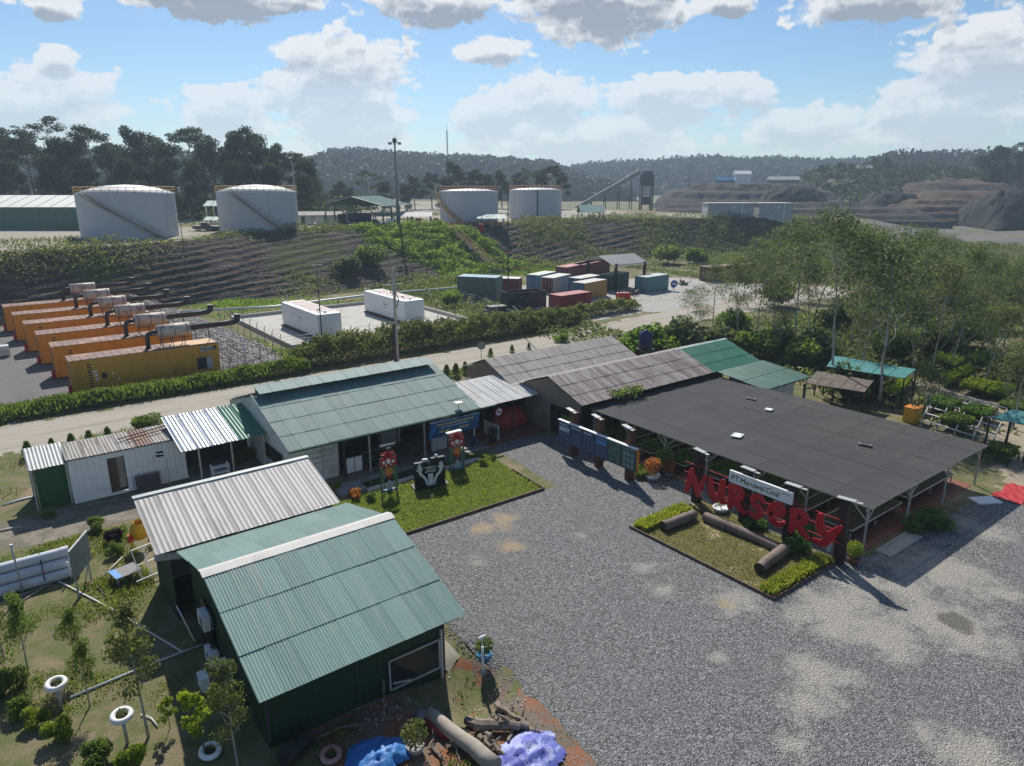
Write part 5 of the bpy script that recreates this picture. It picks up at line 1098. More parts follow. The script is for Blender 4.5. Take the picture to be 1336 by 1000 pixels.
for s in (-1, 1):
    arm = MB().tube([tuple(M @ Vector((s * x, -.2, z))) for x, z in ((.22, .15), (.27, .45), (.42, .72), (.62, .92), (.68, 1.12))], [.09, .085, .08, .085, .10], 8)
    hand = arm.build('arm', M_white, mo)
    for (dx, dz, ln) in ((-.20, .22, 1), (-.10, .42, 1), (.0, .48, 1), (.10, .42, 1), (.22, .18, 1)):
        MB().tube([tuple(M @ Vector(p)) for p in ((s * .68, -.2, 1.1), (s * (.68 + dx * .7), -.2, 1.1 + dz * .55), (s * (.68 + dx), -.2, 1.1 + dz))], [.055, .045, .02], 6).build('finger', M_white, hand)
tx_ = MB(); rgd = random.Random(5)
for k, z in enumerate((1.25, 1.1, .98)): dashes(tx_, -.32 + .1 * (k % 2), .36, z, .05, rgd, M, y=-.125, lo=.06, hi=.2, gap=.03)
tx_.build('white_lettering', M_white, mo)
cap_ = MB(); cap_.blob(tuple(M @ Vector((.45, .0, 1.88))), .11, .11, .11, 1, .02, 10, 6, False); cap_.build('white_ball', M_white, mo); MB().prism([(-.5, 1.62), (0.0, 1.62), (-.1, 1.78), (-.4, 1.8)], 'y', -.1, .1).build('stone_top', M_greygrad, mo).matrix_basis = M
# ------------------------------------------------------------------ left yard
pp = []
yy0 = P(60, 715)[1]
def pipe_thing(label, x0, x1, y, z, r=.24):
    t = thing('white_pipe', label, 'pipe', (x0, y, 0), 'stacked white pipes'); MB().tube([(x0, y, z), (x1, y, z)], r, 16, cap=False).build('pipe', M_whitepipe, t); MB().tube([(x1 - .25, y, z), (x1 + .08, y, z)], [r * 1.08, r * 1.08], 16, cap=False).build('socket', M_whitepipe, t)
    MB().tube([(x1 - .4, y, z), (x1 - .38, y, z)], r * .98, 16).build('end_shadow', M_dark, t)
    return t
yp = 36.15; xe = 1.85
labs = ['lowest front white pipe in the stack at the left edge', 'middle white pipe on the bottom layer of the stack', 'rear white pipe on the bottom layer of the stack', 'front white pipe of the second layer of the stack', 'back white pipe of the second layer of the stack', 'topmost white pipe of the stack at the left edge']
for k, (dy, dz) in enumerate(((0, 0), (.5, 0), (1.0, 0), (.25, .43), (.75, .43), (.5, .86))): pipe_thing(labs[k], -9, xe - .12 * (k % 3), yp + dy, .26 + dz)
st = thing('pipe_strap', 'dark straps round the stacked white pipes', 'strap', (xe - 1, yp, 0))
for x in (xe - 1.3, xe - 4.6):
    MB().tube([(x, yp - .27, .3), (x, yp + .15, 1.0), (x, yp + .5, 1.38), (x, yp + .9, 1.0), (x, yp + 1.27, .3)], .025, 5).build('strap', M_steel_dark, st)
sb = thing('grey_sign_board', 'tall grey sign board seen edge-on at the end of the white pipes', 'sign', (2.1, 36, 0)); bx, by_ = P(116, 738); M = Matrix.Translation((2.0, 34.6, 0)) @ Matrix.Rotation(R(62), 4, 'Z')
MB().box(-.95, .95, -.02, .02, .95, 2.35, M).build('panel', mat('sign_grey', (0.20, 0.25, 0.24), .5, .08, 1.2, (0.12, .12, .11), .5, 1), sb); f = MB(); f.box(-1, 1, -.04, .04, 2.35, 2.43, M); f.build('top_rail', M_steel, sb)
for s in (-.7, .7): MB().box(s - .04, s + .04, .02, .08, -.05, 2.3, M).build('leg', M_steel, sb)
MB().bar(tuple(M @ Vector((.7, .3, .0))), tuple(M @ Vector((.7, .05, .9))), .05).build('brace', M_steel, sb)
cm = thing('concrete_mixer', 'yellow drum concrete mixer beside the beige roofed shed', 'mixer', (*P(184, 712), 0)); x, y = 4.1, 35.3
mx, my = P(185, 716); MB().lathe([(.16, -.5), (.36, -.38), (.42, -.05), (.40, .2), (.24, .52), (.22, .55), (.20, .5), (.3, .15), (0, -.3)], (0, 0, 0), 18).build('drum', M_yellow, cm, Matrix.Translation((mx, my, 1.05)) @ Matrix.Rotation(R(20), 4, 'X')); f = MB()
for a, b in (((-.4, -.35), (-.35, 0)), ((.4, -.35), (.35, 0)), ((-.4, .35), (-.35, 0)), ((.4, .35), (.35, 0))): f.bar((mx + a[0], my + a[1], 0), (mx + b[0], my + b[1], 1.0), .05)
f.build('stand', M_yellow, cm); MB().torus((mx + .5, my, .3), .2, .06, 14, 6, Matrix.Rotation(R(90), 4, 'Y')).build('wheel', M_rubber, cm); MB().box(mx - .55, mx - .3, my - .15, my + .15, .55, .9).build('motor_box', M_redmat, cm)
# tables and frames against the hut's left side
def trestle(label, u, v, w, d, rz, topm, z=.45):
    x, y = P(u, v); t = thing('low_table', label, 'table', (x, y, 0)); M = Matrix.Translation((x, y, 0)) @ Matrix.Rotation(R(rz), 4, 'Z'); MB().box(-w / 2, w / 2, -d / 2, d / 2, z, z + .05, M).build('top', topm, t); MB().box(-w / 2 + .02, -w / 2 + .3, -d / 2 + .02, d / 2 - .02, z + .051, z + .056, M).build('blue_strip', M_skyblue, t)
    for a in (-1, 1):
        for b in (-1, 1): MB().box(a * (w / 2 - .08) - .03, a * (w / 2 - .08) + .03, b * (d / 2 - .08) - .03, b * (d / 2 - .08) + .03, 0, z, M).build('leg', M_steel, t)
trestle('low grey table with worn blue strip left of the green hut', 165, 757, 1.15, 1.0, 12, M_conc_old)
fr_ = thing('tube_trestle', 'white tubular frame leaning by the shed wall', 'frame', (*P(200, 750), 0)); x, y = P(200, 752); M = Matrix.Translation((x, y, 0)) @ Matrix.Rotation(R(15), 4, 'Z') @ Matrix.Rotation(R(-30), 4, 'X'); f = MB()
for p, q_ in (((-.5, 0), (-.5, 1.5)), ((.5, 0), (.5, 1.5)), ((-.5, 0), (.5, 0)), ((-.5, 1.5), (.5, 1.5)), ((-.5, .75), (.5, .75)), ((0, 0), (0, 1.5))): f.bar(tuple(M @ Vector((p[0], 0, p[1]))), tuple(M @ Vector((q_[0], 0, q_[1]))), .04)
f.build('tubing', M_white, fr_); MB().bar(tuple(M @ Vector((-.9, -.4, .05))), tuple(M @ Vector((.4, -.5, .05))), .07).build('foot_bar', M_steel, fr_)
wp = thing('leaning_sheet', 'white sheet panel leaning on the green hut wall', 'panel', (5.0, 28, 0)); M = Matrix.Translation((4.85, 27.6, .15)) @ Matrix.Rotation(R(90), 4, 'Z') @ Matrix.Rotation(R(-14), 4, 'X'); MB().box(-.35, .65, -.02, .02, 0, 1.3, M).build('sheet', M_white, wp); MB().box(-.36, .66, -.024, -.021, .6, .66, M).build('batten', M_steel, wp)
ds = thing('draped_dark_cover', 'black sheet hanging on the green hut side wall', 'sheet', (5.2, 26.4, 0)); mb = MB()
for i in range(8):
    y0, y1 = 25.5 + i * .2, 25.7 + i * .2; o0, o1 = .06 + .05 * (i % 2), .06 + .05 * ((i + 1) % 2); mb.face([(5.3 - o0 - .15, y0, .1), (5.3 - o1 - .15, y1, .1), (5.3 - o1, y1, 2.2), (5.3 - o0, y0, 2.2)])
mb.build('sheet', M_black, ds)
def ac_unit(label, y, z, onwall=True):
    t = thing('air_conditioner', label, 'air conditioner', (4.9, y, z), 'air conditioner units on the green hut'); x0 = 4.93
    MB().box(x0, x0 + .34, y, y + .85, z, z + .6).build('casing', M_white, t); g = MB(); g.torus((x0 - .006, y + .32, z + .3), .23, .012, 20, 5, Matrix.Rotation(R(90), 4, 'Y'))
    for k in range(6): g.box(x0 - .012, x0 - .002, y + .09, y + .55, z + .1 + k * .08, z + .115 + k * .08)
    g.build('fan_grille', M_steel, t); MB().box(x0 - .004, x0 - .001, y + .1, y + .54, z + .08, z + .52).build('fan_recess', M_dark, t); f = MB(); [f.bar((x0 + .05, y + k, z - .03), (5.33, y + k, z - .03), .04) for k in (.1, .75)]; f.build('bracket', M_steel, t)
ac_unit('air conditioner unit farthest back on the green hut side wall', 25.6, 1.45); ac_unit('air conditioner unit at the foot of the green hut side wall', 25.2, .06); ac_unit('air conditioner unit nearest the front corner of the green hut', 23.5, .4)
t = thing('air_conditioner', 'air conditioner unit standing on the ground by the hut', 'air conditioner', (4.5, 24.1, 0), 'air conditioner units on the green hut'); MB().box(4.3, 4.6, 24.1, 24.7, .02, .55).build('casing', M_white, t); MB().torus((4.295, 24.4, .3), .2, .012, 18, 5, Matrix.Rotation(R(90), 4, 'Y')).build('fan_grille', M_steel, t)
# poles lying about
def pole(label, a, b, r=.035, m_=None, z=.05): t = tag(MB().tube([(*P(*a), z), (*((np.array(P(*a)) + np.array(P(*b))) / 2 + .08), z + .01), (*P(*b), z)], r, 7).build('ground_pole', m_ or M_bamboo), label, 'pole'); return t
pole('long pale curved pole lying across the yard grass', (62, 752), (238, 852), .035, M_white); pole('long white pole running from the hut toward the tyre planter', (92, 912), (276, 838), .045, M_white)
pole('short pole leaning in the grass beside the low table', (132, 756), (160, 728), .04); pole('pale pole at the left of the yard grass', (10, 798), (70, 760), .03); pole('bent brown stick on the grass by the low table', (115, 760), (140, 782), .03, M_wood)
pole('short white pole below the middle tyre planter', (184, 934), (206, 950), .025, M_white); pole('white pole on the ground in front of the green tarp lean-to', (4, 660), (50, 648), .06, M_white); pole('thin second pale pole by the yard edge', (0, 790), (64, 764), .025); pole('long pale plank along the pipes', (-30, 702), (30, 688), .06)
pole('grey batten on the earth below the green hut wall', (413, 966), (466, 946), .06, M_wood)
# young plants tied to posts
pa = thing('grey_post', 'grey post with white cap in front of the pipe stack', 'post', (*P(30, 785), 0)); x, y = P(30, 775); MB().tube([(x, y, 0), (x - .05, y, 2.4)], .04, 7).build('post', M_steel, pa); MB().tube([(x - .05, y, 2.4), (x - .05, y, 2.5)], .06, 7).build('cap', M_white, pa)
pb = thing('small_marker_post', 'short black and white post in the left yard', 'post', (*P(93, 757), 0)); x, y = P(93, 757); MB().tube([(x, y, 0), (x - .02, y, .95)], .04, 7).build('post', M_white, pb); MB().tube([(x - .02, y, .02), (x - .02, y, .22)], .05, 7).build('band', M_black, pb)
# tyre planters on posts
def tyre_planter(label, u, v, h, post=True, m_=None):
    x, y = P(u, v); t = thing('tyre_planter', label, 'tyre planter', (x, y, 0), 'white tyre planters'); z = h
    if post: MB().tube([(x + .02, y - .1, -.1), (x, y - .06, z - .08)], .055, 8).build('post', M_steel, t)
    Mt_ = Matrix.Rotation(R(8), 4, 'X'); MB().torus((x, y, z), .27, .095, 24, 9, Mt_).build('tyre', m_ or M_white, t); MB().lathe([(0, z - .04), (.2, z - .04)], (x, y, 0), 16).build('soil', M_soil_dark, t)
    rg = np.random.default_rng(int(u)); put('weeds', np_mesh('weeds', *leaf_quads(in_ball(30, rg) * .15 + np.array([x, y, z + .08]), .12, rg), L_scrub), t)
tyre_planter('white tyre planter on a post, the upper left one', 80, 925, 1.05); tyre_planter('white tyre planter on a post in the middle of the young trees', 165, 968, 1.05)
tyre_planter('white tyre planter lying by the lime green sapling', 275, 985, .16, False); tyre_planter('faded pink tyre at the bottom edge beside the blue tarp', 432, 990, .16, False, mat('pink_tyre', (0.42, 0.20, 0.17), .7, .12, 2, (0.5, .42, .38), .6, 2))
# ------------------------------------------------------------------ debris in front of the hut
sheet('red_earth', [(6.6, 17.4), (8.6, 15.6), (10.5, 14.8), (12.2, 13.2), (13.5, 13.0), (13.7, 16.6), (13.6, 19.6), (12.9, 20.3), (12.0, 19.98), (6.8, 19.95)], .02, .05, M_soil_red, .10, 12)
sheet('concrete_apron', [(12.25, 19.9), (13.0, 20.3), (13.2, 22.2), (12.25, 23.2)], .025, .06, mat('apron', (0.33, 0.30, 0.235), .9, .1, 1.5, (0.20, .17, .12), .6, 1.0), .12, 13)
lg = thing('grey_log', 'pale grey trunk with red cloth wrapped on its upper end', 'log', (*P(600, 970), 0)); a = Vector((*P(560, 938), .25)); b = Vector((*P(648, 1010), .3)); pts = [a.lerp(b, k / 6) + Vector((.03 * math.sin(k * 2), .02 * math.cos(k * 3), 0)) for k in range(7)]
a.z = tz(a.x, a.y) + .28; MB().tube(pts, [.20, .21, .24, .25, .26, .27, .27], 14).build('trunk', mat('grey_trunk', (0.36, 0.31, 0.255), .85, .12, 3, (0.22, .17, .13), .6, 2.2, bmp=.4), lg)
MB().tube([a.lerp(b, -.02), a.lerp(b, .14), a.lerp(b, .3)], [.24, .27, .265], 12).build('red_cloth', M_tarp_red, lg); MB().tube([a.lerp(b, -.2), a.lerp(b, -.02)], [.2, .25], 12).build('grey_sack', M_conc_old, lg)
def driftwood(label, a, b, r, seed):
    a = Vector((*P(*a), 0)); b = Vector((*P(*b), 0)); a.z = tz(a.x, a.y) + r + .12; b.z = tz(b.x, b.y) + r + .05; rg = random.Random(seed); t = thing('driftwood', label, 'driftwood', (a.x, a.y, 0), 'pile of old wood'); k = 8
    pts = [a.lerp(b, i / k) + Vector((rg.uniform(-.07, .07), rg.uniform(-.07, .07), rg.uniform(-.04, .05))) for i in range(k + 1)]; MB().tube(pts, [r * (1.1 - .6 * i / k) * rg.uniform(.75, 1.25) for i in range(k + 1)], 8, sm=False).build('stem', M_wood, t)
    for i in (3, 5):
        p = pts[i]; q_ = p + Vector((rg.uniform(-.4, .4), rg.uniform(-.4, .4), rg.uniform(.05, .3))); MB().tube([p, p.lerp(q_, .5) + Vector((0, 0, .05)), q_], [r * .5, r * .35, r * .12], 6, sm=False).build('snag', M_wood, t)
driftwood('twisted grey driftwood stump in the middle of the wood pile', (622, 952), (690, 955), .22, 1); driftwood('split driftwood branch pointing at the gravel', (648, 915), (700, 960), .12, 2); driftwood('dark upright driftwood root at the top of the pile', (610, 930), (640, 965), .15, 3)
driftwood('pale driftwood piece under the wood pile', (625, 965), (655, 990), .11, 4); driftwood('thin driftwood branch beside the violet tarp', (655, 945), (720, 965), .09, 5); driftwood('short driftwood stick in front of the grey trunk', (590, 965), (600, 1005), .04, 6); driftwood('broken plank of old wood by the grey trunk', (565, 975), (585, 1005), .06, 7)
def tarp(name, label, u, v, rx, ry, rz_, m_, seed, z0=0):
    x, y = P(u, v); rg = np.random.default_rng(seed); t = thing(name, label, 'tarpaulin', (x, y, 0)); k = 70; g = np.linspace(-1, 1, k); X_, Y_ = np.meshgrid(g, g); r = np.sqrt(X_ ** 2 + Y_ ** 2); ang = np.arctan2(Y_, X_); lim = 1 + .10 * np.sin(3 * ang + seed) + .07 * np.sin(7 * ang)
    h = np.clip(1 - (r / lim) ** 2, 0, 1) ** .7 * rz_; ph = rg.uniform(0, 6, 12)
    h = h * (1 + .45 * np.sin(2.1 * X_ + ph[8]) * np.sin(2.6 * Y_ + ph[9])) * .8
    for q in range(11):
        a = rg.uniform(0, 3.14); fq = rg.uniform(3, 15); h += .07 / (1 + .10 * fq) * np.abs(np.sin((X_ * math.cos(a) + Y_ * math.sin(a)) * fq + ph[q] + 1.5 * np.sin(2.5 * X_ + 3 * Y_ + ph[q]))) * np.clip(1.25 - r, 0, 1)
    k0 = 26; X_ = X_[::3, ::3]; Y_ = Y_[::3, ::3]; h = h[::3, ::3]; r = r[::3, ::3]; lim = lim[::3, ::3]; k = X_.shape[0]; X_ = X_ + rg.uniform(-.03, .03, X_.shape); Y_ = Y_ + rg.uniform(-.03, .03, X_.shape); h = h + rg.uniform(-.038, .038, h.shape) * np.clip(1.4 - r, 0.2, 1); h = np.maximum(h, .01)
    V = np.stack([x + X_ * rx, y + Y_ * ry, tz(x + X_ * rx, y + Y_ * ry) + .03 + h], -1).reshape(-1, 3); i = np.arange(k - 1)[None, :] + np.arange(k - 1)[:, None] * k; Q = np.stack([i, i + 1, i + 1 + k, i + k], -1).reshape(-1, 4); rc = r.ravel()[Q].mean(1); lc = lim.ravel()[Q].mean(1)
    put('sheet', np_mesh('tarp', V, Q[rc < lc * 1.0], m_, False), t)
tarp('blue_tarp_heap', 'bright blue tarpaulin over a heap at the bottom edge', 492, 992, 1.1, .9, .30, M_tarp, 2); tarp('violet_tarp', 'crumpled violet-blue tarpaulin on the gravel edge', 690, 988, 1.25, .95, .04, M_tarp2, 5)
bowl_plant('bushy grey-green plant in a pale tub between tarp and trunk', *P(542, 982), .3, M_conc, L_scrub, .45, 600, 7, ls=.1)
br = thing('black_drum', 'black drum lying at the foot of the green hut wall', 'drum', (*P(385, 985), 0)); x, y = P(388, 984); MB().tube([(x - .55, y - .25, .3), (x + .4, y + .18, .3)], .29, 16).build('shell', M_rubber, br); MB().tube([(x - .1, y - .05, .3), (x - .05, y - .02, .3)], .305, 16).build('hoop', M_black, br)
sp_ = thing('white_sign_post', 'thin white post with small white plate by the gravel edge', 'sign', (*P(630, 876), 0)); x, y = P(630, 878); MB().tube([(x, y, 0), (x, y, 1.15)], .05, 8).build('post', M_white, sp_); MB().tube([(x, y, 1.15), (x - .02, y, 1.55)], .02, 6).build('rod', M_white, sp_); MB().box(x - .17, x + .13, y - .02, y + .02, 1.5, 1.62).build('plate', M_white, sp_); MB().box(x - .12, x + .12, y - .12, y + .12, 0, .08).build('foot', M_conc_old, sp_)
rg = np.random.default_rng(91); n = 420; cx_ = np.concatenate([rg.normal(9.6, .9, n // 2), rg.normal(12.2, .7, n // 2)]); cy_ = np.concatenate([rg.normal(19.2, .35, n // 2), rg.normal(17.2, 1.0, n // 2)]); C_ = np.stack([cx_, cy_, tz(cx_, cy_) + .05], 1); o = put('litter', np_mesh('litter', *leaf_quads(C_, .09, rg, .7, .5), mat('pale_chip', (0.48, 0.44, 0.38), .8, .2, 4.0))); tag(o, 'pale chips and litter scattered on the dug earth', 'litter', None, 'stuff')
for k in range(9): driftwood('old plank scrap in the earth below the hut, ' + ORD[k] + ' from the hut corner', (455 + 26 * k, 955 + (k * 37) % 40), (478 + 24 * k, 948 + (k * 23) % 46), .035 + .01 * (k % 3), 20 + k)
bowl_plant('green bush in a blue pot behind the white sign post', *P(632, 862), .3, M_blue, L_young, .36, 600, 8, ls=.1)

# ------------------------------------------------------------------ gensets
def genset(label, x0, y0, m_, first):
    L, w, z0, z1 = 12.2, 2.5, .18, 3.08; t = thing('generator_container', label, 'generator', (x0, y0, 0), 'generator containers in a row'); X, Y = x0, y0
    MB().box(X, X + L, Y, Y + w, z0, z1).build('body', m_, t); MB().box(X + .2, X + L - .2, Y + .15, Y + w - .15, 0, z0).build('skid', M_steel_dark, t)
    rf = MB().box(X - .03, X + L + .03, Y - .03, Y + w + .03, z1, z1 + .05).build('roof', M_rustroof, t)
    rb = MB(); n = 13
    for i in range(n): rb.box(X + .3 + i * .62, X + .37 + i * .62, Y + .05, Y + w - .05, z1 + .051, z1 + .085)
    rb.build('roof_rib', M_rustroof, rf); MB().box(X + 8.4, X + L - .2, Y + .1, Y + w - .1, z1 + .052, z1 + .07).build('roof_panel', mat('roof_pale', (0.50, 0.29, 0.13), .6, .1, 1.0, (0.22, 0.12, 0.08), .6, .8) if 'roof_pale' not in MATS else MATS['roof_pale'], rf)
    for a, b in ((2.0, 2.9), (5.6, 6.5), (6.6, 7.5)): MB().box(X + a, X + b, Y - .025, Y - .002, .35, 2.75).build('door', m_, t)
    h = MB(); [h.box(a, a + .05, Y - .05, Y - .025, b, b + .12) for a, b in ((X + 2.8, 1.5), (X + 5.65, .8), (X + 5.65, 1.6), (X + 5.65, 2.4), (X + 6.52, 1.6), (X + 7.4, .8), (X + 7.4, 2.3), (X + 3.4, 1.4))]; h.build('handle', M_steel_dark, t)
    lv = MB(); [lv.box(X + 1.25, X + 1.55, Y - .02, Y - .002, .4 + k * .24, .52 + k * .24) for k in range(10)]; lv.build('louvre', M_pipe, t); le = MB(); [le.box(X - .02, X - .002, Y + .2, Y + w - .2, .4 + k * .24, .5 + k * .24) for k in range(10)]; le.build('end_louvre', mat('ochre_dark', (0.30, 0.12, 0.015), .6, .1) if 'ochre_dark' not in MATS else MATS['ochre_dark'], t)
    # exhaust: elbow, silencer on a frame, long tail pipe with upturned end
    ex, ey = X + 7.2, Y + 1.2; z1 += .25; MB().tube([(ex - .75, ey, z1 - .2), (ex - .75, ey, z1 + .75), (ex - .62, ey, z1 + 1.12), (ex - .2, ey, z1 + 1.25), (ex + .2, ey, z1 + 1.25)], .2, 10).build('exhaust_elbow', M_pipe, t); MB().tube([(ex - .75, ey, z1 - .2), (ex - .75, ey, z1 - .12)], .3, 10).build('flange', M_pipe, t)
    ml = MB().tube([(ex + .1, ey, z1 + 1.25), (ex + .14, ey, z1 + 1.25), (ex + 2.96, ey, z1 + 1.25), (ex + 3.0, ey, z1 + 1.25)], [.4, .58, .58, .4], 18).build('silencer', M_muffler, t); bd_ = MB(); [bd_.tube([(ex + k, ey, z1 + 1.25), (ex + k + .05, ey, z1 + 1.25)], .595, 18) for k in (.35, 1.5, 2.6)]; bd_.build('band', M_pipe, ml)
    MB().tube([(ex + 2.95, ey, z1 + 1.25), (ex + 6.3, ey, z1 + 1.3), (ex + 7.05, ey, z1 + 1.34), (ex + 7.35, ey, z1 + 1.55), (ex + 7.4, ey, z1 + 2.0)], [.26, .26, .28, .3, .3], 10).build('tail_pipe', M_pipe, t); MB().tube([(ex + 7.4, ey, z1 + 2.0), (ex + 7.4, ey, z1 + 2.08)], .37, 10).build('pipe_rim', M_pipe, t)
    f = MB()
    for k in (.4, 1.3, 2.3): f.bar((ex + k, ey - .55, z1 + .55), (ex + k, ey + .55, z1 + .55), .06); f.bar((ex + k, ey - .5, z1 - .2), (ex + k, ey - .5, z1 + .75), .06); f.bar((ex + k, ey + .5, z1 - .2), (ex + k, ey + .5, z1 + .75), .06)
    for s in (-.5, .5): f.bar((ex + .2, ey + s, z1 + .55), (ex + 2.6, ey + s, z1 + .55), .06)
    f.build('silencer_frame', M_steel_dark, t)
    for k in (4.6,): MB().bar((ex + k, ey, z1 - .2), (ex + k, ey, z1 + 1.25), .06).build('pipe_prop', M_steel_dark, t); MB().tube([(X - .2, Y + .3, .15), (X - .2, Y + .3, .95)], .16, 10).build('fire_extinguisher', M_redmat, t)
    if first:
        MB().box(X + 10.15, X + 11.2, Y - .014, Y - .002, .75, 1.85).build('hatch_opening', M_dark, t); MB().box(X + 11.0, X + 11.5, Y - .12, Y - .08, .72, 1.9, None).build('hatch_door', M_steel, t)
        MB().box(X + 10.55, X + 12.0, Y - .012, Y - .002, 2.45, 2.85).build('name_plate', M_greygrad, t); put('plate_lettering', text_mesh('Trakindo', .34, M_black, .002, .006), t, face_matrix((X + 11.15, Y - .016, 2.64), (0, -1, 0)))
        MB().box(X + 11.72, X + 12.02, Y - .018, Y - .013, 2.46, 2.86).build('logo_square', M_black, t); MB().prism([(X + 11.78, 2.5), (X + 11.96, 2.5), (X + 11.78, 2.7)], 'y', Y - .022, Y - .0185).build('logo_wedge', M_yellow, t)
        s = MB(); s.box(X + 2.25, X + 2.65, Y - .034, Y - .027, 1.25, 1.75); s.build('warning_plate', M_black, t); s = MB(); [s.box(X + a, X + a + w_, Y - .012, Y - .003, z, z + hh) for a, w_, z, hh in ((1.75, .22, 1.5, .25), (1.78, .2, 1.15, .2), (1.7, .3, 1.95, .1), (1.6, .2, 1.85, .12), (2.3, .3, 1.76, .06), (3.05, .14, 1.5, .14), (3.5, .1, .95, .18))]; s.build('white_label', M_white, t)
    return t
glab = ['orange generator container nearest the hedge with nameplate and open hatch', 'second generator container from the hedge', 'third generator container from the hedge', 'fourth generator container from the hedge', 'fifth generator container from the hedge', 'farthest generator container, sixth from the hedge']
for i in range(6): genset(glab[i], 5.75 - .55 * i, 69.3 + 7.15 * i, M_orange2 if i == 0 else M_orange, i == 0)
# pipe frames right of the gensets
rg0 = random.Random(7)
for i in range(6):
    t = thing('scaffold_rack', f'grey scaffold pipe rack behind generator tails, {ORD[i]} from the hedge', 'scaffold', (20.5, 70 + 7.1 * i, 0), 'scaffold racks'); f = MB(); y0 = 69.6 + 7.1 * i; x0 = 18.9 - .5 * i
    for a in range(4):
        for b in range(3): f.tube([(x0 + a * 1.5, y0 + b * 2.3, 0), (x0 + a * 1.5, y0 + b * 2.3, 3.2 - a * .55)], .045, 5)
    for b in range(3):
        f.tube([(x0, y0 + b * 2.3, 3.15), (x0 + 4.5, y0 + b * 2.3, 1.5)], .045, 5)
        for z in (.4, 1.2): f.tube([(x0, y0 + b * 2.3, z), (x0 + 4.5, y0 + b * 2.3, z)], .04, 5)
    for a in range(4):
        for z in (.4, 1.2, 2.9 - a * .5): f.tube([(x0 + a * 1.5, y0, z), (x0 + a * 1.5, y0 + 6.4, z)], .04, 5)
    f.build('pipes', M_steel, t); br_ = MB(); br_.tube([(x0, y0, .2), (x0 + 4.5, y0 + .2, 1.4)], .035, 5); br_.build('brace', M_pipe, t)
ib = thing('white_plastic_tank', 'white caged plastic tank at the left edge near the generators', 'tank', (0, 90, 0)); x, y = P(6, 465); MB().box(x - .5, x + .5, y - .5, y + .5, .15, 1.15).build('bottle', M_white, ib); f = MB()
for k in range(5): [f.bar((x - .52 + k * .26, y + s * .52, .1), (x - .52 + k * .26, y + s * .52, 1.2), .03) for s in (-1, 1)]
for z in (.1, .6, 1.2): [f.bar((x - .52, y + s * .52, z), (x + .52, y + s * .52, z), .03) for s in (-1, 1)]
f.build('cage', M_steel, ib)

# ------------------------------------------------------------------ bunded pad with two white fuel containers
pd = thing('bunded_concrete_pad', 'pale concrete pad with low kerb walls beneath the white fuel containers', 'pad', (28, 75, 0))
px0, px1, py0, py1 = 27.3, 51.5, 75.2, 97.0
MB().box(px0, px1, py0, py1, -.05, .06).build('slab', M_conc, pd)
for a in ((px0 - .15, px1 + .15, py0 - .15, py0 + .15), (px0 - .15, px1 + .15, py1 - .15, py1 + .15), (px0 - .15, px0 + .15, py0 + .15, py1 - .15), (px1 - .15, px1 + .15, py0 + .15, py1 - .15)): MB().box(*a, 0, .5).build('kerb_wall', M_conc, pd)
def fuel_box(label, x0, y0, L):
    w, z0, z1 = 2.9, .35, 3.05; t = thing('fuel_container', label, 'container', (x0, y0, 0), 'white fuel containers'); MB().box(x0, x0 + w, y0, y0 + L, z0, z1).build('body', M_white, t); MB().box(x0 + .1, x0 + w - .1, y0 + .1, y0 + L - .1, .06, z0).build('skid', M_steel_dark, t)
    MB().box(x0 + .8, x0 + w - .2, y0 + 1.5, y0 + L - .6, z1, z1 + .04).build('rust_stain_deck', mat('rust_white', (0.45, 0.35, 0.32), .7, .15, 1, (0.26, 0.13, 0.11), .8, .9) if 'rust_white' not in MATS else MATS['rust_white'], t)
    f = MB()
    for y in np.linspace(y0 + .1, y0 + L - .1, 6): f.bar((x0 + .06, y, z1), (x0 + .06, y, z1 + .35), .05)
    f.bar((x0 + .06, y0 + L * .55, z1 + .35), (x0 + .06, y0 + L - .1, z1 + .35), .05); f.build('top_rail', M_steel, t); ld = MB(); ld.bar((x0 + .3, y0 + L + .1, .1), (x0 + .3, y0 + L + .1, z1 + .8), .06); ld.bar((x0 + .9, y0 + L + .1, .1), (x0 + .9, y0 + L + .1, z1 + .8), .06); [ld.bar((x0 + .3, y0 + L + .1, .4 + k * .35), (x0 + .9, y0 + L + .1, .4 + k * .35), .04) for k in range(9)]; ld.build('ladder', M_steel, t)
    s = MB(); [s.box(x0 - .012, x0 - .002, y0 + a, y0 + b, z, z + .06) for a, b, z in ((4.6, 5.9, 2.0), (4.8, 5.7, 1.85), (4.9, 5.6, 1.5), (7.6, 8.0, 2.2))]; s.build('small_lettering', M_steel_dark, t); v = MB(); [v.tube([(x0 + 1.4, y0 + k, z1), (x0 + 1.4, y0 + k, z1 + .22)], .2, 10) for k in (1.0, 3.0)]; v.build('hatch', M_white, t)
    MB().box(x0 - .3, x0 - .06, y0 + L * .05, y0 + L - .1, .08, .26).build('drip_pipe', M_pipe, t)
fuel_box('white fuel container on the near left side of the concrete pad', 31.2, 77.3, 11.5); fuel_box('white fuel container on the far right side of the concrete pad', 43.8, 79.6, 11.5)
pr = thing('raised_pipe_run', 'low pale pipe run on stands behind the concrete pad', 'pipe', (30, 99, 0)); MB().tube([(20, 104, .7), (34, 99.5, .7), (50, 101, .7), (66, 99, .7)], .16, 8).build('pipe', M_whitepipe, pr); f = MB(); [f.bar((x, y, 0), (x, y, .6), .1) for x, y in ((24, 102.7), (30, 100.8), (38, 99.9), (44, 100.4), (52, 100.7), (60, 99.8))]; f.build('stand', M_conc_old, pr)
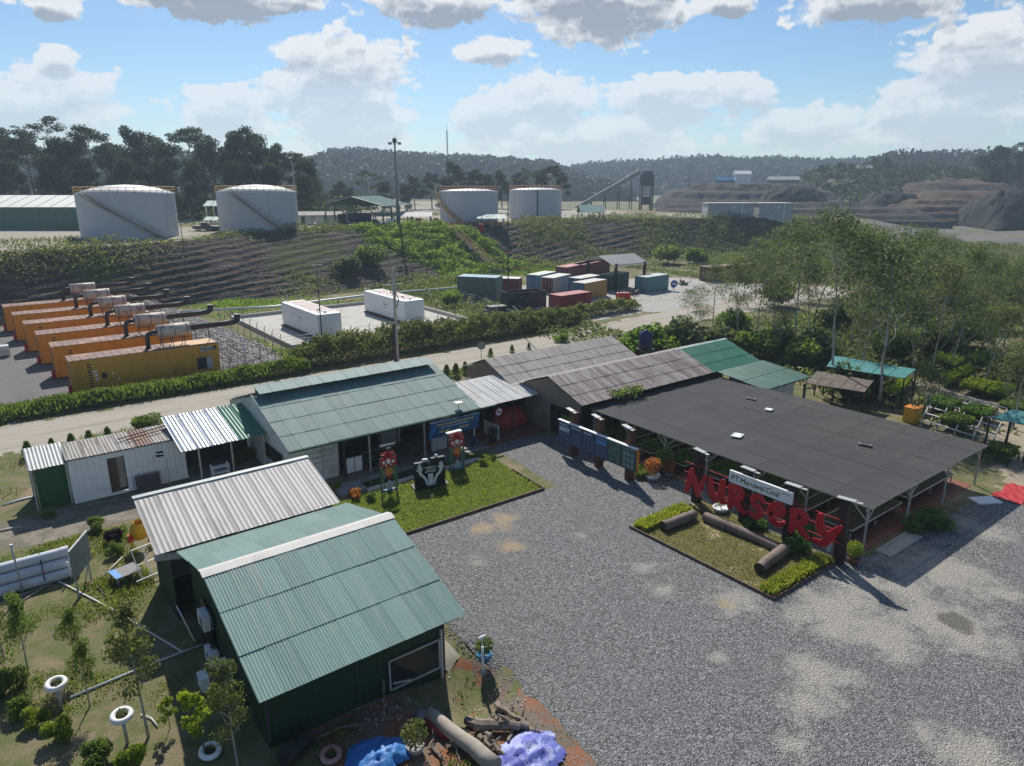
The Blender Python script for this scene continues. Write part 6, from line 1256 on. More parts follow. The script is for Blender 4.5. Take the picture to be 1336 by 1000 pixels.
# wire fence along the hedge
fn = thing('wire_fence', 'wire fence with bent grey posts between hedge and concrete pad', 'fence', (22, 70, 0)); fpts = [(25.5, 96), (25.6, 84), (25.4, 73.5), (31, 73.2), (38, 73.4), (45, 73.6), (53, 73.8), (56, 76), (58, 82), (58, 90)]; cnt = 0
for a, b in zip(fpts[:-1], fpts[1:]):
    a = Vector((*a, 0)); b = Vector((*b, 0)); n = max(1, round((b - a).length / 2.6))
    for i in range(n):
        p = a.lerp(b, i / n); f = MB(); f.tube([p, p + Vector((0, 0, 1.9)), p + Vector((.0, -.3, 2.25))], .045, 5); f.build('post', M_steel, fn)
    w_ = MB(); [w_.tube([a + Vector((0, 0, z)), b + Vector((0, 0, z))], .014, 4) for z in (.3, .7, 1.1, 1.5, 1.85)]; w_.build('wire', M_steel, fn)
# ------------------------------------------------------------------ shipping containers
M_cont = {}
def cont_mat(name, c, d=None): 
    if name not in M_cont: M_cont[name] = mat('container_' + name, c, .55, .07, .8, d or tuple(x * .6 for x in c), .5, .8, (1, 1, .5))
    return M_cont[name]
def container(label, x, y, rz, L, m_, roofm=None, h=2.6, w=2.44, doors='front', name='shipping_container', doorm=None):
    t = thing(name, label, 'container', (x, y, 0), 'containers in the yard' if name == 'shipping_container' else None); M = Matrix.Translation((x, y, 0)) @ Matrix.Rotation(rz, 4, 'Z'); n = max(4, round(L / .6))
    mb = MB(); pr = []
    for i in range(n): a = i / n * L; s = L / n; pr += [(a + s * .05, 0), (a + s * .45, 0), (a + s * .55, .05), (a + s * .95, .05)]
    for side in (0, 1):
        mb = MB()
        for (a0, o0), (a1, o1) in zip(pr[:-1], pr[1:]):
            y0_ = o0 if side == 0 else w - o0; y1_ = o1 if side == 0 else w - o1; mb.face([tuple(M @ Vector(p)) for p in ((a0, y0_, .15), (a1, y1_, .15), (a1, y1_, h - .1), (a0, y0_, h - .1))])
        mb.build('side_panel', m_, t)
    fr = MB()
    for a in (0, L - .12):
        for b in (0, w - .12): fr.box(a, a + .12, b, b + .12, 0, h - .002, M)
    for z in (.0, h - .14):
        for b in (0, w - .1): fr.box(.12, L - .12, b, b + .1, z, z + .15, M)
        for a in (0, L - .1): fr.box(a, a + .1, .12, w - .12, z, z + .15, M)
    fr.build('frame', m_, t); MB().box(.02, L - .02, .02, w - .02, h - .06, h + .015, M).build('roof', roofm or m_, t)
    e = MB(); e.box(L - .08, L - .05, .12, w - .12, .15, h - .14, M); e.build('end_wall', m_, t)
    for k in (0, 1):
        d = MB().box(.03, .07, .14 + k * (w - .28) / 2, .14 + (k + 1) * (w - .28) / 2 - .03, .16, h - .15, M).build('door', doorm or m_, t); b = MB(); [b.tube([tuple(M @ Vector((.0, .14 + (w - .28) * (k * .5 + q), .2))), tuple(M @ Vector((.0, .14 + (w - .28) * (k * .5 + q), h - .2)))], .025, 5) for q in (.14, .36)]; b.build('lock_rod', M_steel, d)
    return t
P90 = R(90)
RW = mat('roof_white', (0.50, 0.49, 0.46), .6, .08, 1, (0.30, .24, .2), .5, .8); RR = mat('roof_red', (0.36, 0.10, 0.085), .6, .1, .6, (0.45, .33, .3), .6, .5)
# raised green office cabin
container('tall grey-green cabin with blue roof on stilts above the concrete pad', *P(597, 391), R(-55), 6.4, cont_mat('sage', (0.115, 0.17, 0.135)), mat('roof_blue', (0.07, 0.20, 0.30), .5, .1), h=3.6, w=3.0, name='site_cabin')
cx_, cy_ = P(600, 388)
container('dark red container with pale roof behind the green cabin', *P(641, 384), R(-50), 4.6, cont_mat('maroon', (0.15, 0.028, 0.03)), RW, doorm=cont_mat('blue', (0.05, 0.13, 0.22)))
container('dark red container alone near the roadside hedge', *P(731, 409), R(2), 6.06, cont_mat('crimson', (0.30, 0.022, 0.03)), cont_mat('crimson_roof', (0.33, 0.06, 0.06)), h=2.4)
container('pale grey container with maroon doors in the middle of the yard', *P(722, 384), R(20), 6.06, cont_mat('pale', (0.42, 0.42, 0.39)), RW, doorm=cont_mat('maroon', (0.15, 0.028, 0.03)))
container('light blue container at the left of the pale container row', *P(703, 380), R(20), 6.06, cont_mat('lightblue', (0.07, 0.20, 0.30)), RW)
container('red-roofed container behind the pale container', *P(740, 368), R(20), 12.0, cont_mat('maroon', (0.15, 0.028, 0.03)), RR); container('second red-roofed container farthest back in the yard', *P(760, 364), R(20), 12.0, cont_mat('maroon', (0.15, 0.028, 0.03)), RR)
container('ochre container with an open side and red drums before it', *P(763, 392), R(12), 6.06, cont_mat('ochre', (0.42, 0.26, 0.07)), RW, doorm=cont_mat('blue2', (0.03, 0.10, 0.20)))
container('blue container behind the ochre container', *P(757, 385), R(12), 6.06, cont_mat('blue2', (0.03, 0.10, 0.20)), RW); container('dark green container under the grey canopy', *P(795, 380), R(12), 6.06, cont_mat('green', (0.03, 0.11, 0.07)), mat('roof_pgreen', (0.34, 0.42, 0.36), .6, .08))
container('teal container with a round blue sign, rightmost in the yard', *P(843, 383), R(5), 6.06, cont_mat('teal', (0.13, 0.25, 0.25)), mat('roof_teal', (0.42, 0.47, 0.46), .6, .08))
container('rust brown container among the trees beyond the yard', *P(925, 368), R(-5), 12.0, cont_mat('rust', (0.15, 0.06, 0.045)), cont_mat('rust_roof', (0.30, 0.17, 0.15)))
rs = thing('round_blue_sign', 'round blue direction sign beside the teal container', 'sign', (*P(878, 378), 0)); x, y = P(878, 380); Mf = face_matrix((x, y - .1, 1.2), (-.3, -1, 0)); MB().face([tuple(Mf @ Vector((.65 * math.cos(k * .3927), .65 * math.sin(k * .3927), 0))) for k in range(16)]).build('disc', mat('sign_blue', (0.02, 0.08, 0.32), .4, .05), rs); MB().bar(tuple(Mf @ Vector((0, -1.2, -.05))), tuple(Mf @ Vector((0, .3, -.05))), .08).build('post', M_steel, rs); ar = MB(); ar.box(-.35, .1, -.09, .09, .006, .012, Mf); ar.face([tuple(Mf @ Vector(p)) for p in ((.1, -.25, .009), (.45, 0, .009), (.1, .25, .009))]); ar.build('white_arrow', M_white, rs)
for k in range(4):
    x, y = P(807 + k * 4, 391); t = thing('red_drum', f'red plastic drum before the ochre container, {ORD[k]} from the left', 'drum', (x, y, 0), 'red drums'); MB().lathe([(0, 0), (.42, 0), (.46, .4), (.42, .95), (.25, 1.1), (0, 1.1)], (x, y, 0), 14).build('shell', mat('drum_red', (0.55, 0.035, 0.02), .4, .06) if 'drum_red' not in MATS else MATS['drum_red'], t); MB().lathe([(.465, .38), (.475, .42), (.465, .46)], (x, y, 0), 14).build('hoop', M_redmat, t)
# grey canopy on posts over the yard
cp = thing('grey_yard_canopy', 'grey pitched sheet canopy on dark posts above the container yard', 'canopy', (*P(815, 378), 0)); x, y = P(806, 382); M = Matrix.Translation((x, y, 0)) @ Matrix.Rotation(R(-5), 4, 'Z')
for i in range(7):
    me = sheet_mesh(1.15, 4.4, .2, .04, M_sheet_grey, True); put('roof_sheet', me, cp, M @ Matrix.Translation((.2 + i * 1.12, 4.8, 5.6)) @ Matrix.Rotation(R(18), 4, 'X')); put('roof_sheet', me, cp, M @ Matrix.Translation((.2 + i * 1.12, 4.8, 5.6)) @ Matrix.Rotation(R(180), 4, 'Z') @ Matrix.Rotation(R(18), 4, 'X'))
for a in (.3, 6.6):
    for b in (1.0, 8.4): MB().box(a - .18, a + .18, b - .18, b + .18, 0, 4.6, M).build('post', M_darkpost, cp)
f = MB(); [f.box(-.3, 7.4, b - .08, b + .08, 4.25, 4.42, M) for b in (1.0, 8.4)]; f.build('beam', M_darkpost, cp)
# dark junk skip & trailer & scrap
sk = thing('rusty_grey_bin', 'weathered dark grey open bin by the green cabin', 'bin', (*P(666, 405), 0)); x, y = P(664, 406); M = Matrix.Translation((x, y, 0)) @ Matrix.Rotation(R(-12), 4, 'Z'); om = mat('junk_grey', (0.055, 0.055, 0.052), .85, .25, 1.0, (0.12, .11, .1), .7, 1.2)
for a in ((0, 6, 0, .1), (0, 6, 2.7, 2.8), (0, .1, .1, 2.7), (5.9, 6, .1, 2.7)): MB().box(*a, 0, 2.5, M).build('side', om, sk)
rb = MB(); [rb.box(.3 + k * .6, .4 + k * .6, -.07, -.001, 0, 2.5, M) for k in range(10)]; rb.build('stiffener', om, sk); MB().box(.1, 5.9, .1, 2.7, 0, 1.6, M).build('contents', M_dark, sk)
tr = thing('blue_flat_trailer', 'small blue flat trailer below the grey bin', 'trailer', (*P(640, 415), 0)); x, y = P(639, 416); M = Matrix.Translation((x, y, 0)) @ Matrix.Rotation(R(-10), 4, 'Z'); MB().box(0, 3.0, 0, 1.8, .7, .95, M).build('deck', mat('trailer_blue', (0.03, 0.06, 0.14), .5, .1), tr); MB().box(.0, 3.0, -.02, .0, .5, .66, M).build('striped_bar', M_inkW, tr)
for a in (.5, 2.3):
    for b in (.1, 1.5): MB().torus(tuple(M @ Vector((a, b, .34))), .24, .1, 14, 6, M.to_3x3().to_4x4() @ Matrix.Rotation(P90, 4, 'X')).build('wheel', M_rubber, tr)
MB().box(.2, 2.7, .2, 1.6, .95, 1.5, M).build('load', M_steel_dark, tr)
rg0 = random.Random(3)
for k, (u, v, lab) in enumerate(((676, 412, 'tangled scrap metal in front of the grey bin'), (690, 408, 'pale scrap heap right of the grey bin'), (822, 385, 'small junk pile beside the dark green container'), (893, 372, 'dark earth and scrap pile at the yard edge by the trees'), (660, 412, 'scrap parts lying left of the tangled heap'))):
    x, y = P(u, v); t = thing('scrap_heap', lab, 'scrap', (x, y, 0)); 
    for q in range(14):
        a = Vector((x + rg0.uniform(-1.4, 1.4), y + rg0.uniform(-1, 1), rg0.uniform(.0, .3))); MB().bar(a, a + Vector((rg0.uniform(-1, 1), rg0.uniform(-1, 1), rg0.uniform(0, .9))), rg0.uniform(.05, .3), rg0.uniform(.04, .25)).build('scrap_piece', rg0.choice([M_steel_dark, M_steel, M_rustroof, om]), t)
# ------------------------------------------------------------------ poles
def utility_pole(label, x, y, h, r, m_, arms=((.93, 1.6),), z0=0.0):
    t = thing('utility_pole', label, 'pole', (x, y, z0)); MB().tube([(x, y, z0 - .2), (x, y, z0 + h)], [r, r * .6], 10).build('pole', m_, t); f = MB(); ins = MB()
    for fr_, w_ in arms:
        z = z0 + h * fr_; f.bar((x - w_ / 2, y, z), (x + w_ / 2, y, z), .09); f.bar((x - w_ * .3, y, z - .02), (x, y, z - .5), .05)
        for s in (-.45, -.15, .15, .45): ins.tube([(x + s * w_, y, z), (x + s * w_, y, z + .25)], [.05, .03], 6)
    if arms: f.build('cross_arm', M_steel, t); ins.build('insulator', M_steel_dark, t)
    return t
t = utility_pole('thick concrete power pole with cross-arm behind the long green roof', 33.9, 63.6, 9.6, .20, M_conc, ((.82, 2.2), (.74, .9)))
MB().box(33.5, 33.72, 63.4, 63.6, 0, 4.0).build('cable_box', M_steel_dark, t); MB().tube([(33.85, 63.35, 7.2), (34.15, 63.2, 6.4), (33.95, 63.3, 5.6)], .05, 5).build('cable_loop', M_rubber, t)
utility_pole('thin dark steel pole standing before the white fuel container', 31.2, 76.4, 9.0, .08, M_steel_dark, ((.98, 1.5),))
utility_pole('thin steel pole standing on the bank between the big tanks', *P(248, 392), 12.0, .08, M_steel_dark, ())
utility_pole('thin steel pole in front of the right pair of tanks', *P(663, 420), 17.5, .09, M_steel_dark, ())
utility_pole('thin tall pole beyond the left tanks', *at(386, 270, 165)[:2], 13.5, .12, M_conc, (), 8.0)
ss = thing('round_road_sign', 'small round grey sign on a pole by the dirt road', 'sign', (*P(628, 478), 0)); x, y = P(628, 479); MB().tube([(x, y, 0), (x, y, 2.6)], .03, 6).build('pole', M_steel_dark, ss); Mf = face_matrix((x, y - .05, 2.2), (-.5, -1, 0)); MB().face([tuple(Mf @ Vector((.42 * math.cos(k * .3927), .42 * math.sin(k * .3927), 0))) for k in range(16)]).build('disc', M_conc_old, ss)

# ------------------------------------------------------------------ tank terrace
ZP = 8.0
def storage_tank(label, x, y, r, h, dome, railm, stair, roofm=None, spiral=None):
    X, Y = CS(x, y); t = thing('storage_tank', label, 'tank', (X, Y, ZP)); z0 = float(tz(X, Y)) - .1
    MB().lathe([(r, z0), (r, ZP + h)], (X, Y, 0), 64).build('shell', M_tank, t); MB().lathe([(r + .08, ZP + h - .15), (r + .1, ZP + h), (r * .66, ZP + h + dome * .6), (r * .33, ZP + h + dome * .9), (0.01, ZP + h + dome)], (X, Y, 0), 48).build('roof', roofm or M_tankroof, t)
    sm_ = MB(); [sm_.lathe([(r + .012, ZP + h * k), (r + .02, ZP + h * k + .03), (r + .012, ZP + h * k + .06)], (X, Y, 0), 64) for k in (.2, .4, .6, .8)]; sm_.build('weld_seam', M_tank, t)
    f = MB(); nseg = 40; rr = r + .12
    for k in range(nseg):
        a, b = 2 * math.pi * k / nseg, 2 * math.pi * (k + 1) / nseg; pa, pb = (X + rr * math.cos(a), Y + rr * math.sin(a)), (X + rr * math.cos(b), Y + rr * math.sin(b)); f.tube([(*pa, ZP + h), (*pa, ZP + h + 1.1)], .04, 4)
        for z in (.55, 1.1): f.tube([(*pa, ZP + h + z), (*pb, ZP + h + z)], .04, 4)
    f.build('rim_railing', railm, t)
    if stair:
        a0, a1, m_ = stair; n = 26; st = MB(); rl = MB(); pts = []
        for k in range(n + 1):
            a = a0 + (a1 - a0) * k / n; z = ZP + h * (1 - k / n); c, s = math.cos(a), math.sin(a); i_ = Vector((X + (r + .08) * c, Y + (r + .08) * s, z)); o_ = Vector((X + (r + .95) * c, Y + (r + .95) * s, z)); st.bar(i_, o_, .3, .06); pts.append((i_, o_))
        for (i0, o0), (i1, o1) in zip(pts[:-1], pts[1:]):
            st.bar(o0, o1, .05, .25); st.bar(i0, i1, .05, .2); rl.bar(o0 + Vector((0, 0, 1)), o1 + Vector((0, 0, 1)), .05); rl.bar(o0 + Vector((0, 0, .5)), o1 + Vector((0, 0, .5)), .04)
        for k in range(0, n + 1, 2): rl.bar(pts[k][1], pts[k][1] + Vector((0, 0, 1)), .05)
        s_ = st.build('staircase', m_, t); rl.build('stair_railing', m_, s_)
    else:
        ld = MB(); a = math.radians(-125); c, s = math.cos(a), math.sin(a); ld.bar((X + (r + .1) * c, Y + (r + .1) * s, ZP), (X + (r + .1) * c, Y + (r + .1) * s, ZP + h), .22); ld.build('level_gauge_pipe', M_steel_dark, t)
    return t
M_stair = mat('stair_tan', (0.26, 0.22, 0.165), .7, .1)
storage_tank('large white storage tank at the far left with diagonal staircase', -69.4, 132, 8.0, 7.6, 1.5, M_yellowrail, (math.radians(-150), math.radians(-65), M_stair)); storage_tank('large white storage tank second from the left with diagonal staircase', -51.4, 148, 7.7, 7.6, 1.4, M_yellowrail, (math.radians(-143), math.radians(-75), M_stair))
storage_tank('grey storage tank with orange curved staircase, third from the left', -10.2, 174, 6.9, 7.3, .6, M_rail_rust, (math.radians(-216), math.radians(-132), M_yellowrail)); storage_tank('grey storage tank without staircase, rightmost of the four', 6.2, 194, 6.95, 7.3, .6, M_rail_rust, None)
# orange bund around the right pair
bw = thing('orange_bund_wall', 'low orange barrier at the foot of the right pair of tanks', 'barrier', (*CS(-10, 163), ZP)); a = Vector((*CS(-24, 160.5), 0)); b = Vector((*CS(-2, 164), 0)); c = Vector((*CS(10, 183), 0)); om2 = mat('bund_orange', (0.50, 0.22, 0.06), .7, .15, .8, (0.6, 0.45, 0.3), .5, 1)
for p, q_ in ((a, b), (Vector((*CS(4, 181), 0)), Vector((*CS(12.5, 183), 0)))):
    n = 6
    for k in range(n): u0, u1 = p.lerp(q_, k / n), p.lerp(q_, (k + .96) / n); MB().bar((u0.x, u0.y, ZP + .35), (u1.x, u1.y, ZP + .35), .12, .8).build('panel', om2, bw)
def canopy(label, x, y, w, d, zl, zh, rz, m_, name='roofed_canopy', gable=True, posts=4):
    X, Y = CS(x, y); z0 = float(tz(X, Y)); t = thing(name, label, 'canopy', (X, Y, z0)); M = Matrix.Translation((X, Y, z0)) @ Matrix.Rotation(-YAW + rz, 4, 'Z'); n = max(3, round(w / 1.6)); sw = w / n
    half = d / 2; sl = math.hypot(half, zh - zl); me = sheet_mesh(sw + .04, sl + .1, .26, .05, m_, True); ang = math.atan2(zh - zl, half)
    for i in range(n):
        xx = -w / 2 + (i + .5) * sw; put('roof_sheet', me, t, M @ Matrix.Translation((xx, 0, zh)) @ Matrix.Rotation(ang, 4, 'X')); put('roof_sheet', me, t, M @ Matrix.Translation((xx, 0, zh)) @ Matrix.Rotation(math.pi, 4, 'Z') @ Matrix.Rotation(ang, 4, 'X'))
    for i in range(posts):
        xx = -w / 2 + .4 + (w - .8) * i / (posts - 1)
        for s in (-1, 1): MB().box(xx - .12, xx + .12, s * (half - .5) - .12, s * (half - .5) + .12, 0, zl + .15, M).build('post', M_teal_trim if posts > 3 else M_steel, t)
    gb = MB()
    for xx in (-w / 2 + .3, w / 2 - .3): gb.face([tuple(M @ Vector(p)) for p in ((xx, -half + .2, zl - .05), (xx, half - .2, zl - .05), (xx, 0, zh - .08))])
    if gable: gb.build('gable_truss', M_wall_green, t)
    return t
M_roof_mint = mat('roof_mint', (0.33, 0.47, 0.40), .5, .06, .5, (0.42, 0.5, 0.45), .5, .4, obj=.04); M_roof_pale = mat('roof_pinkish', (0.52, 0.48, 0.44), .6, .08, .5, (0.4, 0.52, 0.48), .7, .3, obj=.05)
canopy('open steel canopy with mint green gable roof in the middle of the terrace', -32.5, 163, 9.5, 17, 4.6, 6.4, R(62), M_roof_mint, posts=4)
canopy('low pale sheet roof beside the mast on the terrace', -24, 160, 13, 5, 2.3, 3.1, R(4), M_roof_pale, posts=4); canopy('small mint roof before the third tank', -4.6, 163, 6.2, 4, 2.1, 2.9, R(4), M_roof_mint, posts=3)
canopy('small mint lean roof between the left tanks, upper one', -62, 157, 6.6, 5, 4.6, 5.6, R(0), M_roof_mint, posts=3); canopy('long mint shelter roof low between the left tanks', -57, 150, 12, 3.4, 2.0, 2.6, R(0), M_roof_mint, posts=4)
canopy('mint roof hut right of the right tanks', 20.5, 190, 6.5, 5, 1.8, 3.6, R(8), M_roof_mint, posts=3)
canopy('low grey workshop roof left of the mint canopy', -45, 168, 14, 6, 2.2, 2.9, R(3), M_sheet_old, posts=4)
X, Y = CS(-45, 168); wk = thing('white_workshop', 'white workshop cabins under the low grey roof', 'cabin', (X, Y, ZP)); M = Matrix.Translation((X, Y, ZP)) @ Matrix.Rotation(-YAW + R(3), 4, 'Z'); MB().box(-6, -1, -1.5, 1.6, 0, 2.1, M).build('cabin', M_white, wk); MB().box(0, 6.3, -1.5, 1.6, 0, 2.0, M).build('cabin', M_white, wk); MB().box(-3.2, -2.3, -1.53, -1.501, .05, 1.8, M).build('door', M_dark, wk)
# warehouse at the far left
X, Y = CS(-108, 158); wh = thing('green_warehouse', 'long green warehouse with pale roof behind the first tank', 'warehouse', (X, Y, ZP)); M = Matrix.Translation((X, Y, ZP)) @ Matrix.Rotation(-YAW, 4, 'Z'); wz = 4.4
MB().box(-22, 22, -8, 8, -.5, wz, M).build('wall', mat('wh_green', (0.075, 0.17, 0.125), .6, .06, .5, (0.10, .15, .12), .5, .4), wh)
M_wh = mat('wh_roof', (0.44, 0.46, 0.43), .5, .05, .4, (0.3, .38, .34), .5, .3, obj=.03)
for i in range(15):
    me = sheet_mesh(2.96, 8.7, .35, .06, M_wh, True); put('roof_sheet', me, wh, M @ Matrix.Translation((-20.6 + i * 2.95, 0, wz + 2.3)) @ Matrix.Rotation(math.atan2(2.2, 8.3), 4, 'X')); put('roof_sheet', me, wh, M @ Matrix.Translation((-20.6 + i * 2.95, 0, wz + 2.3)) @ Matrix.Rotation(math.pi, 4, 'Z') @ Matrix.Rotation(math.atan2(2.2, 8.3), 4, 'X'))
MB().box(-22.3, 22.3, -8.5, -8.2, wz - .15, wz + .12, M).build('gutter', mat('wh_gutter', (0.12, .24, .18), .5, .05), wh)
for k in range(12): MB().box(-21 + k * 3.5, -20.8 + k * 3.5, -8.06, -8.003, 0, wz - .2, M).build('wall_rib', MATS['wh_green'], wh)
# flood-light mast
mp = CS(-24.6, 157); ml_ = thing('floodlight_mast', 'tall grey mast with a ring of floodlights on the terrace', 'mast', (*mp, ZP)); MB().tube([(*mp, ZP - .3), (*mp, 26.3)], [.38, .16], 10).build('pole', M_conc_old, ml_); fl = MB(); hd = MB().tube([(*mp, 25.4), (*mp, 26.2)], .45, 10); hd.build('head_ring', M_steel_dark, ml_)
for k in range(6): a = k * 1.047; fl.box(-.28, .28, -.25, .25, -.3, .1, Matrix.Translation((mp[0] + 1.15 * math.cos(a), mp[1] + 1.15 * math.sin(a), 25.3)) @ Matrix.Rotation(a, 4, 'Z')); fl.bar((mp[0], mp[1], 25.6), (mp[0] + 1.15 * math.cos(a), mp[1] + 1.15 * math.sin(a), 25.4), .08)
fl.build('floodlight', M_conc_old, ml_); MB().tube([(*mp, 26.2), (*mp, 27.3)], .03, 5).build('lightning_rod', M_steel_dark, ml_)
ap = CS(-19.9, 230); am = thing('antenna_mast', 'thin tall antenna mast behind the third tank', 'mast', (*ap, ZP)); f = MB()
for k in range(3): a = k * 2.094; f.tube([(ap[0] + .35 * math.cos(a), ap[1] + .35 * math.sin(a), ZP), (ap[0] + .12 * math.cos(a), ap[1] + .12 * math.sin(a), 32.3)], .06, 4)
for k in range(22):
    z = ZP + 1 + k * 1.1; f.bar((ap[0] - .3, ap[1], z), (ap[0] + .3, ap[1], z + .5), .04)
f.build('lattice', M_steel_dark, am); MB().tube([(*ap, 31.8), (*ap, 34.2)], .04, 4).build('tip', M_steel_dark, am)
# stairs up the bank
def bank_pt(u0, v0, z): x, y = P(u0, v0, z); return Vector((x, y, z))
sw_ = thing('bank_stairway', 'steel stairway with yellow handrails up the green bank', 'stairs', (*P(650, 355, .3), .3)); bot = Vector((*P(650, 356, .2), .2)); 
topx, topy = P(588, 300, 7.7); top = Vector((topx, topy, 7.9)); n = 34; d = (top - bot); side = Vector((d.y, -d.x, 0)).normalized()
st = MB(); rl = MB()
for k in range(n): p = bot + d * (k / n); st.bar(p - side * .6 + Vector((0, 0, .35)), p + side * .6 + Vector((0, 0, .35)), .32, .06)
for s in (-.65, .65): st.bar(bot + side * s + Vector((0, 0, .2)), top + side * s + Vector((0, 0, .2)), .08, .3)
st.build('flight', M_conc_old, sw_)
for s in (-.7, .7):
    for z in (.75, 1.25): rl.bar(bot + side * s + Vector((0, 0, z)), top + side * s + Vector((0, 0, z)), .08)
    for k in range(12): p = bot + d * (k / 11) + side * s; rl.bar(p, p + Vector((0, 0, 1.25)), .06)
rl.build('handrail', M_yellowrail, sw_)
mid = bot + d * .5; MB().box(mid.x - 1.0, mid.x + 1.0, mid.y - .6, mid.y + .6, mid.z + .3, mid.z + .42).build('landing', M_conc_old, sw_)
# tanker truck, pumps, parked things
X, Y = CS(-33.5, 160.5); tk = thing('tanker_truck', 'dark blue tanker truck parked under the mint canopy', 'truck', (X, Y, ZP)); M = Matrix.Translation((X, Y, ZP)) @ Matrix.Rotation(-YAW + R(6), 4, 'Z')
mb = MB(); mb.tube([tuple(M @ Vector((x, 0, 1.9))) for x in (-2.6, -2.5, 2.4, 2.5)], [.8, 1.0, 1.0, .8], 16); mb.build('tank_body', mat('tanker_blue', (0.02, 0.04, 0.075), .4, .1), tk); MB().box(-4.6, -2.75, -1.05, 1.05, .7, 2.7, M).build('cab', M_black, tk); MB().box(-4.64, -4.601, -.9, .9, 1.7, 2.5, M).build('windscreen', M_glass, tk); MB().box(-4.5, 2.7, -.5, .5, .55, .85, M).build('chassis', M_steel_dark, tk)
for x in (-3.8, 1.0, 2.1):
    for s in (-.95, .95): MB().torus(tuple(M @ Vector((x, s, .5))), .34, .16, 16, 7, M.to_3x3().to_4x4() @ Matrix.Rotation(P90, 4, 'X')).build('wheel', M_rubber, tk)
def pickup(label, x, y, rz, m_):
    X, Y = CS(x, y); z0 = float(tz(X, Y)); t = thing('pickup', label, 'vehicle', (X, Y, z0)); M = Matrix.Translation((X, Y, z0)) @ Matrix.Rotation(-YAW + rz, 4, 'Z'); MB().prism([(-2.4, .45), (2.4, .45), (2.4, .95), (1.1, 1.05), (.5, 1.7), (-.7, 1.7), (-.8, 1.05), (-2.4, 1.05)], 'y', -.85, .85).build('body', m_, t, M); MB().prism([(.98, 1.06), (.48, 1.62), (-.62, 1.62), (-.68, 1.06)], 'y', -.86, .86).build('window_band', M_glass, t, M)
    for a in (-1.5, 1.5):
        for s in (-.8, .8): MB().torus(tuple(M @ Vector((a, s, .36))), .25, .11, 14, 6, M.to_3x3().to_4x4() @ Matrix.Rotation(P90, 4, 'X')).build('wheel', M_rubber, t)
pickup('white pickup parked by the mast on the terrace', -29.6, 157, R(10), M_white); pickup('white pickup parked just right of the mast', -26.2, 157.5, R(80), M_white); pickup('dark pickup between the left pair of tanks', -61.5, 146, R(5), M_steel_dark); pickup('dark pickup under the long mint shelter', -56, 149, R(5), M_steel_dark)
for k, (x, y) in enumerate(((-20.4, 158.5), (-16.6, 160), (-6.6, 158))):
    X, Y = CS(x, y); z0 = float(tz(X, Y)); t = thing('red_hose_box', ('red fire hose cabinet right of the mast', 'red fire hose cabinet before the third tank', 'red fire hose cabinet between the two right tanks')[k], 'cabinet', (X, Y, z0)); M = Matrix.Translation((X, Y, z0)) @ Matrix.Rotation(-YAW, 4, 'Z'); MB().box(-.55, .55, -.3, .3, .2, 1.8, M).build('box', M_redmat, t); MB().box(-.45, .45, -.33, -.301, .3, 1.7, M).build('door', M_redmat, t); MB().box(-.5, .5, -.25, .25, 0, .2, M).build('foot', M_steel_dark, t)
# two grey buildings on the right of the terrace
for k, (x0, x1, lab) in enumerate(((52.3, 64.6, 'left grey flat-roofed block at the edge of the mine terrace'), (66, 75, 'right grey flat-roofed block, half hidden by the grove'))):
    X, Y = CS((x0 + x1) / 2, 198); z0 = float(tz(X, Y)); t = thing('grey_block', lab, 'building', (X, Y, z0)); M = Matrix.Translation((X, Y, z0)) @ Matrix.Rotation(-YAW, 4, 'Z'); w_ = (x1 - x0) / 2; zz = 11.7 - z0; MB().box(-w_, w_, -3, 3, -1, zz, M).build('wall', mat('block_grey', (0.42, 0.43, 0.43), .8, .06, .5, (0.3, .3, .3), .5, .4) if k == 0 else MATS['block_grey'], t); MB().box(-w_ - .2, w_ + .2, -3.2, 3.2, zz, zz + .22, M).build('roof', M_conc, t)
    MB().box(w_ * .1, w_ * .1 + .5, -3.04, -3.003, zz - 1.2, zz - .6, M).build('window', M_white, t); MB().box(w_ * .45, w_ * .5, -3.1, -3.003, 0, zz - .05, M).build('downpipe', M_white, t)
# ------------------------------------------------------------------ small structures right of the nursery
def teal_roof(label, pts, z0, z1, m_=None):
    t = thing('teal_net_shelter', label, 'shelter', (*pts[0], 0)); a, b, c, d = [Vector((*p, 0)) for p in pts]; n = 5
    for i in range(n):
        for j in range(2):
            q = [a.lerp(b, (i + .02) / n).lerp(d.lerp(c, (i + .02) / n), j / 2 + .01), a.lerp(b, (i + .98) / n).lerp(d.lerp(c, (i + .98) / n), j / 2 + .01), a.lerp(b, (i + .98) / n).lerp(d.lerp(c, (i + .98) / n), j / 2 + .49), a.lerp(b, (i + .02) / n).lerp(d.lerp(c, (i + .02) / n), j / 2 + .49)]
            zs = [z0 + (z1 - z0) * (j / 2)] * 2 + [z0 + (z1 - z0) * (j / 2 + .5)] * 2; mb = MB(); mb.face([(p.x, p.y, z) for p, z in zip(q, zs)]); mb.face([(p.x, p.y, z - .05) for p, z in reversed(list(zip(q, zs)))]); mb.build('net_panel', m_ or M_teal_net, t)
    for p, z in ((a, z0), (b, z0), (c, z1), (d, z1), (a.lerp(b, .5), z0)): MB().bar((p.x, p.y, float(tz(p.x, p.y)) - .1), (p.x, p.y, z - .05), .1).build('post', M_darkpost, t)
    return t
teal_roof('long teal net shelter among the grove behind the shade house', [P(1078, 478, 2.6), P(1180, 494, 2.6), P(1196, 482, 2.9), P(1088, 464, 2.9)], 2.6, 2.9)
teal_roof('low brown lath shelter in front of the teal net shelter', [P(1050, 500, 1.9), P(1128, 512, 1.9), P(1140, 497, 2.2), P(1066, 484, 2.2)], 1.9, 2.2, mat('brown_lath', (0.13, 0.10, 0.08), .9, .25, 3, (0.24, .2, .17), .6, 2))
